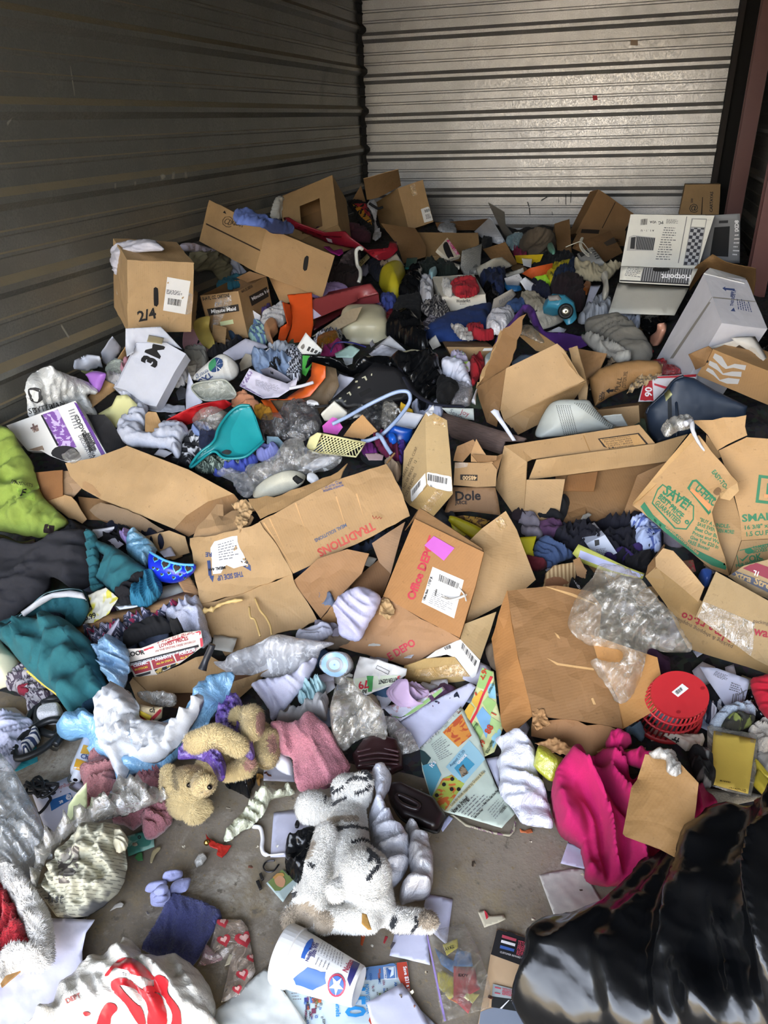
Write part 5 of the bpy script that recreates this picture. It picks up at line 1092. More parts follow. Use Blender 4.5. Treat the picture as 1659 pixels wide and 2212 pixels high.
# grey monitor shell
GP = mp('#b4b9b4',.5)
b = sheet('monitor_housing','-150,880,0 -130,780,3 -60,650,9 0,605,12 80,592,13 180,595,13 260,600,12 300,650,10 400,760,4 460,810,1 300,840,0 0,880,0',GP,'pale grey perforated plastic monitor housing in the right middle','monitor housing',h=9,th=1,puff=4,fold=0,crum=0,rnd=True,pr=.6)
rg_ = np.random.RandomState(3); v = []; f = []
pts = []
for i in range(21):
    for j in range(7): pts.append((10 + j * 17 + i * 3,640 + i * 11.5))
    for j in range(6): pts.append((150 + j * 18 + i * 13.5,620 + i * 9.5 + j * 2))
for (x_,y_) in pts:
    for dx,dy in ((-3,-3),(3,-3),(3,3),(-3,3)): v.append(px(x_ + dx,y_ + dy))
T_,ok = cast(b,v,.002); f = [(4*i,4*i+1,4*i+2,4*i+3) for i in range(len(pts)) if ok[4*i:4*i+4].all()]
if f: T_[~ok] = T_[ok].mean(0); mesh('vent_holes',T_,f,mf('#4a4c48'),b,kind='stuff')
card('plain white board behind the open carton with the return address','370,730,6 515,712,8 562,795,2 460,805,0','#c4c8c4',h=8,name='white_board',cat='board')
# open carton with return address
tl,tr = P3(*px(-420,935),.24),P3(*px(660,785),.30)
b = group_root('cardboard_box',P3(*px(200,1400),0),'open cardboard carton with a boxed return address on its flap','box')
S3 = lambda *a: [P3(*px(x,y),d) for x,y,d in a]
f1 = panel(b,S3((-400,950,.16),(655,785,.24),(780,935,.20),(-180,1055,.14),(-225,1075,.14)),card_m,'top_panel',seed=1)
f2 = panel(b,S3((-150,1060,.15),(0,1040,.17),(780,935,.21),(1030,860,.22),(870,1075,.14),(0,1190,.08),(-210,1215,.08)),cardl,'front_flap',seed=2,amp=.4)
panel(b,S3((-400,950,.16),(-225,1075,.14),(-255,1590,.0),(-470,1280,.02)),cardl,'left_panel',seed=3)
f4 = panel(b,S3((-225,1215,.10),(75,1210,.10),(30,1480,.02),(-255,1595,.0)),cardl,'left_flap',seed=4)
panel(b,S3((0,1185,.04),(870,1075,.08),(640,1180,.05),(530,1480,.0),(500,1530,-.02),(0,1560,-.02)),cardi,'inside_panel',seed=5)
panel(b,S3((100,1180,.06),(330,1150,.08),(300,1305,.06),(40,1300,.04)),mc('#8a6038'),'inner_flap',seed=6)
panel(b,S3((640,1180,.13),(870,1075,.17),(830,1350,.06),(600,1540,.02),(510,1530,.02)),cardd,'right_flap',seed=7)
decal(f1,'330,895 650,850 725,938 400,992',mf('#231a12'),'address_frame'); decal(f1,'345,900 642,860 705,936 412,982',mc('#b28a55'),'address_field',off=1.6)
for i,t_ in enumerate(('Plastics Dialogue Enterprises Inc.','Pine Lake Industrial Park','Dunbridge, OH  43414','Ph: 800-487-8156  F: 888-852-8144','www.palwest.com')): text(f1,t_,366 + i * 14,912 + i * 16,14,-8,off=2.3,bold=False,width=220 - i * 8)
text(f1,'3101',412,985,22,-8,off=2.3)
decal(f1,'215,870 222,869 280,1010 272,1011',mf('#8d6a3c'),'crease')
# ================================================================ nearer slope of the heap
Z('I')
LIME = '#93a84a'
b = cloth('lime green tote bag with black lettering at the left edge','-150,-430,16 20,-440,18 110,-380,16 150,-300,12 250,-160,6 280,-60,4 330,100,2 420,200,0 545,330,-2 430,400,-3 360,445,-4 200,435,-3 0,395,-2 -150,380,0',LIME,name='tote_bag',cat='bag',h=9,puff=4,fold=2.4,fw=10,m=ml(LIME),pr=.4)
decal(b,'135,55 215,48 275,100 280,155 200,140 145,105',ml('#9cbc4c'),'logo_field'); text(b,'E',150,110,64,12,off=3); text(b,'E',152,110,64,12,off=3); text(b,'PRODUITS',90,12,26,12,off=3,bold=False); tube('snap','200,228 208,234',.7,mat('metal','#b8bca8',.3),parent=b,h=14)
decal(b,'362,338 432,350 425,420 345,405',mf('#2c1c18'),'leather_patch',off=2.5)
tube('handle','-60,430 40,455 120,495 200,500 280,480',1.1,mp('#3c2622'),parent=b,h=7)
for q,l in (('30,455 80,450 60,480 20,480',''),): pass
# torn open carton, left
b = group_root('cardboard_box',P3(*px(900,250),0),'torn open cardboard carton with a long smooth side, left of the centre','box')
S3 = lambda *a: [P3(*px(x,y),d) for x,y,d in a]
f1 = panel(b,S3((520,-145,.12),(765,-190,.14),(1010,-285,.16),(1500,-95,.16),(1860,100,.14),(1655,160,.08),(1490,270,.04),(1390,380,.02),(1100,260,.05),(800,140,.07),(655,60,.08),(560,-40,.10)),cardl,'top_panel',seed=1,amp=.7,th=.5)
panel(b,S3((1860,100,.139),(1940,200,.08),(1500,440,.0),(1390,380,.02),(1490,270,.04),(1655,160,.08)),cardd,'end_panel',seed=2,amp=.5)
panel(b,S3((240,-70,.11),(500,-90,.12),(500,110,.09),(310,170,.07),(270,60,.09)),mc('#8d6038'),'left_flap',seed=3,amp=.5)
panel(b,S3((310,170,.065),(500,110,.085),(560,120,.08),(640,220,.05),(695,305,.02),(660,335,.01),(540,290,.03),(420,200,.05)),card_m,'lower_flap',seed=4,amp=.9,rag=.5)
panel(b,S3((490,-80,.10),(540,-80,.10),(640,30,.07),(650,60,.06),(570,140,.05),(490,110,.08)),mc('#a08262'),'crumpled_edge',seed=5,amp=1.5)
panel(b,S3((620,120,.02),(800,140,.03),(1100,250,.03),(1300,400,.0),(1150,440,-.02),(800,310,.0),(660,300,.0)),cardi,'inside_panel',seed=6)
panel(b,S3((715,235,.055),(800,160,.075),(1110,265,.06),(1300,390,.03),(1180,440,.02),(980,360,.03),(800,310,.04)),mc('#8d7458'),'hanging_strip',seed=7,amp=.8,rag=.4)
panel(b,S3((1155,445,.03),(1345,390,.05),(1480,440,.04),(1520,570,.0),(1330,620,-.01),(1260,560,.0)),cardl,'folded_flap',seed=8,amp=.6,bend=2)
decal(f1,'660,5 680,0 735,25 805,110 775,160 650,100',mr('#a8845c'),'peeled_paper'); text(f1,'RE',1370,480,10,0)
cloth('dark cloth heap below the torn open carton','420,400 600,340 760,380 960,360 1100,420 1170,470 1100,560 900,640 700,560 500,480','#16161b',h=1,puff=3)
paper('white paper pack edge between the carton and the green jacket','735,400,3 910,375,5 885,410 780,465',h=6,th=.8)
paper('small white card with a pale blue mark beside the green jacket','820,465 880,425 985,495 905,555','#c8c9d6',h=6)
cloth('lilac gathered cloth beside the light blue bag','955,420 1010,395 1060,400 1020,500 990,480','#a08ac2',h=6,puff=2)
bag('light blue plastic bag left of the blue heart bowl','1010,440,3 1070,385,5 1130,430 1240,520 1245,570 1190,640 1160,695 1090,650 1020,580','#6fa3c2',h=6,puff=4,alpha=.9)
# heart bowl
b = sheet('bowl','1195,560,5 1240,590,6 1330,635,6 1440,660,5 1545,665,4 1545,720,2 1480,780,-2 1380,800,-3 1270,770,-2 1200,700,1',mp('#1930c4',.25),'cobalt blue bowl pierced with heart shaped holes','bowl',h=9,th=.6,puff=4,rnd=True,crum=0,pr=.7)
def heart(ref,x,y,r_,a,m,off):
    P = []
    for i in range(16):
        t = 2 * math.pi * i / 16; hx = 16 * math.sin(t) ** 3 / 16; hy = -(13 * math.cos(t) - 5 * math.cos(2*t) - 2 * math.cos(3*t) - math.cos(4*t)) / 16
        ca,sa = math.cos(a),math.sin(a); P.append((x + r_ * (hx * ca - hy * sa),y + r_ * (hx * sa + hy * ca)))
    decal(ref,' '.join('%.1f,%.1f' % p for p in P),m,'heart',off=off,sp=3)
for x_,y_,r_ in ((1240,625,24),(1318,665,40),(1410,695,40),(1500,700,34),(1225,690,14),(1258,700,14),(1292,740,16),(1348,730,17),(1385,765,17),(1438,742,17),(1470,765,12)):
    heart(b,x_,y_,r_,.3,mp('#57b4d8'),2); heart(b,x_ - 2,y_ - 3,r_ * .72,.3,mf('#3a2a24'),3.2)
tube('rim','1195,560,5 1240,590,6 1330,635,6 1440,660,5 1545,665,4',.45,mp('#57a8d8',.25),parent=b,h=9.4)
# green and black jackets
TJ = ml('#24616b')
cloth('dark blue shirt under the light blue bag','1180,640 1250,600 1290,700 1240,740 1190,720','#101220',h=3,puff=1)
b = cloth('black quilted lining of the jacket laid open at the left edge','-150,480,8 60,470,9 200,500,10 300,480,12 400,420,12 520,390,12 660,380,10 700,420,8 730,600,4 720,800,2 600,860,2 480,790,3 400,760,3 380,860,1 200,1000,0 0,1120,-2 -150,1150,-2','#29292f',name='jacket',cat='clothing',h=6,puff=5,fold=2.2,fw=12,th=1)
cloth('','690,395,7 770,440,6 790,640,3 780,780,1 830,830,0 730,870,0 700,600,4','#24616b',name='front_placket',cat=None,parent=b,h=9,puff=2,m=TJ)
cloth('teal jacket sleeve with a knitted cuff lying towards the blue bowl','780,480,5 860,500,6 960,550,6 1060,620,5 1200,730,2 1100,800,1 1000,880,0 930,930,-1 880,870,-1 800,780,1 860,620,4 790,560,4','#24616b',name='jacket_sleeve',cat='clothing',h=7,puff=5,fold=2.2,fw=9,parent=b)
cloth('yellow piped edge behind the teal sleeve','930,550 1010,590 1130,680 1160,715 1080,670 980,610','#c9b869',h=9,puff=1,fold=.3)
cloth('black satin sleeve end between the teal sleeve and its cuff','930,920 1000,850 1120,770 1200,735 1220,760 1120,850 1040,960 960,980','#17151a',h=8,puff=3,name='sleeve_end',parent=b)
cloth('ribbed teal knit cuff beside the blue bowl','1040,970 1070,880 1200,750 1260,760 1290,820 1280,900 1180,990 1100,990','#1d5f7e',h=8,puff=4,m=mat('stripe','#1d5f7e',hx2='#2a7796',sc=60),name='knit_cuff',parent=b)
b = cloth('teal jacket body folded open with a white zip edge','0,1120,2 170,1050,4 330,930,7 400,880,7 560,860,6 660,880,5 695,960,3 700,1040,1 640,1150,-1 560,1140,-1 480,1050,2 300,1060,2 150,1130,0 0,1240,-2 -100,1240,-2','#24616b',name='jacket',cat='clothing',h=8,puff=2.5,fold=1)
sheet('zip_band','165,1040,4 330,920,7 420,885,7 560,865,6 660,885,5 685,940,4 660,935,4 540,920,5 420,930,5 300,1000,4 190,1080,3',ml('#c4c6cc'),parent=b,h=12.5,th=.3,puff=.8)
tube('zip','10,1180,1 170,1060,3 330,915,6 420,875,7 560,855,6 660,875,4 690,950,3',.45,mat('metal','#4a5c60',.4),parent=b,h=12)
jb = b; b = cloth('big teal jacket sleeve with yellow piping hanging down at the left','0,1240,0 160,1150,2 300,1130,4 430,1090,5 560,1140,4 650,1210,3 730,1290,2 780,1400,0 830,1560,-1 870,1700,-1 780,1760,-2 640,1820,-3 590,1880,-4 480,1720,-2 330,1600,-1 200,1480,-1 100,1350,-1','#27686f',name='jacket_sleeve',cat='clothing',h=8,puff=7,fold=2.4,fw=12,parent=jb)
tube('piping','200,1490,-1 330,1600,-2 480,1715,-3 600,1885,-4',.5,ml('#d8c45a'),parent=b,h=8)
decal(b,'440,1110 446,1106 640,1350 860,1690 850,1696 630,1360',ml('#16505a'),'seam')
cloth('dark ribbed cuff inside the big teal sleeve','650,1860 700,1800 830,1740 850,1760 790,1830 720,1870','#123850',h=4,puff=3,name='knit_cuff',parent=jb)
cloth('black opening with a dark blue sleeve under the teal jacket body','360,1070 480,1010 640,1000 690,1050 640,1130 520,1150','#15202c',h=6,puff=2)
b = paper('crumpled yellow leaflet with a telephone picture on the picture frame','690,900,3 830,840,5 940,930,3 860,1050,1 740,1120,-1 650,1130,-1 720,1010','#c5c07a',h=8,m=mn('#d0cdbf',hx2='#c9c04c',sc=9),crum=1.3)
text(b,'0.99',680,1110,40,-18)
# picture frame
b = group_root('framed_picture',P3(*px(1100,950),0),'wooden picture frame with a pale mount lying under the blue bowl','picture frame')
WD = mat('wood','#a9825a')
sheet('mount','700,1010 1000,900 1460,800 1480,880 1100,1000 700,1080',mr('#a9aba8'),parent=b,h=3,th=.5)
sheet('frame_rail','590,1165 700,1075 1100,1000 1460,880 1580,900 1570,930 1100,1070 760,1180 640,1200',WD,parent=b,h=6,th=1.5)
sheet('frame_rail','1400,770 1500,740 1590,890 1560,920 1465,880',WD,parent=b,h=6,th=1.5)
sheet('plate_edge','920,990 1000,985 1110,985 1060,1000 950,1015',mp('#cfd5dc'),'white plate rim with lettering beside the knitted cuff','plate',h=8,th=.5)
cloth('grey and red plaid cloth in front of the picture frame','680,1220 800,1170 950,1130 1100,1060 1250,1040 1460,980 1400,1040 1250,1090 1100,1150 1000,1230 900,1290 780,1340','#b1abc0',h=4,puff=2,m=mat('plaid','#aaa6ba',hx2='#3c3c50',sc=12))
sheet('strap','765,1325 870,1180,2 940,1085,4 950,1100,4 880,1230,2 800,1340',ml('#b8b4c6'),'lilac tape lying across the plaid cloth','strap',h=9,th=.3)
cloth('white fluffy cushion right of the plaid cloth','1330,1080 1480,1000 1600,950 1660,1180 1680,1260 1600,1320 1560,1200 1450,1180','#cdd0e6',name='cushion',cat='cushion',h=4,puff=4,kind='terry')
cloth('black velvet slippers on the plaid cloth','990,1260 1060,1180 1200,1120 1320,1110 1370,1170 1340,1200 1200,1230 1050,1300 990,1330','#141418',name='slipper',cat='slippers',h=7,puff=4,fold=.6)
cloth('small black slipper tip above the newspaper','1370,1200 1400,1165 1455,1170 1450,1200 1400,1215','#111114',name='slipper',cat='slippers',h=10,puff=2)
# newspaper
b = paper('red and white furniture advertisement newspaper in the carton','990,1335,5 1120,1330,6 1300,1260,7 1460,1205,8 1600,1185,7 1620,1310,4 1430,1450,1 1250,1540,-1 1070,1560,-2 1020,1440,1','#d8cdc0',h=6,m=mr('#d5cabd'),crum=.4,name='newspaper',cat='newspaper')
decal(b,'1120,1340 1600,1190 1608,1245 1330,1310 1150,1380',mr('#e0d8cc'),'field'); decal(b,'1100,1350 1590,1190 1592,1200 1110,1364',RED,'red_rule'); decal(b,'1585,1195 1612,1190 1618,1310 1600,1330',RED,'red_rule')
NR = mf('#9c2f36',.7)
decal(b,'1035,1440 1580,1300 1584,1318 1045,1462',mf('#1c1618',.7),'black_rule',off=1.5); text(b,"WORLD'S LARGEST IN-STOCK SELECTION OF NAME BRANDS",1050,1462,16,-14,whitem,off=3,width=520)
for q,t1,t2,tx,ty in (('1040,1470 1190,1430 1210,1500 1080,1535','CERAMIC','IN STOCKS',1070,1478),('1205,1425 1370,1380 1400,1440 1225,1495','LAMINATE','ALL IN STOCK',1240,1430),('1385,1375 1600,1318 1610,1370 1410,1435','PORCELAIN','ALL IN STOCK',1430,1385)):
    decal(b,q,NR,'advert_box',off=1.4); text(b,t1,tx,ty,20,-15,whitem,off=3); text(b,t2,tx + 10,ty + 30,15,-15,YEL,off=3)
decal(b,'1080,1545 1200,1510 1200,1530 1100,1560',INK,'photo'); decal(b,'1230,1500 1410,1445 1430,1450 1340,1510 1250,1540',mn('#1e1c1c',hx2='#b99a50',sc=40),'photo')
text(b,'UNDISPUTED EVERYDAY',1250,1290,30,-16,NR,width=300,off=2.5); text(b,'LOWEST PRICES',1270,1325,30,-16,NR,width=240,off=2.5); text(b,'IN THE ENTIRE FREE WORLD!',1240,1360,18,-14,NR,width=330,off=2.5,bold=False); text(b,'FLOOR',995,1400,36,-10,INK,off=2.5)
# carton tray holding the newspaper
b = group_root('cardboard_box',P3(*px(1300,1700),0),'low open cardboard box with a flap under the furniture newspaper','box')
panel(b,S3((1050,1560,.04),(1250,1540,.05),(1440,1460,.06),(1560,1400,.07),(1660,1380,.06),(1860,1500,.03),(1560,1680,.03),(1190,1685,.01)),card_m,'front_flap',seed=1,amp=.6)
panel(b,S3((1030,1600,.04),(1055,1565,.045),(1190,1690,.01),(1390,1960,-.02),(1340,1990,-.03),(1100,1780,.0)),cardl,'left_side',seed=2)
panel(b,S3((1190,1700,.0),(1660,1610,.01),(1980,1480,.03),(2080,1560,.03),(1750,1760,.0),(1400,1980,-.02)),mc('#6b4a30'),'inside_panel',seed=3)
panel(b,S3((1780,1620,.05),(2060,1530,.06),(2260,1440,.06),(2140,1520,.03),(1900,1730,.01),(1750,1810,.0)),cardl,'right_flap',seed=4,amp=.6)
tube('black_plastic_handle','1610,1500,2 1640,1420,4 1680,1330,7 1690,1300,8',[1.3,1.25,1.2,1.1,1.05,1.0,1,1,1,1,1,1,1,1,1,1,1,1,1],mp('#2c2d32',.4),'black plastic pan handle lying on the low open box','handle',h=8)
Z('J')
# meal carton, crushed: two big faces
b = group_root('cardboard_box',P3(*px(700,900),0),'big crushed meal carton printed with TRADITIONS and THIS SIDE UP','box')
S3 = lambda *a: [P3(*px(x,y),d) for x,y,d in a]
f1 = panel(b,S3((570,340,.17),(820,210,.21),(1100,60,.25),(1450,-60,.26),(1490,0,.25),(1560,150,.20),(1615,300,.14),(1300,470,.10),(1050,580,.08),(810,700,.07),(700,520,.12)),card_m,'long_side',seed=1,amp=.9,th=.5,rag=.15)
f2 = panel(b,S3((95,460,.12),(330,420,.15),(460,390,.17),(575,345,.175),(700,520,.125),(805,700,.075),(640,760,.07),(400,850,.06),(165,910,.06),(130,700,.09)),cardl,'end_side',seed=2,amp=1.0,th=.5,rag=.3)
f3 = panel(b,S3((165,915,.055),(400,855,.055),(640,765,.065),(800,705,.07),(830,790,.06),(980,1015,.02),(860,1075,.01),(700,1110,.01),(560,1180,.0),(340,1260,-.01),(200,1080,.02)),cardl,'end_flap',seed=3,amp=.8,th=.5,rag=.3)
panel(b,S3((500,185,.17),(680,165,.19),(900,90,.22),(1110,0,.25),(1180,-60,.26),(1130,40,.25),(820,210,.205),(575,320,.17)),card_m,'top_flap',seed=4,amp=1.1,rag=.5)
panel(b,S3((110,440,.12),(160,350,.14),(290,230,.15),(340,210,.15),(330,290,.13),(500,250,.15),(540,300,.155),(460,390,.15),(330,430,.14)),mc('#a58560'),'torn_edge',seed=5,amp=2.2,rag=.8)
sheet('torn_paper','380,215 420,180 500,190 540,240 500,290 490,340 430,400 400,330 430,270',mc('#b8976c'),parent=b,h=18,th=.2,crum=2,rag=3)
text(f1,'TRADITIONS',1355,345,58,153.5,mf('#b5483c',.7),width=430,bold=False); text(f1,'TRADITIONS',1354,343,58,153.5,mf('#b5483c',.7),width=430)
text(f1,'MEAL SOLUTIONS',1170,352,24,153,mf('#4b5870',.7),width=245); tube('figure_mark',[P3(*px(1355 + 8 * i,300 + 22 * abs(math.sin(i * 1.1))),.17) for i in range(9)],.12,mf('#b5483c',.7),parent=b)
for i,t_ in enumerate(('PACKAGED BY TRADITIONS','300 N. VALLEY DRIVE','AMES, IOWA 50010','WWW.TRADITIONS.COM')): text(f1,t_,1152 - i * 10,82 + 0 - i * 18,15,163,BLUEI,width=145)
for x0,y0,x1,y1 in ((600,350,830,690),(640,320,760,560),(820,215,900,420),(1100,170,1190,440),(1240,150,1300,330)): decal(f1,'%d,%d %d,%d %d,%d' % (x0,y0,x0 + 9,y0 - 4,x1,y1),mc('#c79d69'),'crease')
lb = decal(f2,'265,480 420,435 440,520 500,640 400,665 345,640 310,700 258,702 245,600 240,520',mr('#e0dfdc'),'torn_label',rag=1.5)
lines(f2,'290,500 420,460 440,600 300,620',7,GREYI,fill=.3); text(f2,'MEAL 444',340,650,20,172,off=2.5); decal(f2,'440,600 480,590 515,650 470,655',mn('#2d3340',hx2='#b99b6c',sc=120),'scuff')
text(f2,'RE',250,555,30,180,BLUEI); text(f2,'THIS SIDE UP',460,685,36,170,BLUEI,width=180)
decal(f2,'215,610 238,608 246,715 262,712 255,760 230,720 240,716 226,715',BLUEI,'arrow'); decal(f2,'455,645 515,640 518,682',BLUEI,'arrow')
tube('glue_bead','185,955 250,945 300,915 380,890 460,880',[.5,.9,1.1,.7,.5,.8,1.2,.6,.5,.4,.5,.6,.7,.5,.5,.4,.5,.6,.5,.6,.8,.6,.5,.4,.3],mp('#d9b878',.5),parent=b,h=7)
for q in ('505,930 515,1000 545,1020 580,1130','545,870 580,950 620,1000 650,1060 660,1120'): tube('glue_bead',q,.35,mp('#cfae72',.5),parent=b,h=6.5 if q[0:3] == '505' else 6)
# second crushed carton in the centre
b = group_root('cardboard_box',P3(*px(1150,900),0),'crushed cardboard carton with white cloth inside, in the centre','box')
panel(b,S3((800,755,.06),(980,600,.10),(1180,530,.12),(1330,560,.12),(1280,700,.08),(1100,880,.04),(1000,1010,.02),(900,880,.04)),mc('#9f7750'),'outer_side',seed=1,amp=1.3,th=.5)
panel(b,S3((1350,490,.10),(1580,340,.13),(1560,400,.12),(1480,700,.05),(1400,620,.07)),mc('#9a7a5c'),'dark_side',seed=2,amp=.8)
panel(b,S3((1280,700,.02),(1400,600,.04),(1480,700,.03),(1420,860,.0),(1200,790,.0)),mc('#7d5a3a'),'inside_panel',seed=3)
panel(b,S3((1000,1010,.02),(1100,880,.03),(1120,1080,.0),(1250,1180,-.01),(1200,1230,-.02),(1060,1110,.0)),mc('#a87f52'),'bottom_edge',seed=4,amp=1,rag=.4)
cloth('white cotton sheet tucked inside the crushed centre carton','1090,920,4 1150,840,6 1250,790,7 1320,800,7 1410,860,5 1380,960,4 1320,1060,2 1260,1160,0 1140,1130,-1 1110,1020,1','#c9c6e2',h=6,puff=3.5,fold=1)
cloth('dark navy cloth glimpsed behind the meal carton','810,700 880,670 960,600 1100,560 1350,480 1500,380 1450,480 1280,560 1100,700','#1a2438',h=2,puff=1.5)
# glued carton beneath the white film
bag('big white translucent film sheet below the meal carton','255,1310,-1 340,1300,1 380,1250,3 560,1180,6 700,1115,7 830,1140,6 960,1160,5 1090,1180,3 1000,1230,2 960,1330,0 870,1400,-1 700,1420,-1 500,1400,-2 380,1390,-2','#ccccd0',name='plastic_film',cat='plastic wrap',h=6,puff=2.5,alpha=.5,crum=2.4,fold=2)
cloth('white knitted sleeves under the meal carton flap','830,1150 900,1080 1040,1060 1080,1110 960,1170','#b9bac8',h=4,puff=2)
Z('K')
# Office carton
b = group_root('cardboard_box',P3(*px(550,1300),0),'tilted cardboard box with a magenta note, white label and red stamp','box')
S3 = lambda *a: [P3(*px(x,y),d) for x,y,d in a]
f1 = panel(b,S3((400,485,.25),(915,735,.25),(850,1000,.18),(735,1375,.09),(450,1230,.09),(165,1065,.09),(290,750,.17)),mc('#a47545'),'top_panel',seed=1,amp=.3,th=.5)
panel(b,S3((325,575,.18),(435,405,.26),(480,430,.26),(905,710,.245),(912,738,.242),(400,485,.245)),cardi,'top_edge',seed=2,amp=.2)
f3 = panel(b,S3((165,1065,.088),(450,1230,.088),(735,1378,.088),(560,1470,.05),(350,1585,.0),(100,1520,.0),(-250,1420,.0),(0,1300,.03),(80,1170,.06)),mc('#a9805a'),'front_flap',seed=3,amp=1.1,rag=.2)
f4 = panel(b,S3((815,645,.22),(900,560,.22),(1075,430,.24),(1160,570,.19),(1240,770,.14),(1305,940,.10),(1180,1050,.08),(1020,1140,.06),(775,1270,.05),(860,980,.12),(915,735,.20)),cardl,'open_flap',seed=4,amp=.6,bend=1)
sheet('torn_corner','150,1080 200,1070 250,1150 240,1190 190,1220 130,1180',mc('#b09064'),parent=b,h=10,th=.2,crum=1.5,rag=2)
decal(f1,'545,615 700,705 620,800 475,685',mr('#bd5cb8'),'magenta_note',off=2.2)
decal(f1,'535,845 768,945 695,1230 452,1110',labelm,'shipping_label'); bars(f1,'590,900 735,970 720,1010 580,950',26); bars(f1,'560,1010 575,1015 562,1065 548,1060',9); lines(f1,'545,1020 700,1100 670,1200 500,1120',8,GREYI,fill=.25); text(f1,'Office Basic    1 STEP JK',478,1100,18,-72,off=2.4,width=190)
PK = mf('#b83a48',.8); text(f1,'Office DEPOT',395,1100,62,-70,PK,width=500,off=.8,sx=1); text(f1,'Office DEPOT',397,1098,62,-70,PK,width=500,off=.8)
text(f3,'E DEPO',215,1545,56,-31,PK,width=230)
tube('loose_strip','600,1075 650,1095 720,1080 800,1050 820,1055',.4,mp('#d8d4cc'),parent=b,h=16); tube('loose_strip','640,875 690,930 730,1000 770,1050 785,1100',.22,mp('#d8d4cc'),parent=b,h=17)
decal(f4,'1000,500 1050,470 1095,540 1040,575',tape_m,'tape')
# cereal-like tall carton with barcode
b = group_root('cardboard_box',P3(*px(450,380),0),'tall narrow tan carton with two barcodes standing right of the meal carton','box')
TAN = mc('#a38b63')
fl = panel(b,S3((480,-300,.34),(490,242,.162),(362,385,.08),(300,320,.10),(320,-20,.22)),TAN,'left_side',seed=1)
fr = panel(b,S3((480,-300,.34),(500,-325,.34),(640,-250,.33),(665,0,.25),(685,298,.147),(490,240,.162)),mc('#ae9468'),'right_side',seed=2)
fb = panel(b,S3((490,240,.16),(685,300,.146),(660,330,.13),(530,480,.05),(360,385,.08)),mc('#b3945e'),'bottom_side',seed=3)
decal(fr,'475,135 680,170 685,285 640,280 600,290 560,270 490,255',labelm,'label',rag=1); bars(fr,'500,150 650,185 645,230 500,200',26)
decal(fl,'370,270 480,145 490,260 375,375',labelm,'label'); bars(fl,'385,275 445,195 445,235 385,315',14)
for i,t_ in enumerate(('MARKET POOL CORP.','NO OF PIECES   12','SIZE IN INCHES')): text(fl,t_,315 + i * 12,200 + i * 62,20,-66,mf('#4a3c28'),bold=False)
decal(fr,'528,-255 600,-275 632,-200 545,-215',tape_m,'tape'); decal(fb,'440,425 560,270 620,285 500,455',tape_m,'tape')
sheet('white_strip','480,-310 540,-370 545,-340 530,-300 500,-290',mr('#dedee2'),'torn white label strip on top of the tan carton','label',h=36,th=.1,crum=.6)
# 48500 box and juice box
b = group_root('cardboard_box',P3(*px(860,300),0),'battered small carton printed 48500 with torn taped top','box')
f1 = panel(b,S3((700,65,.16),(975,70,.16),(1015,120,.14),(1005,245,.09),(860,250,.09),(690,235,.10)),card_m,'front_side',seed=1,amp=.5)
panel(b,S3((690,60,.16),(720,-50,.20),(830,-110,.22),(870,-60,.20),(820,0,.18),(760,70,.16)),cardd,'left_flap',seed=2,amp=1,rag=.4)
panel(b,S3((820,0,.18),(860,-110,.22),(900,-40,.20),(940,20,.18),(990,70,.16),(820,60,.165)),mc('#b08a5e'),'mid_flap',seed=3,amp=1)
panel(b,S3((825,5,.19),(1015,15,.19),(1010,50,.18),(870,60,.18)),cardd,'right_flap',seed=4,amp=.5,th=.7)
panel(b,S3((975,75,.155),(1010,20,.17),(1060,0,.17),(1010,160,.12),(985,200,.10)),cardd,'corner',seed=5)
decal(f1,'740,155 870,158 868,202 740,195',mf('#2c241e'),'print_band'); text(f1,'48500',862,166,30,180,mf('#cfae80'),off=2.4)
decal(f1,'690,60 800,70 790,100 700,110',ctape,'tape')
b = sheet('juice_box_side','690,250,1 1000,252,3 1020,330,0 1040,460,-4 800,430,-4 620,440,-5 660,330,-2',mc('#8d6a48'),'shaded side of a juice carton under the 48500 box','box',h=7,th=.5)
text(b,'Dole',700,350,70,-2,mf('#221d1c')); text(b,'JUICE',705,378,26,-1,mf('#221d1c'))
# wooden board
Z('G')
b = sheet('shelf_board','655,850,5 1010,965,8 1310,1055,8 1290,1080,6 1140,1080,4 1110,1185,1 720,1050,1 635,930,2',mat('wood','#5d4c46'),'dark walnut veneer shelf board in the middle of the heap','board',h=8,th=1.8,flat=True,crum=.02)
b = paper('greeting card with red script lettering behind the walnut board','640,815,4 895,820,4 900,915 720,890','#c9d0ca',h=9); text(b,'Season',700,850,36,30,GREYI,bold=False); text(b,'Joy',790,860,40,20,mf('#a03a4a'),bold=False)
paper('white box lid seen below the blue hanger','250,960,3 330,840,6 500,870,5 430,980 300,985','#d4d7e2',h=9)
cloth('yellow scrap above the white box lid','310,820 350,815 420,850 340,850','#d2a826',h=12,puff=1)
cloth('crumpled white leaflets left of the walnut board','400,790 460,760 600,750 650,820 640,880 520,870 440,860','#bcc3dc',h=7,puff=2)
sheet('toy_case','190,1040 215,985,4 270,955,6 410,985,4 400,1060 330,1140,-2 280,1120',mp('#124aa6',.3),'royal blue plastic case with a round knob under the hanger','plastic case',h=11,th=2,puff=2)
sheet('knob','215,1050 240,1035 275,1045 285,1080 255,1098 225,1085',mp('#1c5cc4',.3),'round blue knob of the royal blue case','knob',h=15,th=.5,puff=2,rnd=True)
cloth('dark magenta dress crumpled under the hangers','100,1060 160,1035 300,1110 330,1180 300,1280 220,1230 130,1140','#6c1440',h=9,puff=2.5,fold=2.5)
cloth('violet shiny fabric right of the magenta dress','280,1140 340,1100 360,1150 320,1260 280,1210','#452a86',h=9,puff=2)
cloth('purple net fabric left of the magenta dress','0,1140 80,1080 120,1140 140,1200 40,1200','#6a1c70',h=8,puff=2)
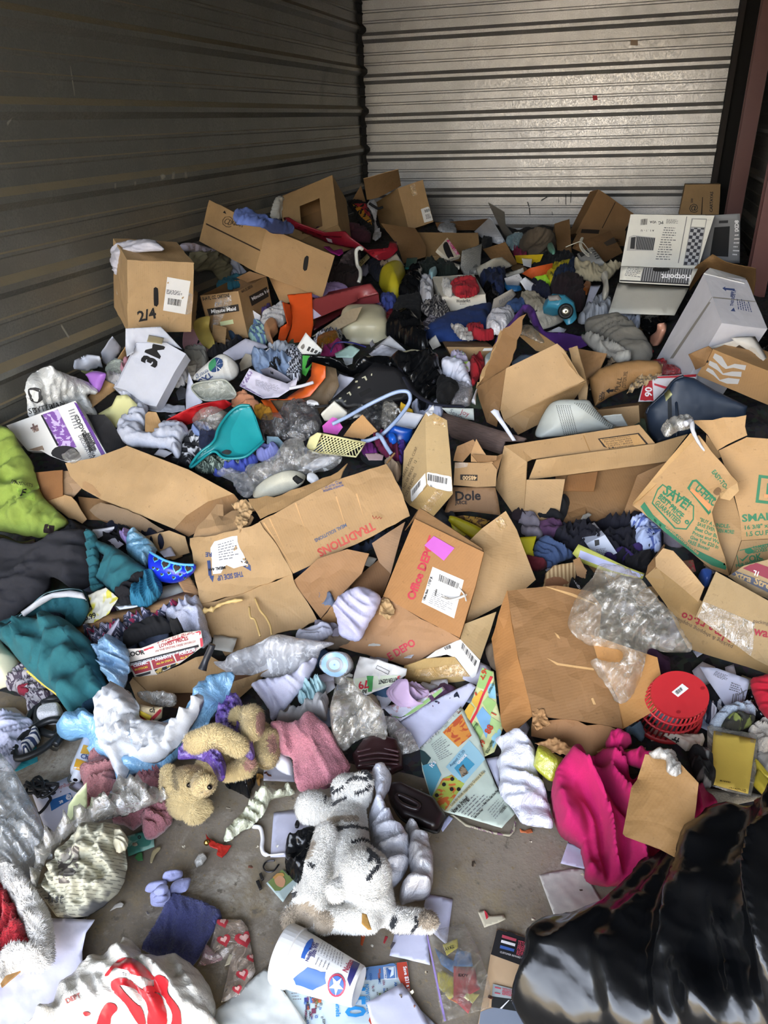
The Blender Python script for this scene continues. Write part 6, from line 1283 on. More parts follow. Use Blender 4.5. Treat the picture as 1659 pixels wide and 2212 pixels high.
cloth('cream paper rose and wrappings beside the tan carton','190,1260 250,1270 310,1270 320,1340 290,1400 240,1340','#b39a80',h=10,puff=3)
tube('match_stick','205,1255 240,1210 268,1175',.35,mf('#b98d5a'),'thin wooden stick above the meal carton corner','stick',h=16)
tube('small_hook','275,860 285,830 300,825 310,850',.4,mp('#d8d8d8'),'tiny white hook near the white box lid','hook',h=15)
HG = mp('#9fb3d6',.3)
tube('coat_hanger','-230,945,6 -100,880,7 60,790,9 250,700,13 345,682,14 385,705,13 385,770,10 320,870,7 230,970,5 155,1035,3 60,1075,2 0,1080,2',.75,HG,'pale blue plastic coat hanger in the middle of the heap','coat hanger',h=12)
tube('coat_hanger','130,1025,2 160,1050,3 200,1120,1 240,1180,0',.8,HG,'short piece of pale blue hanger on the magenta dress','coat hanger',h=15)
clear('dark smoky film bag under the pale blue hanger','-130,900 -60,800 50,740 190,740 190,860 140,1010 20,900',h=9,puff=2.5,hx='#5c6066',alpha=.8,crum=1.8)
clear('clear crinkled film piece between the hangers','180,800 240,770 300,830 270,900 200,990 160,930',h=10,puff=2,alpha=.5)
paper('small red edged leaflet seen by the meal carton','30,1180 120,1170 180,1190 170,1230 60,1230','#c8a8a8',h=10)
b = sheet('plastic_spatula','1030,845,6 1060,825,7 1095,835,6 1110,880,4 1160,960,2 1235,1075,-2 1205,1078,-2 1130,970,1 1070,890,4',mp('#c9cedc',.3),'white plastic shoehorn standing by the big open carton','shoehorn',h=18,th=.5)
# ---- right slope
Z('L')
S3 = lambda *a: [P3(*px(x,y),d) for x,y,d in a]
GR = mf('#2c7350',.7); OR = mf('#d98a58',.7)
cloth('dark navy and black clothes in the gap under the open carton','80,300 300,260 600,240 860,300 850,480 760,600 600,640 400,560 220,520 60,480','#121220',h=-2,puff=4,fold=3)
cloth('black lace cloth in the gap right of centre','600,500 780,480 740,610 620,580','#1c1a20',h=3,puff=2)
cloth('deep purple cloth in the gap under the open carton','470,470 700,440 690,520 560,520 430,540','#33205c',h=2,puff=2)
bx = box('small_box','small white printed box standing in the gap under the open carton','box','300,395 225,300 390,530 440,330',mr('#b9c0d2'),anchor=(2,2),near=(.6,1,.6),amp=.1)
decal(bx,'285,320 370,285 390,300 300,345',INK,'print'); decal(bx,'360,370 395,365 398,405 365,415',INK,'print'); lines(bx,'370,440 460,425 455,470 390,490',4,GREYI)
cloth('pale blue patterned shirt crumpled in the gap','620,250 720,215 800,260 850,300 850,440 760,450 690,430 650,350 660,300','#a3b4dc',h=4,puff=3.5,m=mn('#a9b8de',hx2='#4a5c9c',sc=26))
r = paper('yellow edged folder across the gap right of centre','195,470,2 240,400,4 390,470,4 600,570,3 735,620,1 720,660,0 600,640,0 400,590,0 260,540,0','#b9bb5c',h=7,name='folder',cat='folder'); decal(r,'255,445 730,630 700,650 500,600 240,500',mr('#b4b8dc'),'inner_sheet')
# corrugated stack
b = sheet('cardboard_stack','-30,790,0 0,620,4 60,560,6 225,530,6 235,600,3 180,760,0 120,790,0',mat('stripe','#b59a70',hx2='#8a6c48',sc=26),'torn cardboard with bare corrugated ribs left of the yellow folder','cardboard',h=6,th=2,rag=2); decal(b,'-20,660 80,640 170,680 120,720 0,730',mc('#8a5c3a'),'liner_patch',rag=2)
card('torn dark brown cardboard strip beside the bare ribs','200,520,6 245,500,8 300,600,4 290,660,2 230,640,2',CBD,h=7,rag=2)
b = sheet('black_box','160,740 190,650,4 265,720,2 225,790,0',mf('#141416'),'black carton corner with white letters left of the clear film','carton',h=6,th=1); text(b,'GRNSH',205,665,18,62,whitem,off=2)
Z('K')
YC = mp('#b9ae1c',.4)
b = sheet('crate','670,520,4 900,600,3 860,720,0 700,640,0',YC,'bright yellow plastic crate with dark lettering under the crumpled carton flap','crate',h=2,th=2)
sheet('rim','655,485,5 690,465,6 905,560,4 900,610,3 830,630,2 670,520,4',YC,parent=b,h=4,th=1,puff=1.5,rnd=True); decal(b,'740,600 815,635 810,655 735,620',mf('#3a2a50'),'label')
sheet('lid','700,470,4 760,460,5 880,475,4 960,500,3 900,555,2 800,500,3',mn('#a07a2c',hx2='#54371c',sc=40),parent=b,h=3,th=.5)
sheet('crate_end','1180,625,3 1310,615,3 1280,720,1 1305,750,0 1295,795,0 1240,770,0',YC,parent=b,h=4,th=2)
cloth('denim blue cloths right of the bright yellow crate','1300,690 1380,650 1480,700 1590,760 1480,810 1380,850 1290,800','#3c4f74',h=3,puff=3)
cloth('dark red cloth below the bright yellow crate','1225,790 1300,800 1390,840 1340,870 1250,860','#5c141e',h=3,puff=2)
Z('P')
b = group_root('cardboard_box',P3(*px(200,300),0),'large battered brown cardboard box lying flat right of centre','box')
DK = mc('#8a653e')
Z('W')
f1 = panel(b,S3((1095,1275,.20),(1200,1265,.21),(1275,1275,.22),(1300,1310,.20),(1290,1420,.16),(1335,1510,.13),(1345,1575,.11),(1240,1555,.10),(1150,1545,.10),(1115,1400,.15)),DK,'top_panel',seed=1,amp=1.2,th=.5)
panel(b,S3((1075,1330,.16),(1095,1275,.197),(1115,1400,.148),(1150,1545,.098),(1100,1590,.06),(1085,1570,.05),(1062,1380,.08)),mc('#a2713f'),'side_panel',seed=2,amp=.7)
panel(b,S3((1150,1548,.095),(1240,1558,.095),(1345,1578,.105),(1348,1650,.06),(1300,1645,.05),(1230,1620,.04),(1150,1590,.04)),mc('#93683f'),'end_panel',seed=3,amp=1.4,rag=.5)
f4 = panel(b,S3((1275,1370,.21),(1420,1420,.20),(1440,1520,.15),(1345,1575,.11),(1335,1510,.13),(1290,1420,.17)),mc('#a8783f'),'right_flap',seed=4,amp=.5)
panel(b,S3((1345,1620,.08),(1395,1615,.08),(1390,1630,.07),(1340,1660,.05)),card_m,'corner_flap',seed=5)
for q in ('1150,1525 1175,1530 1190,1560 1160,1575 1150,1560','1155,1600 1200,1590 1240,1615 1230,1630 1180,1620','1290,1620 1340,1600 1345,1640 1310,1650'): sheet('torn_paper',q.replace(' ',',11 ') + ',11',mc('#b4885a'),parent=b,h=0,th=.1,crum=1.2,rag=3)
Z('L')
for q in ('60,1060 90,1080 105,1110 85,1100','335,1555 350,1550 372,1600 352,1600','0,1250 90,1290 360,1330 355,1345 80,1305','-60,700 200,770 380,850 378,858 180,785'): decal(f1,q,mc('#c49d68'),'tear')
# moving boxes, upper right (bulging)
Z('H')
KR = mc('#b28d5f'); KR2 = mc('#a5845a')
Z('L')
b = group_root('cardboard_box',P3(*px(1500,500),0),'moving box with green printed SMALL and cubic feet size at the right edge','box')
g1 = panel(b,S3((1200,-420,.40),(1330,-260,.34),(1260,-230,.34),(1380,-40,.27),(1455,230,.20),(1460,370,.17),(1370,640,.08),(1180,560,.10),(1150,300,.18)),KR2,'left_panel',seed=1,amp=.8)
g2 = panel(b,S3((1290,-300,.36),(1500,-400,.42),(1800,-380,.42),(1800,350,.18),(1460,372,.168),(1455,230,.20),(1390,-40,.28)),KR,'front_panel',seed=2,amp=.8)
g3 = panel(b,S3((1460,374,.165),(1800,355,.175),(1800,560,.10),(1370,645,.075)),KR2,'lower_panel',seed=3,amp=.6)
panel(b,S3((1080,-520,.42),(1330,-540,.46),(1490,-560,.48),(1500,-420,.43),(1290,-300,.37),(1200,-420,.40)),KR,'top_edge',seed=4,amp=1.2,rag=.4)
def rrect(ref,x,y,w_,h_,a,m,t=14,off=1.2):
    ca,sa = math.cos(a),math.sin(a); pt_ = lambda u,v: '%.1f,%.1f' % (x + u * ca - v * sa,y + u * sa + v * ca)
    for (u0,v0,u1,v1) in ((0,0,w_,t),(0,h_ - t,w_,h_),(0,t,t,h_ - t),(w_ - t,t,w_,h_ - t)): decal(ref,' '.join((pt_(u0,v0),pt_(u1,v0),pt_(u1,v1),pt_(u0,v1))),m,'printed_border',off=off)
text(g2,'SMALL',1465,232,55,-4,GR,width=270); text(g2,'16 3/8" x 12"',1478,292,30,-6,GR,width=260); text(g2,'1.5 CU FT',1490,342,34,-5,GR,width=200)
rrect(g2,1590,-120,300,210,.12,GR,22); text(g2,'U',1635,60,120,6,GR); decal(g2,'1630,25 1800,40 1800,62 1632,50',OR,'stripe',off=2.6)
rrect(g3,1415,450,300,120,-.22,GR,6); text(g3,'U-HAUL',1550,440,26,-10,GR); text(g3,'BOXES',1545,468,26,-10,GR); text(g3,'OK',1520,535,48,-14,GR); text(g3,'FOR SHIPPING',1420,575,24,-14,GR); decal(g3,'1440,500 1465,515 1510,478 1512,486 1468,530',GR,'tick'); decal(g3,'1485,440 1520,425 1545,440 1545,465 1510,475 1485,460',GR,'cube')
decal(g1,'1075,0 1100,0 1225,130 1235,190 1205,175',GR,'band')
for i,t_ in enumerate(('A BUNDLE-','SAVE EVEN MORE!')): text(g1,t_,1195 + i * 10,262 + i * 40,28,6,GR,width=(180,200)[i])
b = group_root('cardboard_box',P3(*px(1000,450),0),'crushed moving box printed SAVE! BEST PRICE GUARANTEED leaning on the right boxes','box')
f1 = panel(b,S3((1140,-410,.43),(1430,-60,.35),(1300,20,.33),(1235,160,.28),(1370,640,.10),(1240,590,.13),(1000,400,.16),(830,260,.18),(645,110,.20),(700,30,.22)),KR,'front_panel',seed=1,amp=.8,th=.5,rag=.2)
panel(b,S3((1140,-410,.43),(1080,-430,.42),(860,-170,.31),(650,90,.20),(645,112,.198),(900,-120,.30)),mc('#c19a66'),'left_edge',seed=2)
panel(b,S3((1430,-60,.35),(1440,0,.33),(1370,70,.30),(1300,55,.31),(1300,20,.33)),mc('#c4a070'),'crushed_corner',seed=3,amp=1.2)
decal(f1,'1250,15 1262,-10 1290,-25 1310,-5 1300,25 1275,35',mc('#7a5c3c'),'hole',rnd=True)
# tag outline
for q in ('788,95 830,-10 838,-6 798,92','788,95 960,285 968,275 798,90','830,-12 870,-50 875,-42 838,-4','960,285 1050,292 1050,282 965,275','1050,292 1105,215 1096,210 1044,284','1105,215 1108,110 1098,112 1096,212','870,-52 1108,112 1100,118 868,-42'): decal(f1,q,GR,'tag_outline')
text(f1,'SAVE!',866,15,78,36,GR,width=225); decal(f1,'852,22 1030,192 1027,198 850,28',GR,'rule'); text(f1,'BEST PRICE',832,52,44,42,GR,width=235); text(f1,'GUARANTEED',810,96,38,42,GR,width=240)
decal(f1,'1040,222 1060,218 1070,235 1062,252 1045,248 1036,235',GR,'ring',rnd=True); decal(f1,'1048,229 1057,229 1060,238 1052,243',KR,'ring_hole',rnd=True,off=2.5)
for q in ('1055,-20 1090,-75 1104,-68 1074,-16','1055,-20 1215,180 1225,165 1074,-18','1090,-78 1125,-85 1300,90 1285,100 1120,-68 1098,-65','1215,180 1235,160 1225,140'): decal(f1,q,GR,'logo_outline')
text(f1,'U-HAUL',1108,-10,62,42,GR,width=230); decal(f1,'1075,-5 1095,-18 1240,115 1215,150',OR,'logo_stripe',off=1.6)
text(f1,'EASY-TO-',1235,-140,36,52,GR,width=170,bold=True)
decal(f1,'705,120 735,85 800,180 860,235 1000,340 1100,430 1355,555 1340,592 1240,560 1090,470 960,370 860,285 770,210',GR,'band',sp=6); decal(f1,'710,140 860,290 1090,478 1230,565 1225,590 1080,500 850,310 700,165',OR,'band',sp=6,off=1.6); text(f1,'uhaul.com/boxes',890,272,26,40,KR,off=2.4,width=320)
for i,t_ in enumerate(('"BUY A BUNDLE-','SAVE EVEN MORE!','Beat Our Bundle',"Prices and We'll",'Give You $20 In','FREE Boxes!')): text(f1,t_,1145 - i * 18,225 + i * 33,27,20,GR,width=(235,240,245,235,225,170)[i])
clear('clear tape tail with white ribbon at the top of the moving boxes','860,-470 950,-530 1060,-560 1100,-480 980,-440 900,-400',h=42,puff=2,alpha=.6)
tube('ribbon','1040,-500,2 1085,-520,1 1100,-440,0 1160,-330,-4 1240,-240,-8',[.9,.9,.9,.8,.8,.8,.8,.7,.7,.7,.7,.6,.6,.6,.5,.5,.5,.4,.4,.4,.3,.3,.3,.2,.2],mr('#cfcfd4'),'white ribbon end dangling on the moving boxes','ribbon',h=45)
# lower right shipping boxes
b = group_root('cardboard_box',P3(*px(1200,1000),0),'cardboard box with red shipping supplies print at the right edge','box')
f1 = panel(b,S3((740,640,.17),(830,560,.20),(1150,820,.19),(1400,990,.16),(1800,1180,.12),(1800,1420,.02),(1500,1320,.02),(1060,1180,.03),(900,860,.10)),mc('#a48557'),'front_panel',seed=1,amp=.5)
panel(b,S3((820,570,.205),(820,500,.22),(880,430,.25),(950,450,.26),(1190,720,.21),(1150,830,.19)),cardl,'rounded_panel',seed=2,amp=.6,bend=2)
panel(b,S3((740,640,.165),(760,560,.18),(880,400,.22),(870,440,.24),(820,500,.215),(830,570,.2)),cardd,'left_end',seed=3)
f3 = panel(b,S3((1270,605,.26),(1620,800,.22),(1800,900,.20),(1800,1290,.10),(1659,1310,.08),(1560,1260,.10),(1120,940,.18)),mc('#a18861'),'outer_flap',seed=4,amp=.5)
decal(f3,'1160,820 1560,990 1540,1250 1130,945',mat('film','#a39274',.15,alpha=.35),'tape')
RD = mf('#962c38',.7)
for i,(c_,x_,y_,s_) in enumerate((('o',1065,925,60),('c',1105,942,60),('.',1125,955,60),('t',1160,965,62),('r',1200,985,62),('a',1260,1010,62),('m',1330,1055,62),('l',1350,1070,62),('a',1400,1100,62))): text(f1,c_,x_,y_,s_,207,RD)
text(f1,'packing & shipping supplies',1400,1160,30,207,mf('#5a4a3c',.7),width=480,bold=False)
text(f3,'wal',1550,1075,66,12,RD); text(f3,'packing &',1545,985,28,10,mf('#5a4a3c',.7),bold=False)
b = group_root('cardboard_box',P3(*px(1700,800),0),'box with maroon and slate stripes reading extra strength at the right edge','box')
f1 = panel(b,S3((1360,640,.19),(1480,560,.23),(1800,480,.27),(1800,900,.16),(1640,800,.16),(1540,770,.17)),mc('#9c8460'),'side',seed=1)
decal(f1,'1470,580 1560,535 1800,620 1800,720',mf('#80263a',.7),'maroon_stripe',sp=6); decal(f1,'1385,625 1420,600 1800,745 1800,830',mf('#4e5261',.7),'slate_stripe',sp=6,off=1.4); text(f1,'xtra Strength',1405,640,50,20,mc('#b3976a'),off=2.6,width=420); text(f1,'1L',1600,610,36,200,whitem,off=2.6)
sheet('blue_bottle','1145,620 1200,612 1240,640 1220,700 1180,710 1150,660',mp('#2c4a8c',.3),'dark blue plastic cap inside the rounded brown box','cap',h=16,th=1,puff=3,rnd=True)
sheet('printed_bag','1000,530 1100,520 1120,600 1050,620 1010,580',mn('#7d5a48',hx2='#a02c3c',sc=40),'red lettered brown bag inside the rounded brown box','bag',h=16,th=.4,puff=1)
# big clear plastic
b = clear('big crumpled clear plastic bag over the battered brown box','345,650,5 400,550,10 520,565,11 700,660,10 830,800,8 960,930,5 1040,1100,2 1090,1200,0 900,1210,0 780,1180,0 745,1250,0 700,1440,-4 620,1560,-6 540,1590,-7 450,1460,-3 340,1310,-1 360,1260,0 540,1290,2 560,1200,2 380,1160,1 300,1150,0 170,1030,2 180,900,4 250,760,6',h=20,puff=5,alpha=.34,crum=3.0,hx='#c9c1b0',fold=2.5,sp=6)
Z('O')
b = clear('torn clear plastic bag with yellowed creases left of the white paper','-20,300,2 60,330,6 200,480,5 320,570,4 350,780,0 310,800,0 200,760,0 100,800,0 0,870,0 -90,700,3 -80,450,5 -40,360,3',h=6,puff=5,alpha=.5,crum=2.6,hx='#cbc5b6',fold=2.4)
sheet('clear_film_tail','320,600 420,620 540,740 600,860 520,890 440,900 380,800',mat('film','#c9c4be',.2,alpha=.3),'thin clear film tail resting on the white paper','plastic wrap',h=3,th=.05,puff=2,crum=1.2)
# ================================================================ foreground
def plush(name,label,blobs,mats,patches=(),vox=.006,fur=0,flen=.008,parent=None,cat='plush toy',sm=6):
    """one continuous body from overlapping rounded masses; patches = (polyline px, half width px, material index)"""
    bv = []; bf = []
    for B in blobs:
        (x0,y0,h0,r0),(x1,y1,h1,r1) = (B[:4],B[4:8]) if len(B) > 4 else (B,B)
        a = P3(*px(x0,y0),h0 / 100); b_ = P3(*px(x1,y1),h1 / 100); k = _crop[0][2]
        R0 = r0 * k * (-(R.T @ (a - CAMP))[2]) / F; R1 = r1 * k * (-(R.T @ (b_ - CAMP))[2]) / F
        n_ = max(1,int(np.linalg.norm(b_ - a) / (.4 * min(R0,R1)) + 1)) if len(B) > 4 else 1
        for i in range(n_ + (1 if len(B) > 4 else 0)):
            t = i / n_; c = a * (1 - t) + b_ * t; rr = R0 * (1 - t) + R1 * t; nv = len(bv); S_,Tn = 14,9
            for j in range(Tn + 1):
                th = math.pi * j / Tn
                for q in range(S_): ph = 2 * math.pi * q / S_; bv.append(c + rr * np.array([math.sin(th) * math.cos(ph),math.sin(th) * math.sin(ph),math.cos(th)]))
            for j in range(Tn):
                for q in range(S_): bf.append((nv + j * S_ + q,nv + (j + 1) * S_ + q,nv + (j + 1) * S_ + (q + 1) % S_,nv + j * S_ + (q + 1) % S_))
    me = bpy.data.meshes.new('tmp'); me.from_pydata([tuple(p) for p in bv],[],bf); o = bpy.data.objects.new('tmp',me); COL.objects.link(o)
    m1 = o.modifiers.new('r','REMESH'); m1.mode = 'VOXEL'; m1.voxel_size = vox; m2 = o.modifiers.new('s','SMOOTH'); m2.factor = .6; m2.iterations = sm
    dg = bpy.context.evaluated_depsgraph_get(); e = bpy.data.meshes.new_from_object(o.evaluated_get(dg))
    v = np.array([tuple(p.co) for p in e.vertices]); v[:,2] = np.maximum(v[:,2],.002); f = [tuple(p.vertices) for p in e.polygons]
    bpy.data.objects.remove(o); bpy.data.meshes.remove(me); bpy.data.meshes.remove(e)
    def idx(P):
        c = (P - CAMP) @ R; X_ = CX - F * c[:,0] / c[:,2]; Y_ = CY + F * c[:,1] / c[:,2]; out = np.zeros(len(P),int)
        for pl,w_,m_ in patches:
            L = np.array([px(*map(float,t.split(','))) for t in pl.split()]); d = np.full(len(P),1e9)
            for i in range(max(1,len(L) - 1)):
                A_ = L[i]; B_ = L[min(i + 1,len(L) - 1)]; ab = B_ - A_; t = np.clip(((np.c_[X_,Y_] - A_) @ ab) / ((ab ** 2).sum() + 1e-9),0,1)
                d = np.minimum(d,np.hypot(*(np.c_[X_,Y_] - A_ - t[:,None] * ab).T))
            out[d < w_ * (1.5 if m_ == 1 and w_ < 6 else 1) * _crop[0][2] * (1 + .2 * perlin(P * 120))] = m_
        return out
    fc = np.array([v[list(q)].mean(0) for q in f])
    r = mesh(name,v,f,mats[0],parent,label,cat if not parent else None,mats=mats,fm=idx(fc).tolist())
    if fur: furry(r,fur,flen,mats,idx)
    return r
def furry(r,n,flen,mats,idx=None,wd=.0009,name='fur',top=True):
    V = np.asarray(r.v); T_ = []
    for q in r.f: T_.append(q[:3]);
    for q in r.f:
        if len(q) == 4: T_.append((q[0],q[2],q[3]))
    T_ = np.array(T_); a,b_,c = V[T_[:,0]],V[T_[:,1]],V[T_[:,2]]; cr = np.cross(b_ - a,c - a); A_ = np.linalg.norm(cr,axis=1); A_ = A_ / A_.sum()
    k = rng.choice(len(T_),n,p=A_); u = rng.rand(n,2); fl = u.sum(1) > 1; u[fl] = 1 - u[fl]
    p = a[k] + (b_[k] - a[k]) * u[:,:1] + (c[k] - a[k]) * u[:,1:]; nr = cr[k] / (np.linalg.norm(cr[k],axis=1)[:,None] + 1e-12)
    if idx is None and (nr @ (CAMP - V.mean(0))).mean() < 0: nr = -nr
    t_ = np.stack([perlin(p * 16 + i * 9) for i in range(3)],1) + [0,0,-.25] + rng.normal(size=(n,3)) * .12; t_ -= nr * (t_ * nr).sum(1)[:,None]; t_ /= np.linalg.norm(t_,axis=1)[:,None] + 1e-9
    d = nr * .45 + t_ * .9; s_ = np.cross(d,nr); s_ /= np.linalg.norm(s_,axis=1)[:,None]; ln = flen * rng.uniform(.6,1.2,n)[:,None]
    v = np.stack([p - s_ * wd,p + s_ * wd,p + d * ln + [0,0,-.1 * flen]],1).reshape(-1,3); f = np.arange(3 * n).reshape(-1,3)
    mesh(name,v,f.tolist(),mats[0],r,kind='stuff',mats=mats,fm=(idx(p).tolist() if idx else [0] * n))
FW = mat('plush','#e2e0da'); FB = mat('plush','#1d2026'); FT = mat('plush','#a39582'); FC = mat('plush','#cdb786'); FPK = mat('plush','#b98a7c')
Z('W')
tg = plush('plush_tiger','white plush tiger with black stripes lying on its side on the floor',
    [(765,1712,9,40),(745,1702,10,30),(786,1686,13,22),(780,1700,12,24),(672,1744,7,36,700,1752,7,28),(752,1765,7,40,752,1830,8,46),(752,1830,8,46,775,1900,8,58),(790,1890,15,56),(785,1900,8,60,805,1945,7,46),
     (704,1800,13,25,688,1870,11,29),(688,1870,11,29,678,1942,9,34),(651,1930,8,20),(636,1984,5,30),(662,1996,5,25),(725,1924,15,24),(742,1912,14,18),
     (700,1985,7,30),(725,1984,7,27,795,1984,7,30),(815,1960,6,38),(848,1984,5,20),(862,1988,5,25,925,1990,4,23)],
    [FW,FB,FT],[('700,1730 712,1712 722,1700',2.5,1),('718,1738 745,1722',2.5,1),('720,1712 740,1700',2.2,1),('750,1688 770,1680 790,1682',2.5,1),('768,1712 785,1706 797,1696',2.5,1),('775,1665 790,1668 798,1678',3.5,1),('727,1790 758,1785 795,1790',2.6,1),
     ('762,1820 785,1816 815,1828',2.6,1),('797,1837 812,1850 820,1868 812,1882 796,1897',3.2,1),('800,1842 804,1854 801,1862',2.8,1),('672,1868 677,1872',3.5,1),('848,1996 852,1984',5,1),('893,2010 903,1996 898,1982',2.6,1),('632,1935 640,1930',3,1),('630,1990 660,1975',28,2),('700,1990',24,2),('925,1985',22,2),('712,1770 770,1768',7,2),('668,1850 678,1820',6,2)],fur=42000,flen=.009)
sheet('care_tag','782,1972 792,1975 803,2008 795,2008 781,1995',ml('#b98c48'),parent=tg,h=14,th=.1)
tube('whisker_thread','800,2000 830,2004 850,1990',.06,whitem,parent=tg,h=2)
br = plush('plush_bear','cream plush teddy bear in a purple tutu lying on the floor',
    [(405,1700,8,44),(398,1728,6,38),(440,1692,15,27),(447,1694,17,19),(364,1668,11,17,360,1704,10,16),(420,1756,5,23,440,1744,5,19),(455,1655,8,32,500,1625,7,34),(500,1625,7,36,560,1592,7,32),
     (418,1604,15,23,465,1588,19,24),(465,1588,19,24,515,1612,17,22),(520,1550,15,25),(545,1548,18,26,545,1574,17,24),(580,1600,9,27,578,1634,8,25),(492,1670,9,17,532,1656,10,22)],
    [FC,FPK,mat('plush','#8a7a58')],[('562,1545 562,1575',9,1),('588,1596 590,1618',9,1),('538,1650',12,1),('376,1668 380,1700',7,2)],fur=42000,flen=.011)
for x_,y_,r_,h_ in ((408,1694,5,0),(452,1697,6,0)):
    loc,ok = cast(br,[(x_,y_)],.004)
    if ok[0]:
        v,f = lathe_geo(loc[0] - [0,0,.004],(0.1,-.5,.8),[(0,.0062),(.004,.0058),(.007,.004),(.0085,0)],12); mesh('eye' if x_ == 408 else 'nose',v,f,mp('#15100e',.15),br)
TU = ml('#6a4aa8')
for q in ('398,1622 430,1615 470,1628 488,1650 484,1684 470,1684 455,1655 430,1640 385,1640','468,1545 495,1515 520,1512 530,1560 545,1600 550,1635 535,1640 500,1600 470,1570'):
    t_ = sheet('tutu',q,mat('film','#6f4fb0',.6,alpha=.5),parent=br,h=12,th=.05,puff=2,fold=1.5,fw=1.2,rnd=True,sp=3)
tube('ribbon_band','455,1635 478,1655 482,1680',.5,TU,parent=br,h=15)
Z('Q')
# santa fabric
b = cloth('red plush cloth with a white fur border at the left edge','-150,420 0,440 60,530 130,640 180,760 240,900 250,955 120,960 40,1010 0,1090 -150,1100','#a81826',name='christmas_stocking',cat='stocking',h=4,puff=4,fold=2,kind='plush'); furry(b,9000,.006,[mat('plush','#a81826')])
b2 = sheet('fur_trim','-100,240 0,255 60,290 150,380 260,520 340,640 385,800 395,960 370,1040 290,1090 150,1090 60,1130 0,1190 -100,1200 -60,1110 10,1070 80,970 150,955 250,960 230,860 170,720 100,590 0,440 -100,430',mat('plush','#e4e0da'),parent=b,h=6,th=.5,puff=4,rnd=True,fold=.6); furry(b2,22000,.011,[mat('plush','#e4e0da')])
card('torn orange brown card corner sticking out of the fur border','0,1190 40,1130 150,1090 60,1170 10,1215','#b08450',h=9)
paper('big curled white poster sheet with grey specks at the lower left','-60,1250 60,1120 200,950 340,700 460,700,1 600,705,2 705,710,4 640,810,4 612,950,2 610,1120,2 520,1300 300,1493 250,1560 -60,1560','#d6d6ea',h=1.2,crum=.4,th=.1)
r_ = [(190,1235,11),(395,1232,14),(38,1400,8)]
# grocery bag with red print
b = bag('white plastic bag printed with bold red stripes at the bottom edge','330,1493,0 420,1400,0 480,1260,0 600,1130,0 700,1060,1 830,1010,2 920,985,3 930,930,5 990,905,6 1050,940,5 1060,1000,4 1180,1010,2 1330,1040,1 1480,1110,0 1560,1220,0 1610,1350,0 1600,1450,0 1560,1600,0 300,1600,0','#d6d2c8',h=2,puff=11,alpha=.96,crum=2.4,fold=3,fw=10,pr=.55,sp=7)
RB = mp('#b8242c',.35)
for q in ('790,1120 910,1000 1040,1040 1150,1150 1110,1160 980,1110 960,1090 860,1080 810,1130','840,1170 930,1150 1080,1240 1200,1300 1240,1493 1110,1493 1100,1350 1020,1250 900,1200 980,1300 1060,1380 1090,1493 1040,1493 930,1330 850,1250','1150,1150 1200,1125 1260,1170 1260,1260 1350,1400 1340,1600 1240,1600 1290,1420 1210,1280 1150,1250','720,1493 780,1350 850,1335 880,1380 830,1440 810,1540 710,1540','620,1400 660,1400 680,1420 640,1430','1070,1220 1140,1215 1150,1260 1120,1270'): decal(b,q,RB,'red_print',rnd=True,off=1.8,sp=4)
text(b,'BIG',1620,1470,30,-80,mf('#a04a44'),bold=False); lines(b,'910,1110 1000,1090 1010,1120 920,1140',3,GREYI); text(b,'DEPT',500,1340,36,-24,mf('#a35a54'))
# newspaper ball
NEW = mat('news','#a9a692',sc=13)
b = sheet('newspaper','250,460,1 330,430,2 430,250,5 540,80,8 640,-10,9 800,-10,9 880,0,8 950,100,6 930,200,5 950,300,4 930,430,2 880,520,1 770,620,0 660,690,0 520,700,0 420,690,0 330,570,0',NEW,'crumpled ball of old newspaper on the floor','newspaper',h=3,th=.1,puff=7,crum=4.2,cw=6,fold=2,fw=6,sp=4)
text(b,'Hist',318,575,66,3,mf('#3c3c3c'),off=2.5,bold=False); decal(b,'430,250 500,180 590,150 580,330 520,440 440,440',mn('#4a4440',hx2='#8d867c',sc=18),'dark_photo',off=1.5)
tube('black_strap','490,680 540,690 600,680 650,650',.8,INK,'black strap under the newspaper ball','strap',h=2)
bag('pinkish piece of newsprint at the top of the newspaper ball','860,60 900,50 955,120 940,190 880,215 850,150','#b8b096',name='newspaper_scrap',cat='newspaper',h=12,puff=1,m=mr('#b5af98'))
# glassy clear bags left
Z('M')
b = clear('big crinkled clear cellophane bag at the left edge','-120,900 0,930 60,960 150,1050 230,1180 300,1300 350,1450 420,1659 300,1700 200,1860 100,1860 0,1700 -120,1600',h=5,puff=7,alpha=.6,crum=3.2,hx='#c6cdd2',fold=3,sp=6)
b = clear('long twisted strip of milky plastic lying across the newspaper ball','250,1860 300,1640 400,1540 540,1400 700,1300 900,1180 1050,1100 1130,1085 1200,1130 1340,1180 1300,1210 1100,1290 940,1340 780,1380 640,1440 500,1540 360,1700 290,1900',h=9,puff=2.5,alpha=.75,hx='#c9c3b6',fold=3,fw=3)
paper('pale yellow green sheet standing beside the pink towel','525,1400 545,1250,5 600,1170,8 690,1070,10 695,1250,4 690,1300,2 560,1400','#c5cc9c',h=4)
b = paper('phone company envelope with a blue globe band on the floor','250,1150 560,1010 700,1100 690,1250 540,1450 330,1540 350,1420','#cfd1e4',h=1.5); decal(b,'395,1215 560,1155 580,1200 410,1300',mf('#2766a8'),'blue_band'); text(b,'@',575,1185,34,190,whitem,off=2.5); text(b,'at',500,1215,30,160,whitem,off=2.5); text(b,'cingular',570,1075,30,165,mf('#b5605c'),bold=False)
paper('white papers under the phone company envelope','340,1480 560,1400 540,1500 360,1600 350,1540','#bfc2d4',h=1)
pts_ = []
rg_ = np.random.RandomState(5); c_ = np.array([330,1110.0])
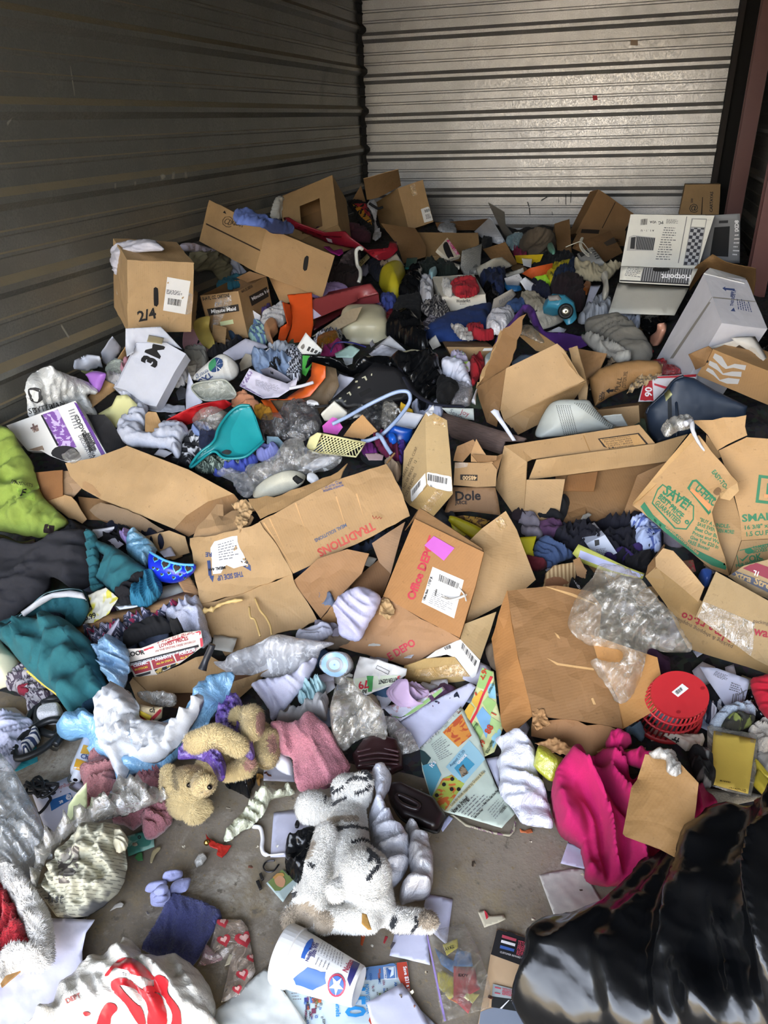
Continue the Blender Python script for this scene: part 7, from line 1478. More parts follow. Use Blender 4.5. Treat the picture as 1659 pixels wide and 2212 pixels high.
for i in range(34): a_ = i * 2.4 + rg_.uniform(-.6,.6); r_ = rg_.uniform(30,120); pts_.append((c_[0] + r_ * 1.25 * math.cos(a_),c_[1] + r_ * .75 * math.sin(a_),rg_.uniform(1,3)))
pts_ += [(390,1180,1),(385,1230,1),(340,1290,.5),(300,1315,.5),(265,1270,.5)]
tube('cable_tangle',' '.join('%.0f,%.0f,%.1f' % p for p in pts_),.38,mf('#1a1a1c',.5),'tangle of thin black cord on the phone company envelope','cable',h=2.5,k=5,seg=5)
tube('wire_loop','560,1010 545,1045 560,1070 600,1060 570,1090 560,1110 630,1150',.3,mat('metal','#8c8c88'),'thin metal wire loop beside the spray can','wire',h=2)
tube('black_hose','440,770 500,690 525,600 440,570 330,600 200,690 120,800 125,870 200,870 330,810 440,720 500,640',1.0,mp('#1f2123',.4),'coiled black cable with a metal plug at the left','cable',h=4)
tube('black_hose','215,680 210,600 270,480 380,410 480,410 430,440 320,450 290,560 320,650 420,690 470,650',1.0,mp('#26282a',.4),'second loop of black cable beside the teal sleeve','cable',h=2.5)
tube('metal_plug','425,790 465,735',1.5,mat('metal','#8f8f8c',.35),'metal end plug of the coiled black cable','plug',h=2)
# white toys and cloth
cloth('white bed sheet spread at the left edge','-100,540 60,520 200,560 290,640 280,760 180,880 100,970 0,960 -100,930','#d2d5ee',h=2,puff=2,fold=2)
sheet('white_rolled_socks','300,530 360,480 480,470 500,540 470,590 380,600 310,590',mat('terry','#d6d5d8'),'rolled white sock behind the coiled cable','sock',h=2,th=.5,puff=3,rnd=True)
sheet('white_socks','245,740 260,690 300,660 320,690 310,740 250,800 230,860 190,850 180,800',mat('stripe','#d6d3d0',hx2='#2c3858',sc=22),'white sock with navy bands under the coiled cable','sock',h=3,th=.5,puff=3,rnd=True)
card('teal card folder under the white bed sheet','95,965 290,780 300,900 130,975','#2d96a4',h=.8,name='folder',cat='folder',th=.1)
paper('grey white plastic scoop and scraps at the far left','-60,470 120,470 240,560 100,560 -60,560','#c9c6be',h=2)
cloth('black grey red knitted scarf at the left under the teal sleeve','60,320 130,180 230,170 340,260 440,360 300,480 230,520 210,420 120,340','#8a8790',h=2,puff=3,m=mn('#9a959a',hx2='#3c3240',sc=60))
cloth('maroon scrap beside the patterned scarf','150,360 220,300 260,300 240,370','#7d1a30',h=4,puff=1)
sheet('lampshade','-150,-80,4 0,-130,4 60,0,3 165,120,1 120,260,0 30,310,0 -150,320,0',mp('#d8d4b8',.5),'cream translucent plastic tub at the left edge','tub',h=3,th=.5,puff=8,rnd=True,pr=.6)
cloth('yellow lining edge under the teal sleeve','160,100 210,120 330,230 300,230 240,180 160,150','#c9a53a',h=3,puff=1)
bag('pale blue plastic sheet strip hanging from the newspaper carton','780,-20,5 960,-60,6 1030,60,6 1020,220,4 980,330,3 900,310,3 850,200,2 800,80,3','#93bce0',h=5,puff=3,alpha=.6,fold=3)
# diaper / hospital pad
PAD = mat('film','#7fb4dc',.35,alpha=.93)
b = bag('blue and white absorbent bed pad crumpled on the floor','470,690,1 500,600,2 620,520,3 700,500,5 760,540,7 900,420,8 1060,560,6 1250,590,5 1390,560,6 1540,420,10 1659,240,12 1850,190,12 1850,290,10 1780,460,7 1640,620,4 1500,780,2 1400,900,1 1240,990,0 1070,1010,0 1045,1060,0 980,1140,0 900,950,0 850,870,0 730,860,0 700,720,1 560,745,0','#7fb4dc',name='absorbent_pad',cat='pad',h=4,puff=3,m=PAD,crum=1.2,fold=3,fw=5)
b2 = sheet('padding','770,420,8 850,360,8 950,310,7 1040,370,8 1100,450,8 1120,560,6 1300,610,5 1380,600,6 1470,500,9 1600,370,11 1620,420,10 1560,560,6 1440,740,3 1320,870,1 1200,920,0 1050,900,1 1010,1000,0 960,1110,0 910,960,0 850,860,1 800,760,2 780,600,5',ml('#dcdee2'),parent=b,h=7,th=.5,puff=4,rnd=True,crum=2.6,cw=3.5,fold=3,fw=5)
b3 = clear('clear film bag over the padding of the bed pad','790,380 880,330 1000,340 1090,430 1100,580 1350,610 1330,700 1200,780 1050,760 900,700 800,560',h=13,puff=2.5,alpha=.35,hx='#d8dade')
b = sheet('snack_bag','1080,560 1110,450,3 1200,470,4 1290,470,4 1280,560,1 1200,610',mr('#c8b48e'),'small paper bag with blue, red and yellow print on the bed pad','paper bag',h=10,th=.5,puff=1.5,crum=.6); decal(b,'1085,545 1110,500 1200,560 1285,470 1290,500 1200,600',mf('#b23038'),'red_stripe'); decal(b,'1100,520 1125,500 1210,540 1190,580',YEL,'yellow_stripe',off=1.6); text(b,'ch',1190,505,34,10,off=2)
clear('clear film scrap inside the low open box','1100,370 1290,370 1400,380 1390,460 1280,460 1170,430',h=9,puff=1.5,alpha=.6)
# spray can
v,f = lathe_geo(P3(*px(600,1050),.03),P3(*px(735,720),.035) - P3(*px(600,1050),.03),[(0,.006),(0,.012),(.02,.013),(.022,.02),(.035,.024),(.20,.024),(.21,.0)],24)
b = mesh('spray_can',v,f,mp('#ccd0da',.3),None,'white and yellow aerosol can half under the bed pad','can')
decal(b,'585,960 690,990 720,920 610,880',mf('#c9962a',.4),'yellow_band'); decal(b,'640,840 735,850 745,790 665,770',mf('#c9962a',.4),'yellow_band'); text(b,'Chef',640,880,36,8,BLUEI,off=2)
# pink towels
PT = mat('terry','#c08384')
b = cloth('dusty pink towel crumpled beside the bed pad','640,1000 700,960 760,880 880,880 920,960 980,1130 900,1210 780,1270 700,1290 690,1150','#c08384',name='towel',cat='towel',h=2,puff=4,fold=2.4,kind='terry'); furry(b,8000,.004,[PT])
b = cloth('pink and mauve towel end lying on the floor beside the bear','1060,1010 1180,990 1300,1010 1320,1200 1370,1330 1340,1420 1220,1510 1150,1500 1130,1400 1060,1440 980,1400 900,1380 1100,1290 1200,1210 1130,1120','#b0747c',name='towel',cat='towel',h=2,puff=3.5,fold=2.4,kind='terry'); furry(b,9000,.004,[mat('terry','#b0747c')])
b = paper('green booklet on the floor beside the newspaper ball','1000,1500 1220,1430 1228,1575 1020,1650','#4f8d84',h=1,th=.3,m=mn('#3f8074',hx2='#8fb9ac',sc=12)); text(b,'o',1095,1520,40,0)
Z('N')
b = cloth('pink terry towel folded beside the plush bear','880,650,2 910,590,4 1080,585,5 1150,510,6 1200,500,6 1250,550,5 1330,620,4 1400,750,3 1480,880,1 1495,930,1 1440,1000,0 1330,1060,0 1130,1120,-1 1080,1050,0 1060,900,1 1040,850,2 960,820,2 900,720,1','#c47f8b',name='towel',cat='towel',h=5,puff=3,fold=.9,fw=14,kind='terry'); furry(b,12000,.0035,[mat('terry','#c47f8b')])
cloth('mauve inner fold of the pink towel','1290,1070 1440,990 1495,940 1480,1000 1400,1050 1300,1090','#93586e',h=3,puff=1)
paper('white paper with reddish print under the pink towel','830,900 1060,900 1065,1040 825,1030','#c9c8d6',h=1)
sheet('disposable_cup','900,830,3 950,810,4 1020,850,3 1050,900,2 1050,990,0 960,960,0 900,890,2',mr('#cccbd2'),'crushed white paper cup under the edge of the pink towel','cup',h=3,th=.4,puff=2,rnd=True)
sack('small crumpled black plastic bag beside the bear','530,1050 600,1020 680,1005 760,985 755,1060 730,1110 715,1170 660,1140 560,1090',h=.5,puff=3.5,crum=3,cw=4)
sheet('leaf','770,975 800,965 825,985 800,1010 795,1050 775,1040',mr('#a87c3c'),'curled orange brown scrap beside the small black bag','scrap',h=1.5,th=.1,crum=1.2,rnd=True)
cloth('white gloves and knit pile behind the pink towel','900,600 960,540 1100,480 1250,420 1330,400 1320,500 1300,560 1200,500 1100,560','#bab8b8',h=3,puff=3,fold=2)
cloth('white shirt lying below the big white film sheet','740,290,2 830,240,3 1000,220,5 1160,120,6 1240,80,6 1230,140,4 1150,290,2 1020,440,0 900,565,-1 870,480,0 770,340,1','#c9c9de',h=5,puff=2.5,fold=1.5)
cloth('pale aqua laced cloth right of the white shirt','1100,380 1160,300 1260,280 1310,290 1290,350 1200,420 1120,430','#a3c6cc',h=5,puff=2,fold=2,fw=2)
b = sheet('disc_spindle','1262,140 1275,80,1 1330,35,3 1395,25,3 1460,45,3 1500,110,2 1495,170,0 1440,215,-1 1370,225,-1 1300,190,-1',mat('film','#b3b5b8',.1,alpha=.55),'clear round disc spindle case with a pale blue ring','disc case',h=9,th=3,rnd=True)
for r0,m_,o_ in ((105,'#8fb3dc',1),(66,'#8d8f90',2),(42,'#9fc0e2',3),(8,'#6f8fb0',4)): decal(b,' '.join('%.0f,%.0f' % (1382 + r0 * math.cos(i / 20 * 6.283),130 + r0 * .93 * math.sin(i / 20 * 6.283)) for i in range(20)),mp(m_,.25),'ring',off=o_,sp=4)
b = sheet('surgical_glove','830,1040,1 880,1080,2 940,1100,2 1030,1070,1 1040,1100,1 1075,1130,0 980,1160,1 890,1180,2 860,1230,2 830,1290,2 750,1370,1 640,1440,0 560,1500,0 515,1480,0 600,1350,1 690,1250,2 730,1190,2 810,1150,2 850,1110,2',mat('film','#c9cbb0',.4,alpha=.85),'pale yellow crumpled latex glove on the floor','glove',h=1,th=.1,puff=2,crum=1.8,fold=2,fw=3,rnd=True)
tube('white_ribbon','690,1330 740,1385 800,1400 820,1480 815,1560 850,1610 990,1600',[.5] * 31 + [.2] * 6,whitem,'flat white ribbon trailing from the latex glove','ribbon',h=.8)
b = sheet('red_ornament','375,1440 400,1475 460,1510 520,1530 575,1530 540,1580 500,1625 460,1600 470,1560 410,1540 385,1500',mp('#b02a22',.35),'torn red plastic ornament with a brass bell on the floor','ornament',h=1.2,th=.3,crum=.5)
v,f = lathe_geo(P3(*px(388,1530),.004),(0,0,1),[(0,.001),(.003,.006),(.007,.0075),(.011,.006),(.014,.001)],14); mesh('brass_bell',v,f,mat('metal','#b08d4c',.3),b)
WP = '#c9c9dc'
for l,q,hx in (('white paper on the floor under the plush tiger head','905,1280 1070,1250 1240,1400 1100,1623 880,1623',WP),):
    paper(l,q,hx,h=.5,hx2='#a8a4a8')
sack('crumpled black plastic bag under the left side of the plush tiger','1010,1530 1080,1480 1230,1430 1260,1500 1240,1623 1230,1800 1180,1880 1060,1820 1000,1700',h=.5,puff=5,crum=2,cw=5)
sheet('small_bead','1070,1380 1085,1340 1105,1350 1095,1385',INK,'tiny black screw cap on the white paper','cap',h=2,th=.8,rnd=True)
Z('R')
b = paper('small photo card of a smiling person with light hair','535,437 655,335 680,345 700,375 800,410 700,520 660,580','#b9cac8',name='photo_card',cat='card',h=1); decal(b,'548,437 655,342 700,385 760,400 640,500 600,500',mf('#75864c'),'photo_background'); decal(b,'600,400 630,378 660,395 680,430 660,475 620,465 600,435',mf('#c79470'),'face',rnd=True,off=1.6); decal(b,'585,400 610,375 660,370 670,395 630,390 600,415',mf('#b98a4c'),'hair',rnd=True,off=2)
for l,q in (('lower short black rubber strip on the floor','458,425 480,415 505,475 485,487'),('upper short black rubber strip on the floor','482,372 500,360 518,405 500,418')): sheet('rubber_strip',q,INK,l,'strip',h=1,th=.5)
tube('wire_ring','600,272 540,280 515,320 540,355 590,350 630,300',.2,mat('metal','#55555a'),'bent dark wire on the floor beside the white paper','wire',h=.6)
sheet('glass_stone','0,285 30,235 75,222 92,250 60,295 15,315',mat('film','#b8b7b2',.2,alpha=.8),'faceted milky plastic bead on the floor','bead',h=1,th=.5,puff=1)
# cup
a0,a1 = P3(*px(690,980),.05),P3(*px(1215,1210),.045)
k_ = 1.0
pr_ = [(0,.0),(0,.0535),(.004,.056),(.030,.0555),(.031,.0525),(.045,.0515),(.165,.036),(.168,.034),(.163,.0),]
ax_ = a1 - a0; v,f = lathe_geo(a0 - ax_ / np.linalg.norm(ax_) * .012,ax_,pr_,40)
cup = mesh('paper_cup',v,f,mp('#dcdcdc',.35),None,'large white drinks cup with blue and red baseball print lying on the floor','cup',smooth=False)
BL = mf('#2b58a8',.5); CR = mf('#9c2a48',.5); NV = mf('#2a2a66',.5)
decal(cup,'740,1150 840,1070 980,1110 980,1190 880,1235 760,1200',BL,'blue_print',rag=1.5); decal(cup,'790,1000 850,870 890,855 880,900 820,1010',BL,'blue_print',rag=1.5); decal(cup,'1140,1160 1180,1020 1235,1045 1160,1215',NV,'navy_print')
decal(cup,' '.join('%.0f,%.0f' % (1062 + 68 * math.cos(i / 18 * 6.283),1203 + 85 * math.sin(i / 18 * 6.283)) for i in range(18)),CR,'badge',off=1.5); decal(cup,' '.join('%.0f,%.0f' % (1062 + 54 * math.cos(i / 18 * 6.283),1203 + 68 * math.sin(i / 18 * 6.283)) for i in range(18)),BL,'badge_field',off=2.1)
decal(cup,' '.join('%.0f,%.0f' % (1062 + (58 if i % 2 == 0 else 22) * math.cos(i / 10 * 6.283 + .4),1203 + (70 if i % 2 == 0 else 27) * math.sin(i / 10 * 6.283 + .4)) for i in range(10)),whitem,'star',off=2.8)
text(cup,'Nolan',1140,1115,44,-62,CR,width=100); text(cup,'Nolan Ryan',850,1030,26,-72,NV,width=150); text(cup,'300th Win',895,1000,34,-72,NV,width=110); lines(cup,'920,960 960,870 1130,950 1110,1080',9,GREYI,fill=.2); lines(cup,'900,1050 930,985 1030,1050 1010,1100',4,GREYI,fill=.25)
# flyers
b = paper('satellite television flyer with channel logos under the cup','640,1160 750,1150 1590,1020 1620,1320 1659,1500 1700,1560 720,1560 700,1300','#b9cad2',name='flyer',cat='flyer',h=.7,crum=.15)
decal(b,'1240,1060 1505,1030 1515,1150 1240,1170',mf('#5a7fb4'),'blue_header'); decal(b,'1507,1030 1585,1022 1625,1330 1545,1200 1520,1140',mf('#b5402c'),'red_edge'); text(b,'Save $21 a month',1558,1070,26,80,whitem,off=2.5)
rrect(b,1410,1070,90,95,-.07,whitem,5); decal(b,'1445,1080 1490,1070 1488,1130 1460,1150 1465,1110',mf('#d6e4f0'),'dish_logo',off=2.2); decal(b,'1440,1090 1470,1100 1460,1140 1450,1120',BL,'dish_logo',off=3); text(b,'DIRECTV',1415,1080,15,84,whitem,off=2.5)
text(b,'NOW GET OVER',1272,1200,30,86,mf('#2f7fb8'),width=225,off=2); text(b,'150',1125,1200,150,88,mf('#1e7fc0'),width=250,off=2); text(b,'channels',1052,1255,36,88,mf('#1e7fc0'),width=190,off=2)
rg_ = np.random.RandomState(2); LC = ['#2a2a2c','#7d3a58','#2f5fa0','#b5562c','#5f6f2c','#3a3a3c']
for i in range(46):
    x_,y_ = (rg_.uniform(1280,1500),rg_.uniform(1080,1290)) if i < 16 else (rg_.uniform(820,960),rg_.uniform(1240,1480))
    text(b,rg_.choice(['HBO','E!','ESPN','syfy','CNN','TNT','ion','MTV','USA','fx','@','AMC','tbs']),x_,y_,rg_.uniform(13,20),86,mf(rg_.choice(LC)),off=2)
for x_,y_,c_ in ((835,1320,'#2b3a80'),(880,1320,'#2f6fb0'),(930,1320,'#c0602c'),(845,1370,'#3a3a6a'),(890,1400,'#6a2f4a')): decal(b,'%d,%d %d,%d %d,%d %d,%d' % (x_ - 16,y_ - 20,x_ + 16,y_ - 22,x_ + 18,y_ + 16,x_ - 14,y_ + 18),mf(c_),'channel_tile',off=1.3)
lines(b,'705,1200 790,1190 800,1330 740,1330',6,GREYI,fill=.3)
paper('blank white paper lying over the right of the flyer','1285,1330 1550,1180 1700,1400 1800,1600 1350,1600','#c9cbe0',h=1.6); decal(b,'1300,1470 1320,1415 1390,1520 1330,1520',mf('#b5402c'),'red_print')
paper('large creased white sheet at the bottom edge left of the cup','120,1420 530,1070 700,1290 860,1520 900,1600 100,1600','#c6cac8',h=1.6,crum=.5)
b = sheet('gift_bag','110,940 170,710,1 350,712,1 400,770 430,960 455,1100 350,1290 200,1330 270,1020 200,1005 180,1010',mat('film','#cbb6a4',.15,alpha=.45),'clear cellophane gift bag printed with red hearts','gift bag',h=1.2,th=.05,puff=1,crum=.5)
HR = mf('#c2404a',.4)
for x_,y_,r_ in ((222,870,52),(370,860,70),(360,1125,48),(320,1235,38),(215,735,46),(425,1000,36)): heart(b,x_,y_,r_,-.3,HR,1); heart(b,x_,y_ - 6,r_ * .5,-.3,mf('#e6b8b0'),2)
clear('crumpled heart bag corner with round seeds under the blue towel','40,1040 90,940 180,980 215,1010 100,1050 20,1060',h=1,puff=1.5,hx='#c59aa8',alpha=.7)
sheet('paper_strip','225,1060 262,965 285,980 262,1045',mr('#c6bda4'),'cream paper strip on the heart bag','paper',h=2.2,th=.1)
Z('Q')
DB = mat('terry','#555a92')
b = cloth('slate blue folded terry towel on the floor','1060,930 1150,780 1250,600 1290,530 1450,570 1640,650 1655,700 1560,850 1480,1000 1430,1060 1380,1040 1200,1000','#565b90',name='towel',cat='towel',h=1,puff=2.2,fold=.25,kind='terry',pr=.1,rag=.6,rnd=False); furry(b,16000,.0035,[DB,mat('terry','#6f74ac')])
# flower
fl = group_root('artificial_flower',P3(*px(1240,500),0),'pale lilac artificial fabric rose on the floor','flower'); FLM = ml('#a9aedd')
for q in ('1215,410,2 1230,360,3 1300,340,3 1360,350,2 1355,400,2 1270,430,2','1085,500,1 1120,435,2 1230,420,3 1240,460,2 1150,510,1','1260,510,1 1300,430,3 1410,400,2 1422,430,1 1390,500,1 1290,528,0','1125,570,0 1140,500,2 1250,480,3 1270,560,2 1230,615,0 1150,612,0'): sheet('petal',q,FLM,parent=fl,h=1,th=.08,puff=1.2,rnd=True,crum=.4)
sheet('petal','1160,490,3 1200,450,4 1250,460,4 1250,510,3 1200,530,2',FLM,parent=fl,h=3,th=.1,puff=1.5,rnd=True); sheet('petal','1150,550 1200,520,1 1250,540,1 1230,580 1170,590',FLM,parent=fl,h=3.5,th=.1,puff=1,rnd=True)
sheet('paper_scrap','820,650 860,600 900,580 925,595 910,620 870,625',mr('#c6c2ba'),'small torn white scrap with pink lines left of the blue towel','scrap',h=.8,th=.05)
sheet('dried_leaf','1120,280 1140,200 1190,165 1198,185 1160,230 1135,290',mr('#a79c78'),'dried pale leaf on the floor below the mauve towel','leaf',h=.8,th=.05,rnd=True)
sheet('green_scrap','1005,250 1030,215 1060,210 1068,270 1030,275',mr('#3a7d48'),'green scrap beside the green booklet','scrap',h=.8,th=.1)
Z('O')
# printed coupon sheets
b = paper('big white poster sheet behind the coupon flyers','450,640 700,480,1 1000,335,2 1040,370,2 930,540,0 880,600 600,860,0 520,760','#c6c8e0',h=1.5,crum=.3)
b = paper('grocery coupon page with yellow and green price boxes','920,590,1 1000,480,3 1085,220,7 1175,250,7 1200,500,4 1250,690,2 1180,880,0 1100,920,0 1000,740,0','#bfc490',h=2.5,m=mr('#bcbf8c'),name='flyer',cat='flyer',crum=.7)
CPC = ['#8fb06a','#7fb0c4','#c9a03c','#8fb06a','#6f9cc0','#9cb87a']
for i,(x0,y0,x1,y1,x2,y2,x3,y3) in enumerate(((1090,225,1172,262,1120,400,1030,370),(1125,350,1190,350,1195,470,1140,460),(1000,480,1080,400,1110,430,1040,540),(1090,500,1130,450,1200,500,1150,600),(1040,600,1090,530,1160,610,1120,780),(1130,640,1160,610,1240,660,1200,740),(990,700,1030,640,1100,720,1060,820),(1160,770,1220,700,1245,720,1170,860),(940,590,990,500,1030,540,980,660))): decal(b,'%d,%d %d,%d %d,%d %d,%d' % (x0,y0,x1,y1,x2,y2,x3,y3),mf(CPC[i % 6]),'coupon_box',off=1.2)
decal(b,'970,690 1040,560 1090,430 1150,290 1172,300 1100,450 1050,580 985,700',RED,'red_band',off=1.8)
for t_,x_,y_,s_ in (('2.99',1095,325,44),('79',1020,490,60),('88',1145,750,50),('7.99',1070,890,40),('1',1190,610,44),('99',930,640,40)): text(b,t_,x_,y_,s_,-62,mf('#b03a20'),off=3)
for t_,x_,y_,s_ in (('BABY BUTTER',1010,760,22),('BOLD HAPPIES',1130,900,24),('JALAPENO PEPPERS',1145,430,18)): text(b,t_,x_,y_,s_,-62,mf('#2f4a30'),off=3,width=110)
b = paper('food festival flyer with shrimp and salad pictures','600,845 760,700,1 920,525,2 940,545,2 1060,760,2 1110,930,1 1200,1150,1 1350,1350,0 1240,1470,0 780,1340,0 690,1250,0 620,1020,0','#bccac0',h=2,name='flyer',cat='flyer',crum=.35,m=mr('#bcc9bd'))
decal(b,'602,845 915,528 942,548 635,860',mf('#6a4a34'),'brown_band'); text(b,'The world trip for your taste buds!',622,862,26,-45.5,whitem,off=2.5,width=420,bold=False)
decal(b,'780,730 925,585 1005,755 900,845',mn('#d08a3c',hx2='#b5502c',sc=22),'shrimp_photo',sp=6); decal(b,'805,1000 985,790 1060,870 1110,940 935,1140',mf('#8fb8c8'),'blue_panel'); decal(b,'870,1010 960,920 1030,980 930,1085',mf('#3f8fb0'),'sea_photo',off=1.6); decal(b,'905,1020 940,980 980,1050 930,1085',mn('#8a7a64',hx2='#4a4238',sc=40),'rock_photo',off=2.2)
text(b,'August 17-30',845,1005,24,-48,mf('#2f5a78'),off=2.5,bold=False,width=165); text(b,'GREECE',905,985,20,-48,whitem,off=3)
decal(b,'690,1250 780,1090 850,1060 950,1130 800,1340',mn('#a3b04a',hx2='#c0622c',sc=24),'salad_photo',sp=6)
for x_,y_ in ((855,1095),(790,1138),(735,1222),(850,1175),(905,1175)): decal(b,' '.join('%.0f,%.0f' % (x_ + 16 * math.cos(i),y_ + 16 * math.sin(i)) for i in range(6)),INK,'olive',rnd=True,off=2)
decal(b,'600,860 640,880 690,930 640,1010 612,960',mf('#1e3a3c'),'dark_corner'); decal(b,'620,990 720,960 770,1060 690,1240',mf('#4f93a8'),'blue_corner',off=1.3); text(b,"It's",700,1010,34,-55,whitem,off=2.6)
lines(b,'690,830 790,750 880,900 760,960',10,GREYI,fill=.25); decal(b,'800,1335 1090,1030 1110,1050 820,1345',mf('#c6bf98'),'cream_band'); text(b,'Look for foods inspired by Greece & Asia',850,1310,22,-46,mf('#3f3a30'),off=2.4,width=380,bold=False)
text(b,'Now in Irving!',862,1372,38,-44,INK,off=2.4,width=170); lines(b,'900,1350 1050,1190 1190,1240 1020,1400',5,GREYI,fill=.25); text(b,'Buy One, Get One Free*',1105,1300,20,-45,INK,off=2.4,width=170); text(b,'Get One Free*',1030,1405,20,-45,INK,off=2.4,width=100); bars(b,'1215,1350 1255,1300 1285,1310 1240,1365',10); lines(b,'1130,1340 1230,1230 1300,1290 1200,1420',5,GREYI,fill=.2)
sheet('lottery_ribbon','830,1370 860,1380 960,1460 1180,1520 1300,1540 1340,1500 1360,1400 1345,1390 1330,1470 1300,1520 1180,1500 960,1435 870,1365',mn('#b9b29a',hx2='#7c5a6c',sc=30),'narrow printed paper ribbon at the lower edge of the food flyer','ribbon',h=.8,th=.05)
sheet('orange_scrap','1380,1470 1420,1490 1470,1465 1485,1500 1440,1510 1385,1495',mr('#b8663c'),'orange and yellow paper scrap below the white plastic bag','scrap',h=.8,th=.1,crum=.5)
bag('white plastic bag hanging down over the food flyer','1190,780,4 1290,750,5 1330,720,5 1410,770,4 1470,850,3 1510,930,2 1500,1000,1 1560,1150,0 1620,1330,0 1635,1470,0 1540,1465,0 1400,1440,0 1330,1330,1 1230,1220,1 1220,1050,2 1200,960,2 1240,880,3','#d2d4e2',h=3,puff=3,alpha=.93,fold=2,fw=9)
paper('white paper beneath the hanging white plastic bag','1115,930 1230,910 1220,1100 1330,1290 1210,1150','#c8cae0',h=2)
sheet('yellow_cup','1500,960 1530,840,3 1560,830,4 1659,900,4 1740,960,2 1659,1110,0 1560,1060,-1 1500,990,0',mat('film','#b9bc3c',.2,alpha=.85),'translucent yellow plastic cup beside the pink sweatshirt','cup',h=6,th=.5,puff=4,rnd=True)
card('grey brown board under the yellow cup','1560,1010 1659,1100 1700,1180 1600,1175 1560,1100','#8f8270',h=.5)
# other centre-floor items
b = paper('detergent coupon page curled beside the barcode carton','80,310,1 130,130,3 280,160,4 400,200,4 500,230,3 490,280,2 380,360,1 180,430,0 90,400,0','#cfccc8',h=4,crum=1,name='flyer',cat='flyer'); decal(b,'90,310 260,290 470,280 380,350 230,400 180,425 100,390',mf('#c6cdb8'),'lower_panel'); decal(b,'190,290 240,290 230,410 200,415',mf('#3f8a48'),'green_stripe',off=1.8); text(b,'79',200,325,60,170,RED,off=2.5); text(b,'DETERGENT',445,300,32,172,INK,off=2.5,width=170); text(b,'APPLE',190,395,30,170,INK,off=2.5); text(b,'S',450,285,46,160,RED,off=2.5)
rrect(b,270,205,110,30,.45,INK,3)
for i in range(3): sheet('folded_napkin','%d,430,0 %d,360,2 %d,310,4 %d,340,4 %d,430,3 %d,490,1 %d,500,0 %d,530,0' % tuple(v_ + i * 22 for v_ in (340,380,440,470,480,540,590,450)),mr('#b9a0c0'),('lowest','middle','topmost')[i] + ' of the folded lilac napkins beside the coupon page','napkin',h=3 + i * 1.2,th=.3,rnd=True)
cloth('frilled lilac napkin end right of the folded lilac napkins','490,370 580,360 670,400 655,440 560,470 500,430','#b9a0c0',h=4,puff=1.5)
b = paper('floral greeting card with green border','310,530 500,480,1 680,420,2 780,370,2 800,390,1 640,520,0 450,640,0 380,600','#c2c4d0',h=2,m=mn('#c4c6d4',hx2='#b79aa0',sc=30)); decal(b,'380,600 470,640 800,395 785,372 460,615',mf('#8fb572'),'green_border')
for i in range(2):
    Z('K'); fa = S3;
    if i: break
    g_ = group_root('cardboard_box',P3(*px(600,1620),0),'long tan carton with barcodes and taped end below the office store box','box')
    p1 = panel(g_,S3((775,1270,.10),(1010,1180,.12),(960,1340,.07),(890,1540,.03),(740,1385,.08)),mc('#a08860'),'top_side',seed=1)
    p2 = panel(g_,S3((740,1385,.08),(890,1545,.03),(845,1700,-.01),(710,1525,.04),(640,1500,.05),(480,1530,.06),(560,1470,.08)),labelm,'label_end',seed=2,amp=.1)
    p3 = panel(g_,S3((320,1590,.05),(480,1530,.062),(700,1520,.045),(845,1700,-.015),(330,1728,-.02)),mc('#b3955f'),'front_side',seed=3)
    bars(p2,'755,1410 865,1550 850,1590 745,1450',22); bars(p2,'525,1480 665,1425 672,1450 550,1485',20); decal(p3,'330,1620 760,1565 830,1650 810,1660 340,1680',tape_m,'tape')
Z('O')
b = sheet('ornate_box','70,900 160,780,2 260,735,3 420,780,2 470,900,0 470,1000,-1 380,1040 110,1010',mp('#2a1416',.3),'dark carved wooden box half covered by clear plastic','box',h=4,th=2,puff=1.5)
for i in range(4): tube('carved_ridge','%d,%d %d,%d %d,%d' % (110 + i * 8,880 + i * 35,280,850 + i * 40,440,880 + i * 32),.35,mp('#3c1f22',.3),parent=b,h=6.3)
b = sheet('leather_case','340,1170 390,1120,2 460,1120,3 720,1240,2 800,1370,1 750,1490,0 700,1500,0 460,1400,0 370,1280,0',mp('#1d1415',.35),'dark brown leather case with an embossed handle beside the tiger','case',h=3,th=1.5,puff=2,pr=.2)
tube('stitched_edge','350,1180 460,1400 700,1498 752,1485 800,1370',.35,INK,parent=b,h=3); tube('embossed_handle','415,1235 430,1215 470,1225 580,1280 595,1310 560,1325 460,1285 415,1235',.5,mp('#241a1b',.3),parent=b,h=6.5)
paper('blue white papers under the leather case','760,1460 830,1370 860,1400 780,1500','#b9bfe0',h=1)
card('grey card under the right end of the leather case','500,1440 600,1400 695,1505 660,1570','#a09884',h=.6)
b = paper('pinkish label box tucked beside the tiger head','155,985 220,925,2 300,960,2 350,1050 260,1100 200,1050','#b58f82',h=3,th=1); lines(b,'170,990 240,950 290,1040 220,1070',5,GREYI)
bag('milky plastic bag knotted beside the tiger','205,1400,1 230,1300,3 260,1200,5 225,1060,6 250,1010,6 330,1000,5 380,1060,4 370,1160,3 330,1240,3 320,1290,3 400,1400,2 470,1480,1 510,1560,0 520,1750,-1 440,1900,-1 330,1950,-2 240,1700,0','#cdd0dc',h=4,puff=4,alpha=.92,fold=2,fw=8)
Z('S')
bag('grey milky plastic bag beside the tiger belly','320,20,1 400,0,3 460,80,2 500,180,1 530,300,0 525,480,0 480,560,0 380,580,0 300,600,0 290,500,0 370,400,1 340,250,2 350,100,2','#b9b8bc',h=2,puff=3.5,alpha=.85,fold=2,fw=8)
for l,q in (('white paper under the tiger tail','490,515 685,560 640,900 500,780 470,600'),('ruled white paper between the tiger and the zip bag','250,810 490,790 515,1050 212,978')): paper(l,q,'#c6c8e0',h=.5)
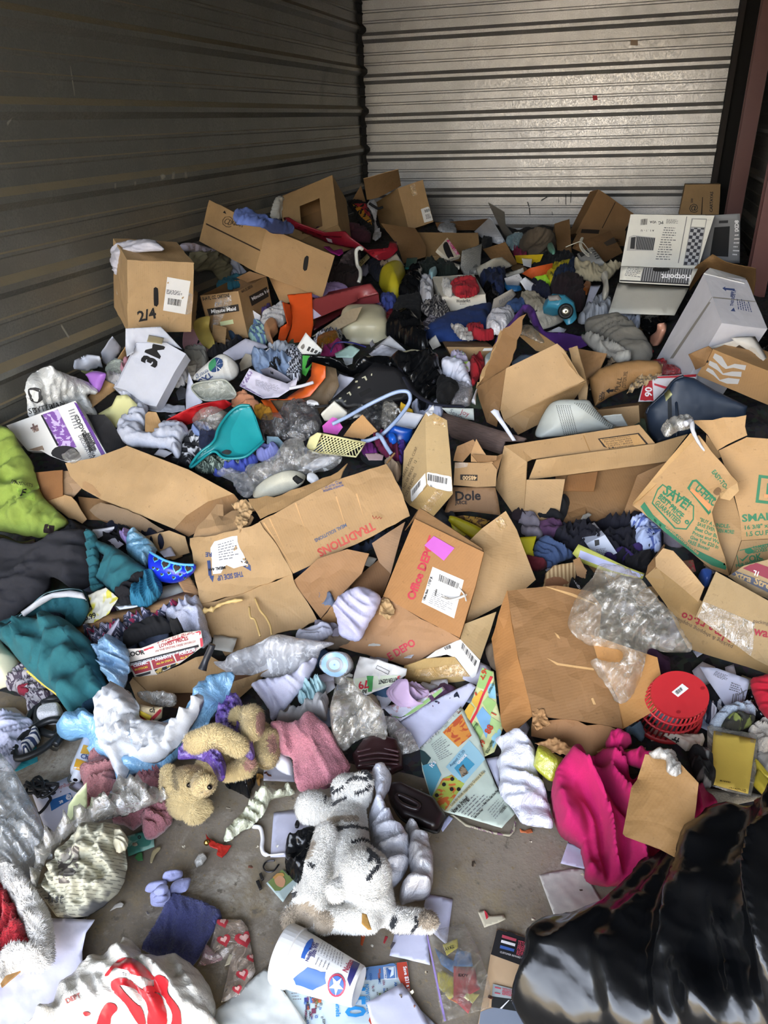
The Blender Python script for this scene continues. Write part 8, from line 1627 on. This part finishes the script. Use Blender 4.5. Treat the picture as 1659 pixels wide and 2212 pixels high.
b = sheet('zip_bag','485,800 640,770,0 770,745,0 860,900,1 940,1110,1 970,1250,0 950,1370,0 830,1410,0 610,1480,0 560,1230,0',mat('film','#b5b0a4',.15,alpha=.1),'clear zip bag holding coloured paper puzzle pieces','zip bag',h=1.6,th=.05,puff=.8,crum=.4)
decal(b,'485,810 495,805 635,1470 620,1475',mf('#7f6fa8',.4),'zip_strip')
for l,q,hx in (('red','690,1060 850,1070 870,1180 890,1230 780,1290 830,1340 800,1415 690,1310','#a8323a'),('blue','545,920 690,1020 720,930 820,960 835,1060 700,1065 690,1110 600,1050','#2a6298'),('yellow','570,1110 610,1090 690,1140 690,1290 660,1310 580,1220','#c4b83a'),('small yellow','610,900 720,850 725,920 640,980','#c4b83a'),('pale yellow','760,1290 800,1250 885,1270 830,1340','#c9c06a'),('orange','645,1300 690,1300 750,1310 720,1340','#c86a2c')): sheet('paper_piece',q,mr(hx),l + ' cut paper piece inside the zip bag','paper piece',h=1.1,th=.05,crum=.1)
text(b,'BX7Y',725,1140,22,4); text(b,'7X1Y',690,905,22,160)
b = paper('black and cream rewards brochure with a striped flag mark','1015,778 1355,880 1325,1110 1270,1320 1265,1560 860,1560 930,1200 965,980','#cdb898',h=.8,crum=.12,name='brochure',cat='brochure',m=mr('#c9ab88'))
decal(b,'1017,780 1352,882 1325,1105 968,975',mf('#17171a'),'black_header',sp=6); decal(b,'880,1400 1000,1370 1275,1390 1265,1560 860,1560',mf('#7b8494'),'grey_field')
RD2 = mf('#b8475a')
for q,m_ in (('1055,830 1160,862 1155,882 1050,852',RD2),('1048,868 1152,898 1148,918 1043,888',whitem),('1040,908 1145,938 1140,958 1035,930',mf('#3a5ea8'))): decal(b,q,m_,'flag_stripe',off=1.8)
for i,t_ in enumerate(('TETCO','FREEDOM','REWARDS')): text(b,t_,1166 - i * 5,905 + i * 37,34,13,RD2,off=2,width=(80,122,126)[i])
text(b,'CUSTOMER REWARD PROGRAM',1035,965,14,16,whitem,off=2,width=245,bold=False)
decal(b,'985,1198 1235,1262 1222,1412 972,1370',mf('#1d1f20'),'road_card',sp=6,off=1.6); decal(b,'985,1198 1235,1262 1228,1325 975,1290',mf('#98a0a2'),'road_sky',off=2.2)
for q in ('1000,1220 1045,1232 1043,1240 998,1230','998,1262 1040,1270 1038,1278 996,1270'): decal(b,q,RD2,'flag_stripe',off=2.8)
for i,t_ in enumerate(('TETCO','FREEDOM','REWARDS')): text(b,t_,1050,1245 + i * 18,16,11,RD2,off=2.8)
decal(b,'1100,1320 1108,1320 1050,1385 1035,1382',whitem,'road_line',off=2.6); decal(b,'1118,1322 1124,1322 1200,1400 1190,1405',whitem,'road_line',off=2.6)
b = paper('dirty white sheet with brown stains on the floor','1328,377 1560,330 1670,330 1790,560 1850,850 1520,900','#c3c1bc',h=.6,hx2='#84705c',crum=.4)
b = paper('torn cream scrap with red print on the floor','872,652 920,640 960,685 1065,672 1080,708 1020,735 920,770','#c2b9a2',h=.7); decal(b,'918,645 935,640 950,700 935,715',RED,'red_print')
paper('white paper corner under the pink sweatshirt','1545,130 1670,170 1700,340 1490,290','#c3c0da',h=.5)
paper('papers at the bottom edge right of the flyer','395,1340 560,1493 620,1600 450,1600','#b3b5c4',h=.6)
for l,q,hx in (('orange paper sliver below the tiger','0,830 30,780 45,785 10,910 -5,900','#a84a24'),('red scrap below the tiger tail','165,885 180,835 202,840 175,895','#9c2630'),('dark grey scrap on the ruled paper','218,915 235,880 258,885 225,935','#4c4850')): sheet('paper_scrap',q,mr(hx),l,'scrap',h=.9,th=.05)
Z('T')
# pink sweatshirt
PK_ = ml('#b8105c')
b = cloth('bright pink sweatshirt crumpled on the floor at the right','35,130,0 50,0,3 100,-100,5 250,-230,7 420,-230,7 560,-160,6 620,-60,8 700,-40,8 900,-100,7 1050,60,6 1150,0,4 1200,90,1 1350,170,0 1240,340,1 1090,420,3 1080,600,2 940,640,1 860,700,0 780,800,0 710,860,0 600,790,0 540,740,0 420,740,0 300,700,0 285,600,0 260,480,0 240,445,0 100,350,0','#b8105c',name='sweatshirt',cat='clothing',h=2,puff=5,fold=5,fw=15,pr=.35,m=PK_,sp=5)
cloth('cuffed sleeve of a pink sweatshirt laid over it','440,-310,6 520,-400,8 600,-360,7 640,-330,7 560,-250,6 700,-250,8 850,-220,8 970,-100,7 950,-40,6 850,-60,6 760,-120,7 600,-180,7','#b8105c',name='sleeve',parent=b,h=6,puff=3.5,fold=2.5)
card('square piece of brown cardboard lying on the pink sweatshirt','635,0,5 680,-60,5 740,-245,10 850,-230,10 1000,-180,11 1140,-30,10 1130,60,8 1085,400,4 980,530,3 850,460,2 590,365,2 570,345,2','#8f6c40',h=17,rag=.6,crum=.5,cw=16)
bag('torn scrap of milky tape on the square cardboard','770,-260 840,-265 960,-250 980,-210 1010,-110 950,-80 900,-120 890,-200 800,-215','#b0aca6',name='tape_scrap',cat='tape',h=27,puff=.6,alpha=.9)
# laundry basket
Z('P')
RB_ = mp('#b5262c',.4)
tp = [P3(*px(1040 + 205 * math.cos(a) + 25 * math.sin(a),195 + 165 * math.sin(a)),.19 - .018 * math.sin(a)) for a in np.linspace(0,6.283,41)[:-1]]
c = np.mean(tp,0); nb_ = np.cross(tp[0] - c,tp[10] - c); nb_ /= np.linalg.norm(nb_) * (1 if nb_[2] > 0 else -1); bot = [c + (t - c) * 1.22 - nb_ * .16 for t in tp]
v,f = [c] + tp + [t - nb_ * .012 for t in tp],[(0,i + 1,(i + 1) % 40 + 1) for i in range(40)] + [(i + 1,i + 41,(i + 1) % 40 + 41,(i + 1) % 40 + 1) for i in range(40)]
bk = mesh('laundry_basket',v,f,RB_,None,'upturned red plastic laundry basket at the right','basket',smooth=False)
for i in range(40): a_,b_ = tp[i],bot[i]; vv,ff = tube_geo([a_ - nb_ * .01,b_],.0024,6); mesh('slat',vv,ff,RB_,bk)
for k_ in (.3,.62,1.0): tube('hoop',[tp[i % 40] * (1 - k_) + bot[i % 40] * k_ for i in range(41)],.35 if k_ < 1 else .9,RB_,parent=bk)
decal(bk,'980,180 1055,120 1100,155 1025,215',labelm,'label'); bars(bk,'1000,180 1045,145 1060,165 1020,200',12)
for x_,y_ in ((1198,152),(1028,320)): decal(bk,' '.join('%.0f,%.0f' % (x_ + 17 * math.cos(i / 10 * 6.28),y_ + 12 * math.sin(i / 10 * 6.28)) for i in range(10)),mp('#8e1c22'),'moulded_foot',rnd=True)
b = paper('worksheet with graphs beside the red basket','1180,0,6 1300,10,6 1535,90,3 1500,230,1 1440,352,0 1395,330,0 1330,230,1 1240,100,3','#c3c6da',h=3); lines(b,'1290,30 1390,70 1360,110 1270,60',5,GREYI); text(b,'X',1440,200,60,20,GREYI,bold=False); bars(b,'1410,195 1500,170 1490,240 1400,260',7,GREYI); lines(b,'1400,110 1480,140 1450,190 1380,170',4,GREYI)
cloth('navy and white striped shirt behind the red basket','1230,260 1340,240 1360,330 1300,390 1220,380','#22283c',h=2,puff=2,m=mat('stripe','#1e2438',hx2='#c9ccd8',sc=16))
cloth('pale blue towelling collar right of the striped shirt','1250,400 1330,330 1430,300 1520,280 1570,350 1480,370 1380,400 1300,440','#a7b4c4',h=3,puff=3,fold=2,kind='terry')
cloth('black patterned cloth with lime patch in front of the collar','1330,410 1400,380 1560,370 1540,410 1450,450 1370,440','#1e1f1c',h=4,puff=2,m=mn('#26261f',hx2='#6f7a3a',sc=24))
b = cloth('bright red cap like garment at the right edge','1535,100,3 1590,70,5 1700,60,6 1800,200,4 1720,400,0 1620,330,0 1560,220,1','#b5102a',h=5,puff=5,fold=1)
sack('black garment between the worksheet and the red garment','1500,260 1540,170 1600,300 1650,380 1580,370 1500,330',h=2,puff=2)
cloth('cream fleece blanket at the right edge','1520,450 1580,400 1659,370 1750,360 1750,640 1600,600 1560,520','#bdb5aa',h=2,puff=3,fold=2,kind='terry')
cloth('white sheet with black scribble below the cream fleece','1580,600 1700,580 1760,700 1640,740 1590,680','#b5b0aa',h=1,puff=2)
b = paper('yellow certificate card in a clear sleeve','1278,450 1575,510 1520,893 1245,820','#dcc058',h=5,th=.2,crum=.1); text(b,'OFFICERS EQUIPMENT CO.',1505,868,22,187,mf('#6a5a20'),width=230); lines(b,'1290,460 1340,468 1338,490 1288,482',4,GREYI); lines(b,'1535,515 1570,520 1565,545 1532,538',3,GREYI); lines(b,'1320,800 1410,815 1405,835 1316,818',1,mf('#6a5a20'))
sheet('clear_sleeve','1230,420 1260,410 1590,480 1575,760 1540,910 1380,880 1235,830',mat('film','#cfccc0',.15,alpha=.25),'clear sleeve round the edge of the yellow certificate card','sleeve',h=4,th=.03)
for i,q in enumerate(('1560,660 1600,690 1680,800 1620,790 1570,720','1565,760 1600,740 1700,870 1660,920 1560,830')): sheet('banana_toy',q,mp('#b8a83a',.4),('upper','lower')[i] + ' yellow curved plastic piece at the right edge','plastic piece',h=3,th=.5,puff=1.5,rnd=True)
cloth('black glove with white lines behind the square cardboard','1100,610 1180,600 1250,660 1285,760 1270,830 1200,850 1150,780','#141416',h=7,puff=3,m=mn('#121214',hx2='#8a8a8a',sc=9))
b = sheet('crumpled_wrapper','900,460 1000,465 1100,480 1200,475 1215,510 1190,580 1080,590 1020,540',mr('#c4b6a6'),'crumpled white and peach wrapper under the red basket','wrapper',h=5,th=.4,puff=2,crum=1); text(b,'#',975,540,60,20)
cloth('cream ribbon and blue printed cloth left of the wrapper','660,420 740,400 790,460 770,520 700,480 650,500','#5f7688',h=5,puff=1.5)
sheet('concrete_coloured_mat','1200,850 1400,880 1560,890 1659,920 1420,970 1360,1010 1200,930',mat('terry','#a59c8c'),'grey cream carpet piece behind the black bin bag','carpet',h=.6,th=.4)
Z('T')
b = sack('huge glossy black bin bag in the lower right corner','0,1300,2 10,1500,2 0,1900,2 1800,1900,20 1900,900,34 1800,60,30 1659,110,30 1430,150,24 1370,220,20 1270,370,14 1160,420,10 1100,500,8 1000,640,7 890,730,6 800,830,5 670,980,4 540,1080,3 330,1180,1 160,1280,1',h=2,puff=9,crum=2.0,cw=16,fold=5.5,fw=22,pr=.5,sp=9,hx='#0b0c0e')
sack('small black bag corner left of the huge bin bag','-60,1500 -10,1340 60,1300 420,1150 330,1250 60,1600',h=2,puff=2,crum=1)
Z('S'); sack('torn blue black plastic bag tongue under the bin bag','1145,1230 1200,1170 1320,1110 1490,1070 1500,1200 1330,1360 1240,1330 1170,1280',h=2,puff=3,crum=1.5,cw=5)
# ================================================================ loose bits that fill the gaps of the heap
STOP = set('in on with at by under below lying left right of behind beside above between standing over leaning seen showing resting against printed through that laid folded draped hanging from wedged near spread placed crumpled squeezed poking piled heaped spilling stuffed next tucked across thrown inside stamped half and, the'.split())
HAND = [(a,b,' '.join(w_ for w_ in l.split()),g) for a,b,l,g in REFS]; USED = set()
def short(l):
    o = []
    for w_ in l.split():
        if w_.strip(',') in STOP and len(o) >= 2: break
        o.append(w_.strip(','))
    return ' '.join(o[:6])
def name_it(hx,noun,x,y):
    c = [int(hx[i:i+2],16) for i in (1,3,5)]; v_ = max(c); s_ = (v_ - min(c)) / (v_ + 1); h_ = c.index(v_)
    if s_ < .16: col = 'black' if v_ < 45 else 'dark grey' if v_ < 100 else 'grey' if v_ < 165 else 'off-white'
    else: col = ('dark ' if v_ < 80 else 'pale ' if v_ > 150 else '') + (('purple' if c[2] > c[1] * 1.2 else 'brown' if c[1] > c[2] * 1.15 else 'maroon'),'green','blue')[h_]
    for a,b,l,g in sorted(HAND,key=lambda t: (t[0] - x) ** 2 + (t[1] - y) ** 2):
        dx,dy = a - x,b - y; rel = ('left of' if dx > 0 else 'right of') if abs(dx) > abs(dy) else ('behind' if dy > 0 else 'in front of')
        t = col + ' ' + noun + ' ' + rel + ' the ' + short(l)
        if t not in USED and len(t.split()) <= 16: USED.add(t); return t
    return noun
def filler(n,kind,name,cat,label,group,cols,region,size,hh,seed,**k):
    rg_ = np.random.RandomState(seed); x0,y0,x1,y1 = region
    for i in range(n):
        X_,Y_ = rg_.uniform(x0,x1),rg_.uniform(y0,y1); s_ = rg_.uniform(*size) * (.45 + .75 * (Y_ - 400) / 1000); m_ = rg_.randint(4,7) if kind != 'cloth' else 8
        a0 = rg_.uniform(0,6.28); el = rg_.uniform(.5,.95); ro = rg_.uniform(0,3.14); P = []
        for j in range(m_):
            a = a0 + j * 6.283 / m_ + rg_.uniform(-.25,.25); r_ = s_ * rg_.uniform(.75,1.1); u,w_ = r_ * math.cos(a),r_ * el * math.sin(a)
            P.append((X_ + u * math.cos(ro) - w_ * math.sin(ro),Y_ + .75 * (u * math.sin(ro) + w_ * math.cos(ro)),(hh + rg_.uniform(0,2.5)) / 100))
        q_ = P3(*P[0]); c_ = P3(X_,Y_,0)
        if min(q_[0],c_[0]) < XL + .3 or c_[1] > YB - .3 or max(q_[0],c_[0]) > XR - .2: continue
        col_ = rg_.choice(cols); lab = name_it(col_,label,X_,Y_)
        try:
            if kind == 'cloth': cloth(lab,P,col_,name=name,cat=cat,group=group,puff=2.5,fold=2,seed=i + 1,sp=max(1.8,s_ / 7))
            elif kind == 'card': card(lab,P,col_,name=name,cat=cat,group=group,rag=1)
            else: paper(lab,P,col_,name=name,cat=cat,group=group,crum=.7,sp=max(1.8,s_ / 5))
        except RuntimeError: pass
_crop[0] = (0,0,1.0)
WC_ = ['#b9bac6','#c6c6cc','#aeb3c6','#b0aca2','#c9c7d6']; DC = ['#14151a','#1a2036','#2a1d24','#23262b','#101218']; MC = ['#5a3a5c','#34506e','#6e2c38','#4e5b46','#7a6a58','#6a7690','#86808c']
filler(60,'cloth','garment','clothing','crumpled cloth','dark cloths low in the heap',DC,(230,520,1620,1180),(34,60),-1.5,1)
filler(50,'cloth','garment','clothing','crumpled cloth','coloured cloths low in the heap',MC,(150,560,1600,1450),(24,44),-1,2)
filler(90,'paper','paper_sheet','paper','loose paper','loose papers in the heap',WC_,(120,640,1620,1500),(16,32),.5,3)
filler(36,'card','cardboard_scrap','cardboard','torn cardboard scrap','cardboard scraps in the heap',[CBD,CB,CBI],(250,520,1400,1500),(16,34),-2,4)
filler(16,'cloth','garment','clothing','bunched cloth','cloths at the foot of the heap',DC + MC + WC_,(560,1400,1640,1560),(28,44),-3,5)
filler(50,'paper','paper_sheet','paper','paper scrap','papers at the foot of the heap',WC_ + ['#a9a48c','#8fa0b8','#b58f86'],(560,1380,1640,1600),(18,34),-.5,6)
filler(60,'paper','litter_crumb','litter','tiny litter crumb','litter crumbs on the floor',['#b9b2a0','#8f8674','#c6c2b8','#5f5344','#7d5040'],(60,1640,1400,2180),(2.5,6),.25,7)
filler(16,'cloth','garment','clothing','crumpled cloth','cloths along the right wall',DC + MC,(1680,900,2150,1500),(70,110),-1,8)
filler(12,'card','cardboard_scrap','cardboard','torn cardboard panel','cardboard along the right wall',[CBD,CB,CBL],(1700,900,2150,1500),(60,100),2,9)
filler(12,'paper','paper_sheet','paper','loose paper','papers along the right wall',WC_,(1700,900,2150,1550),(40,60),1,10)
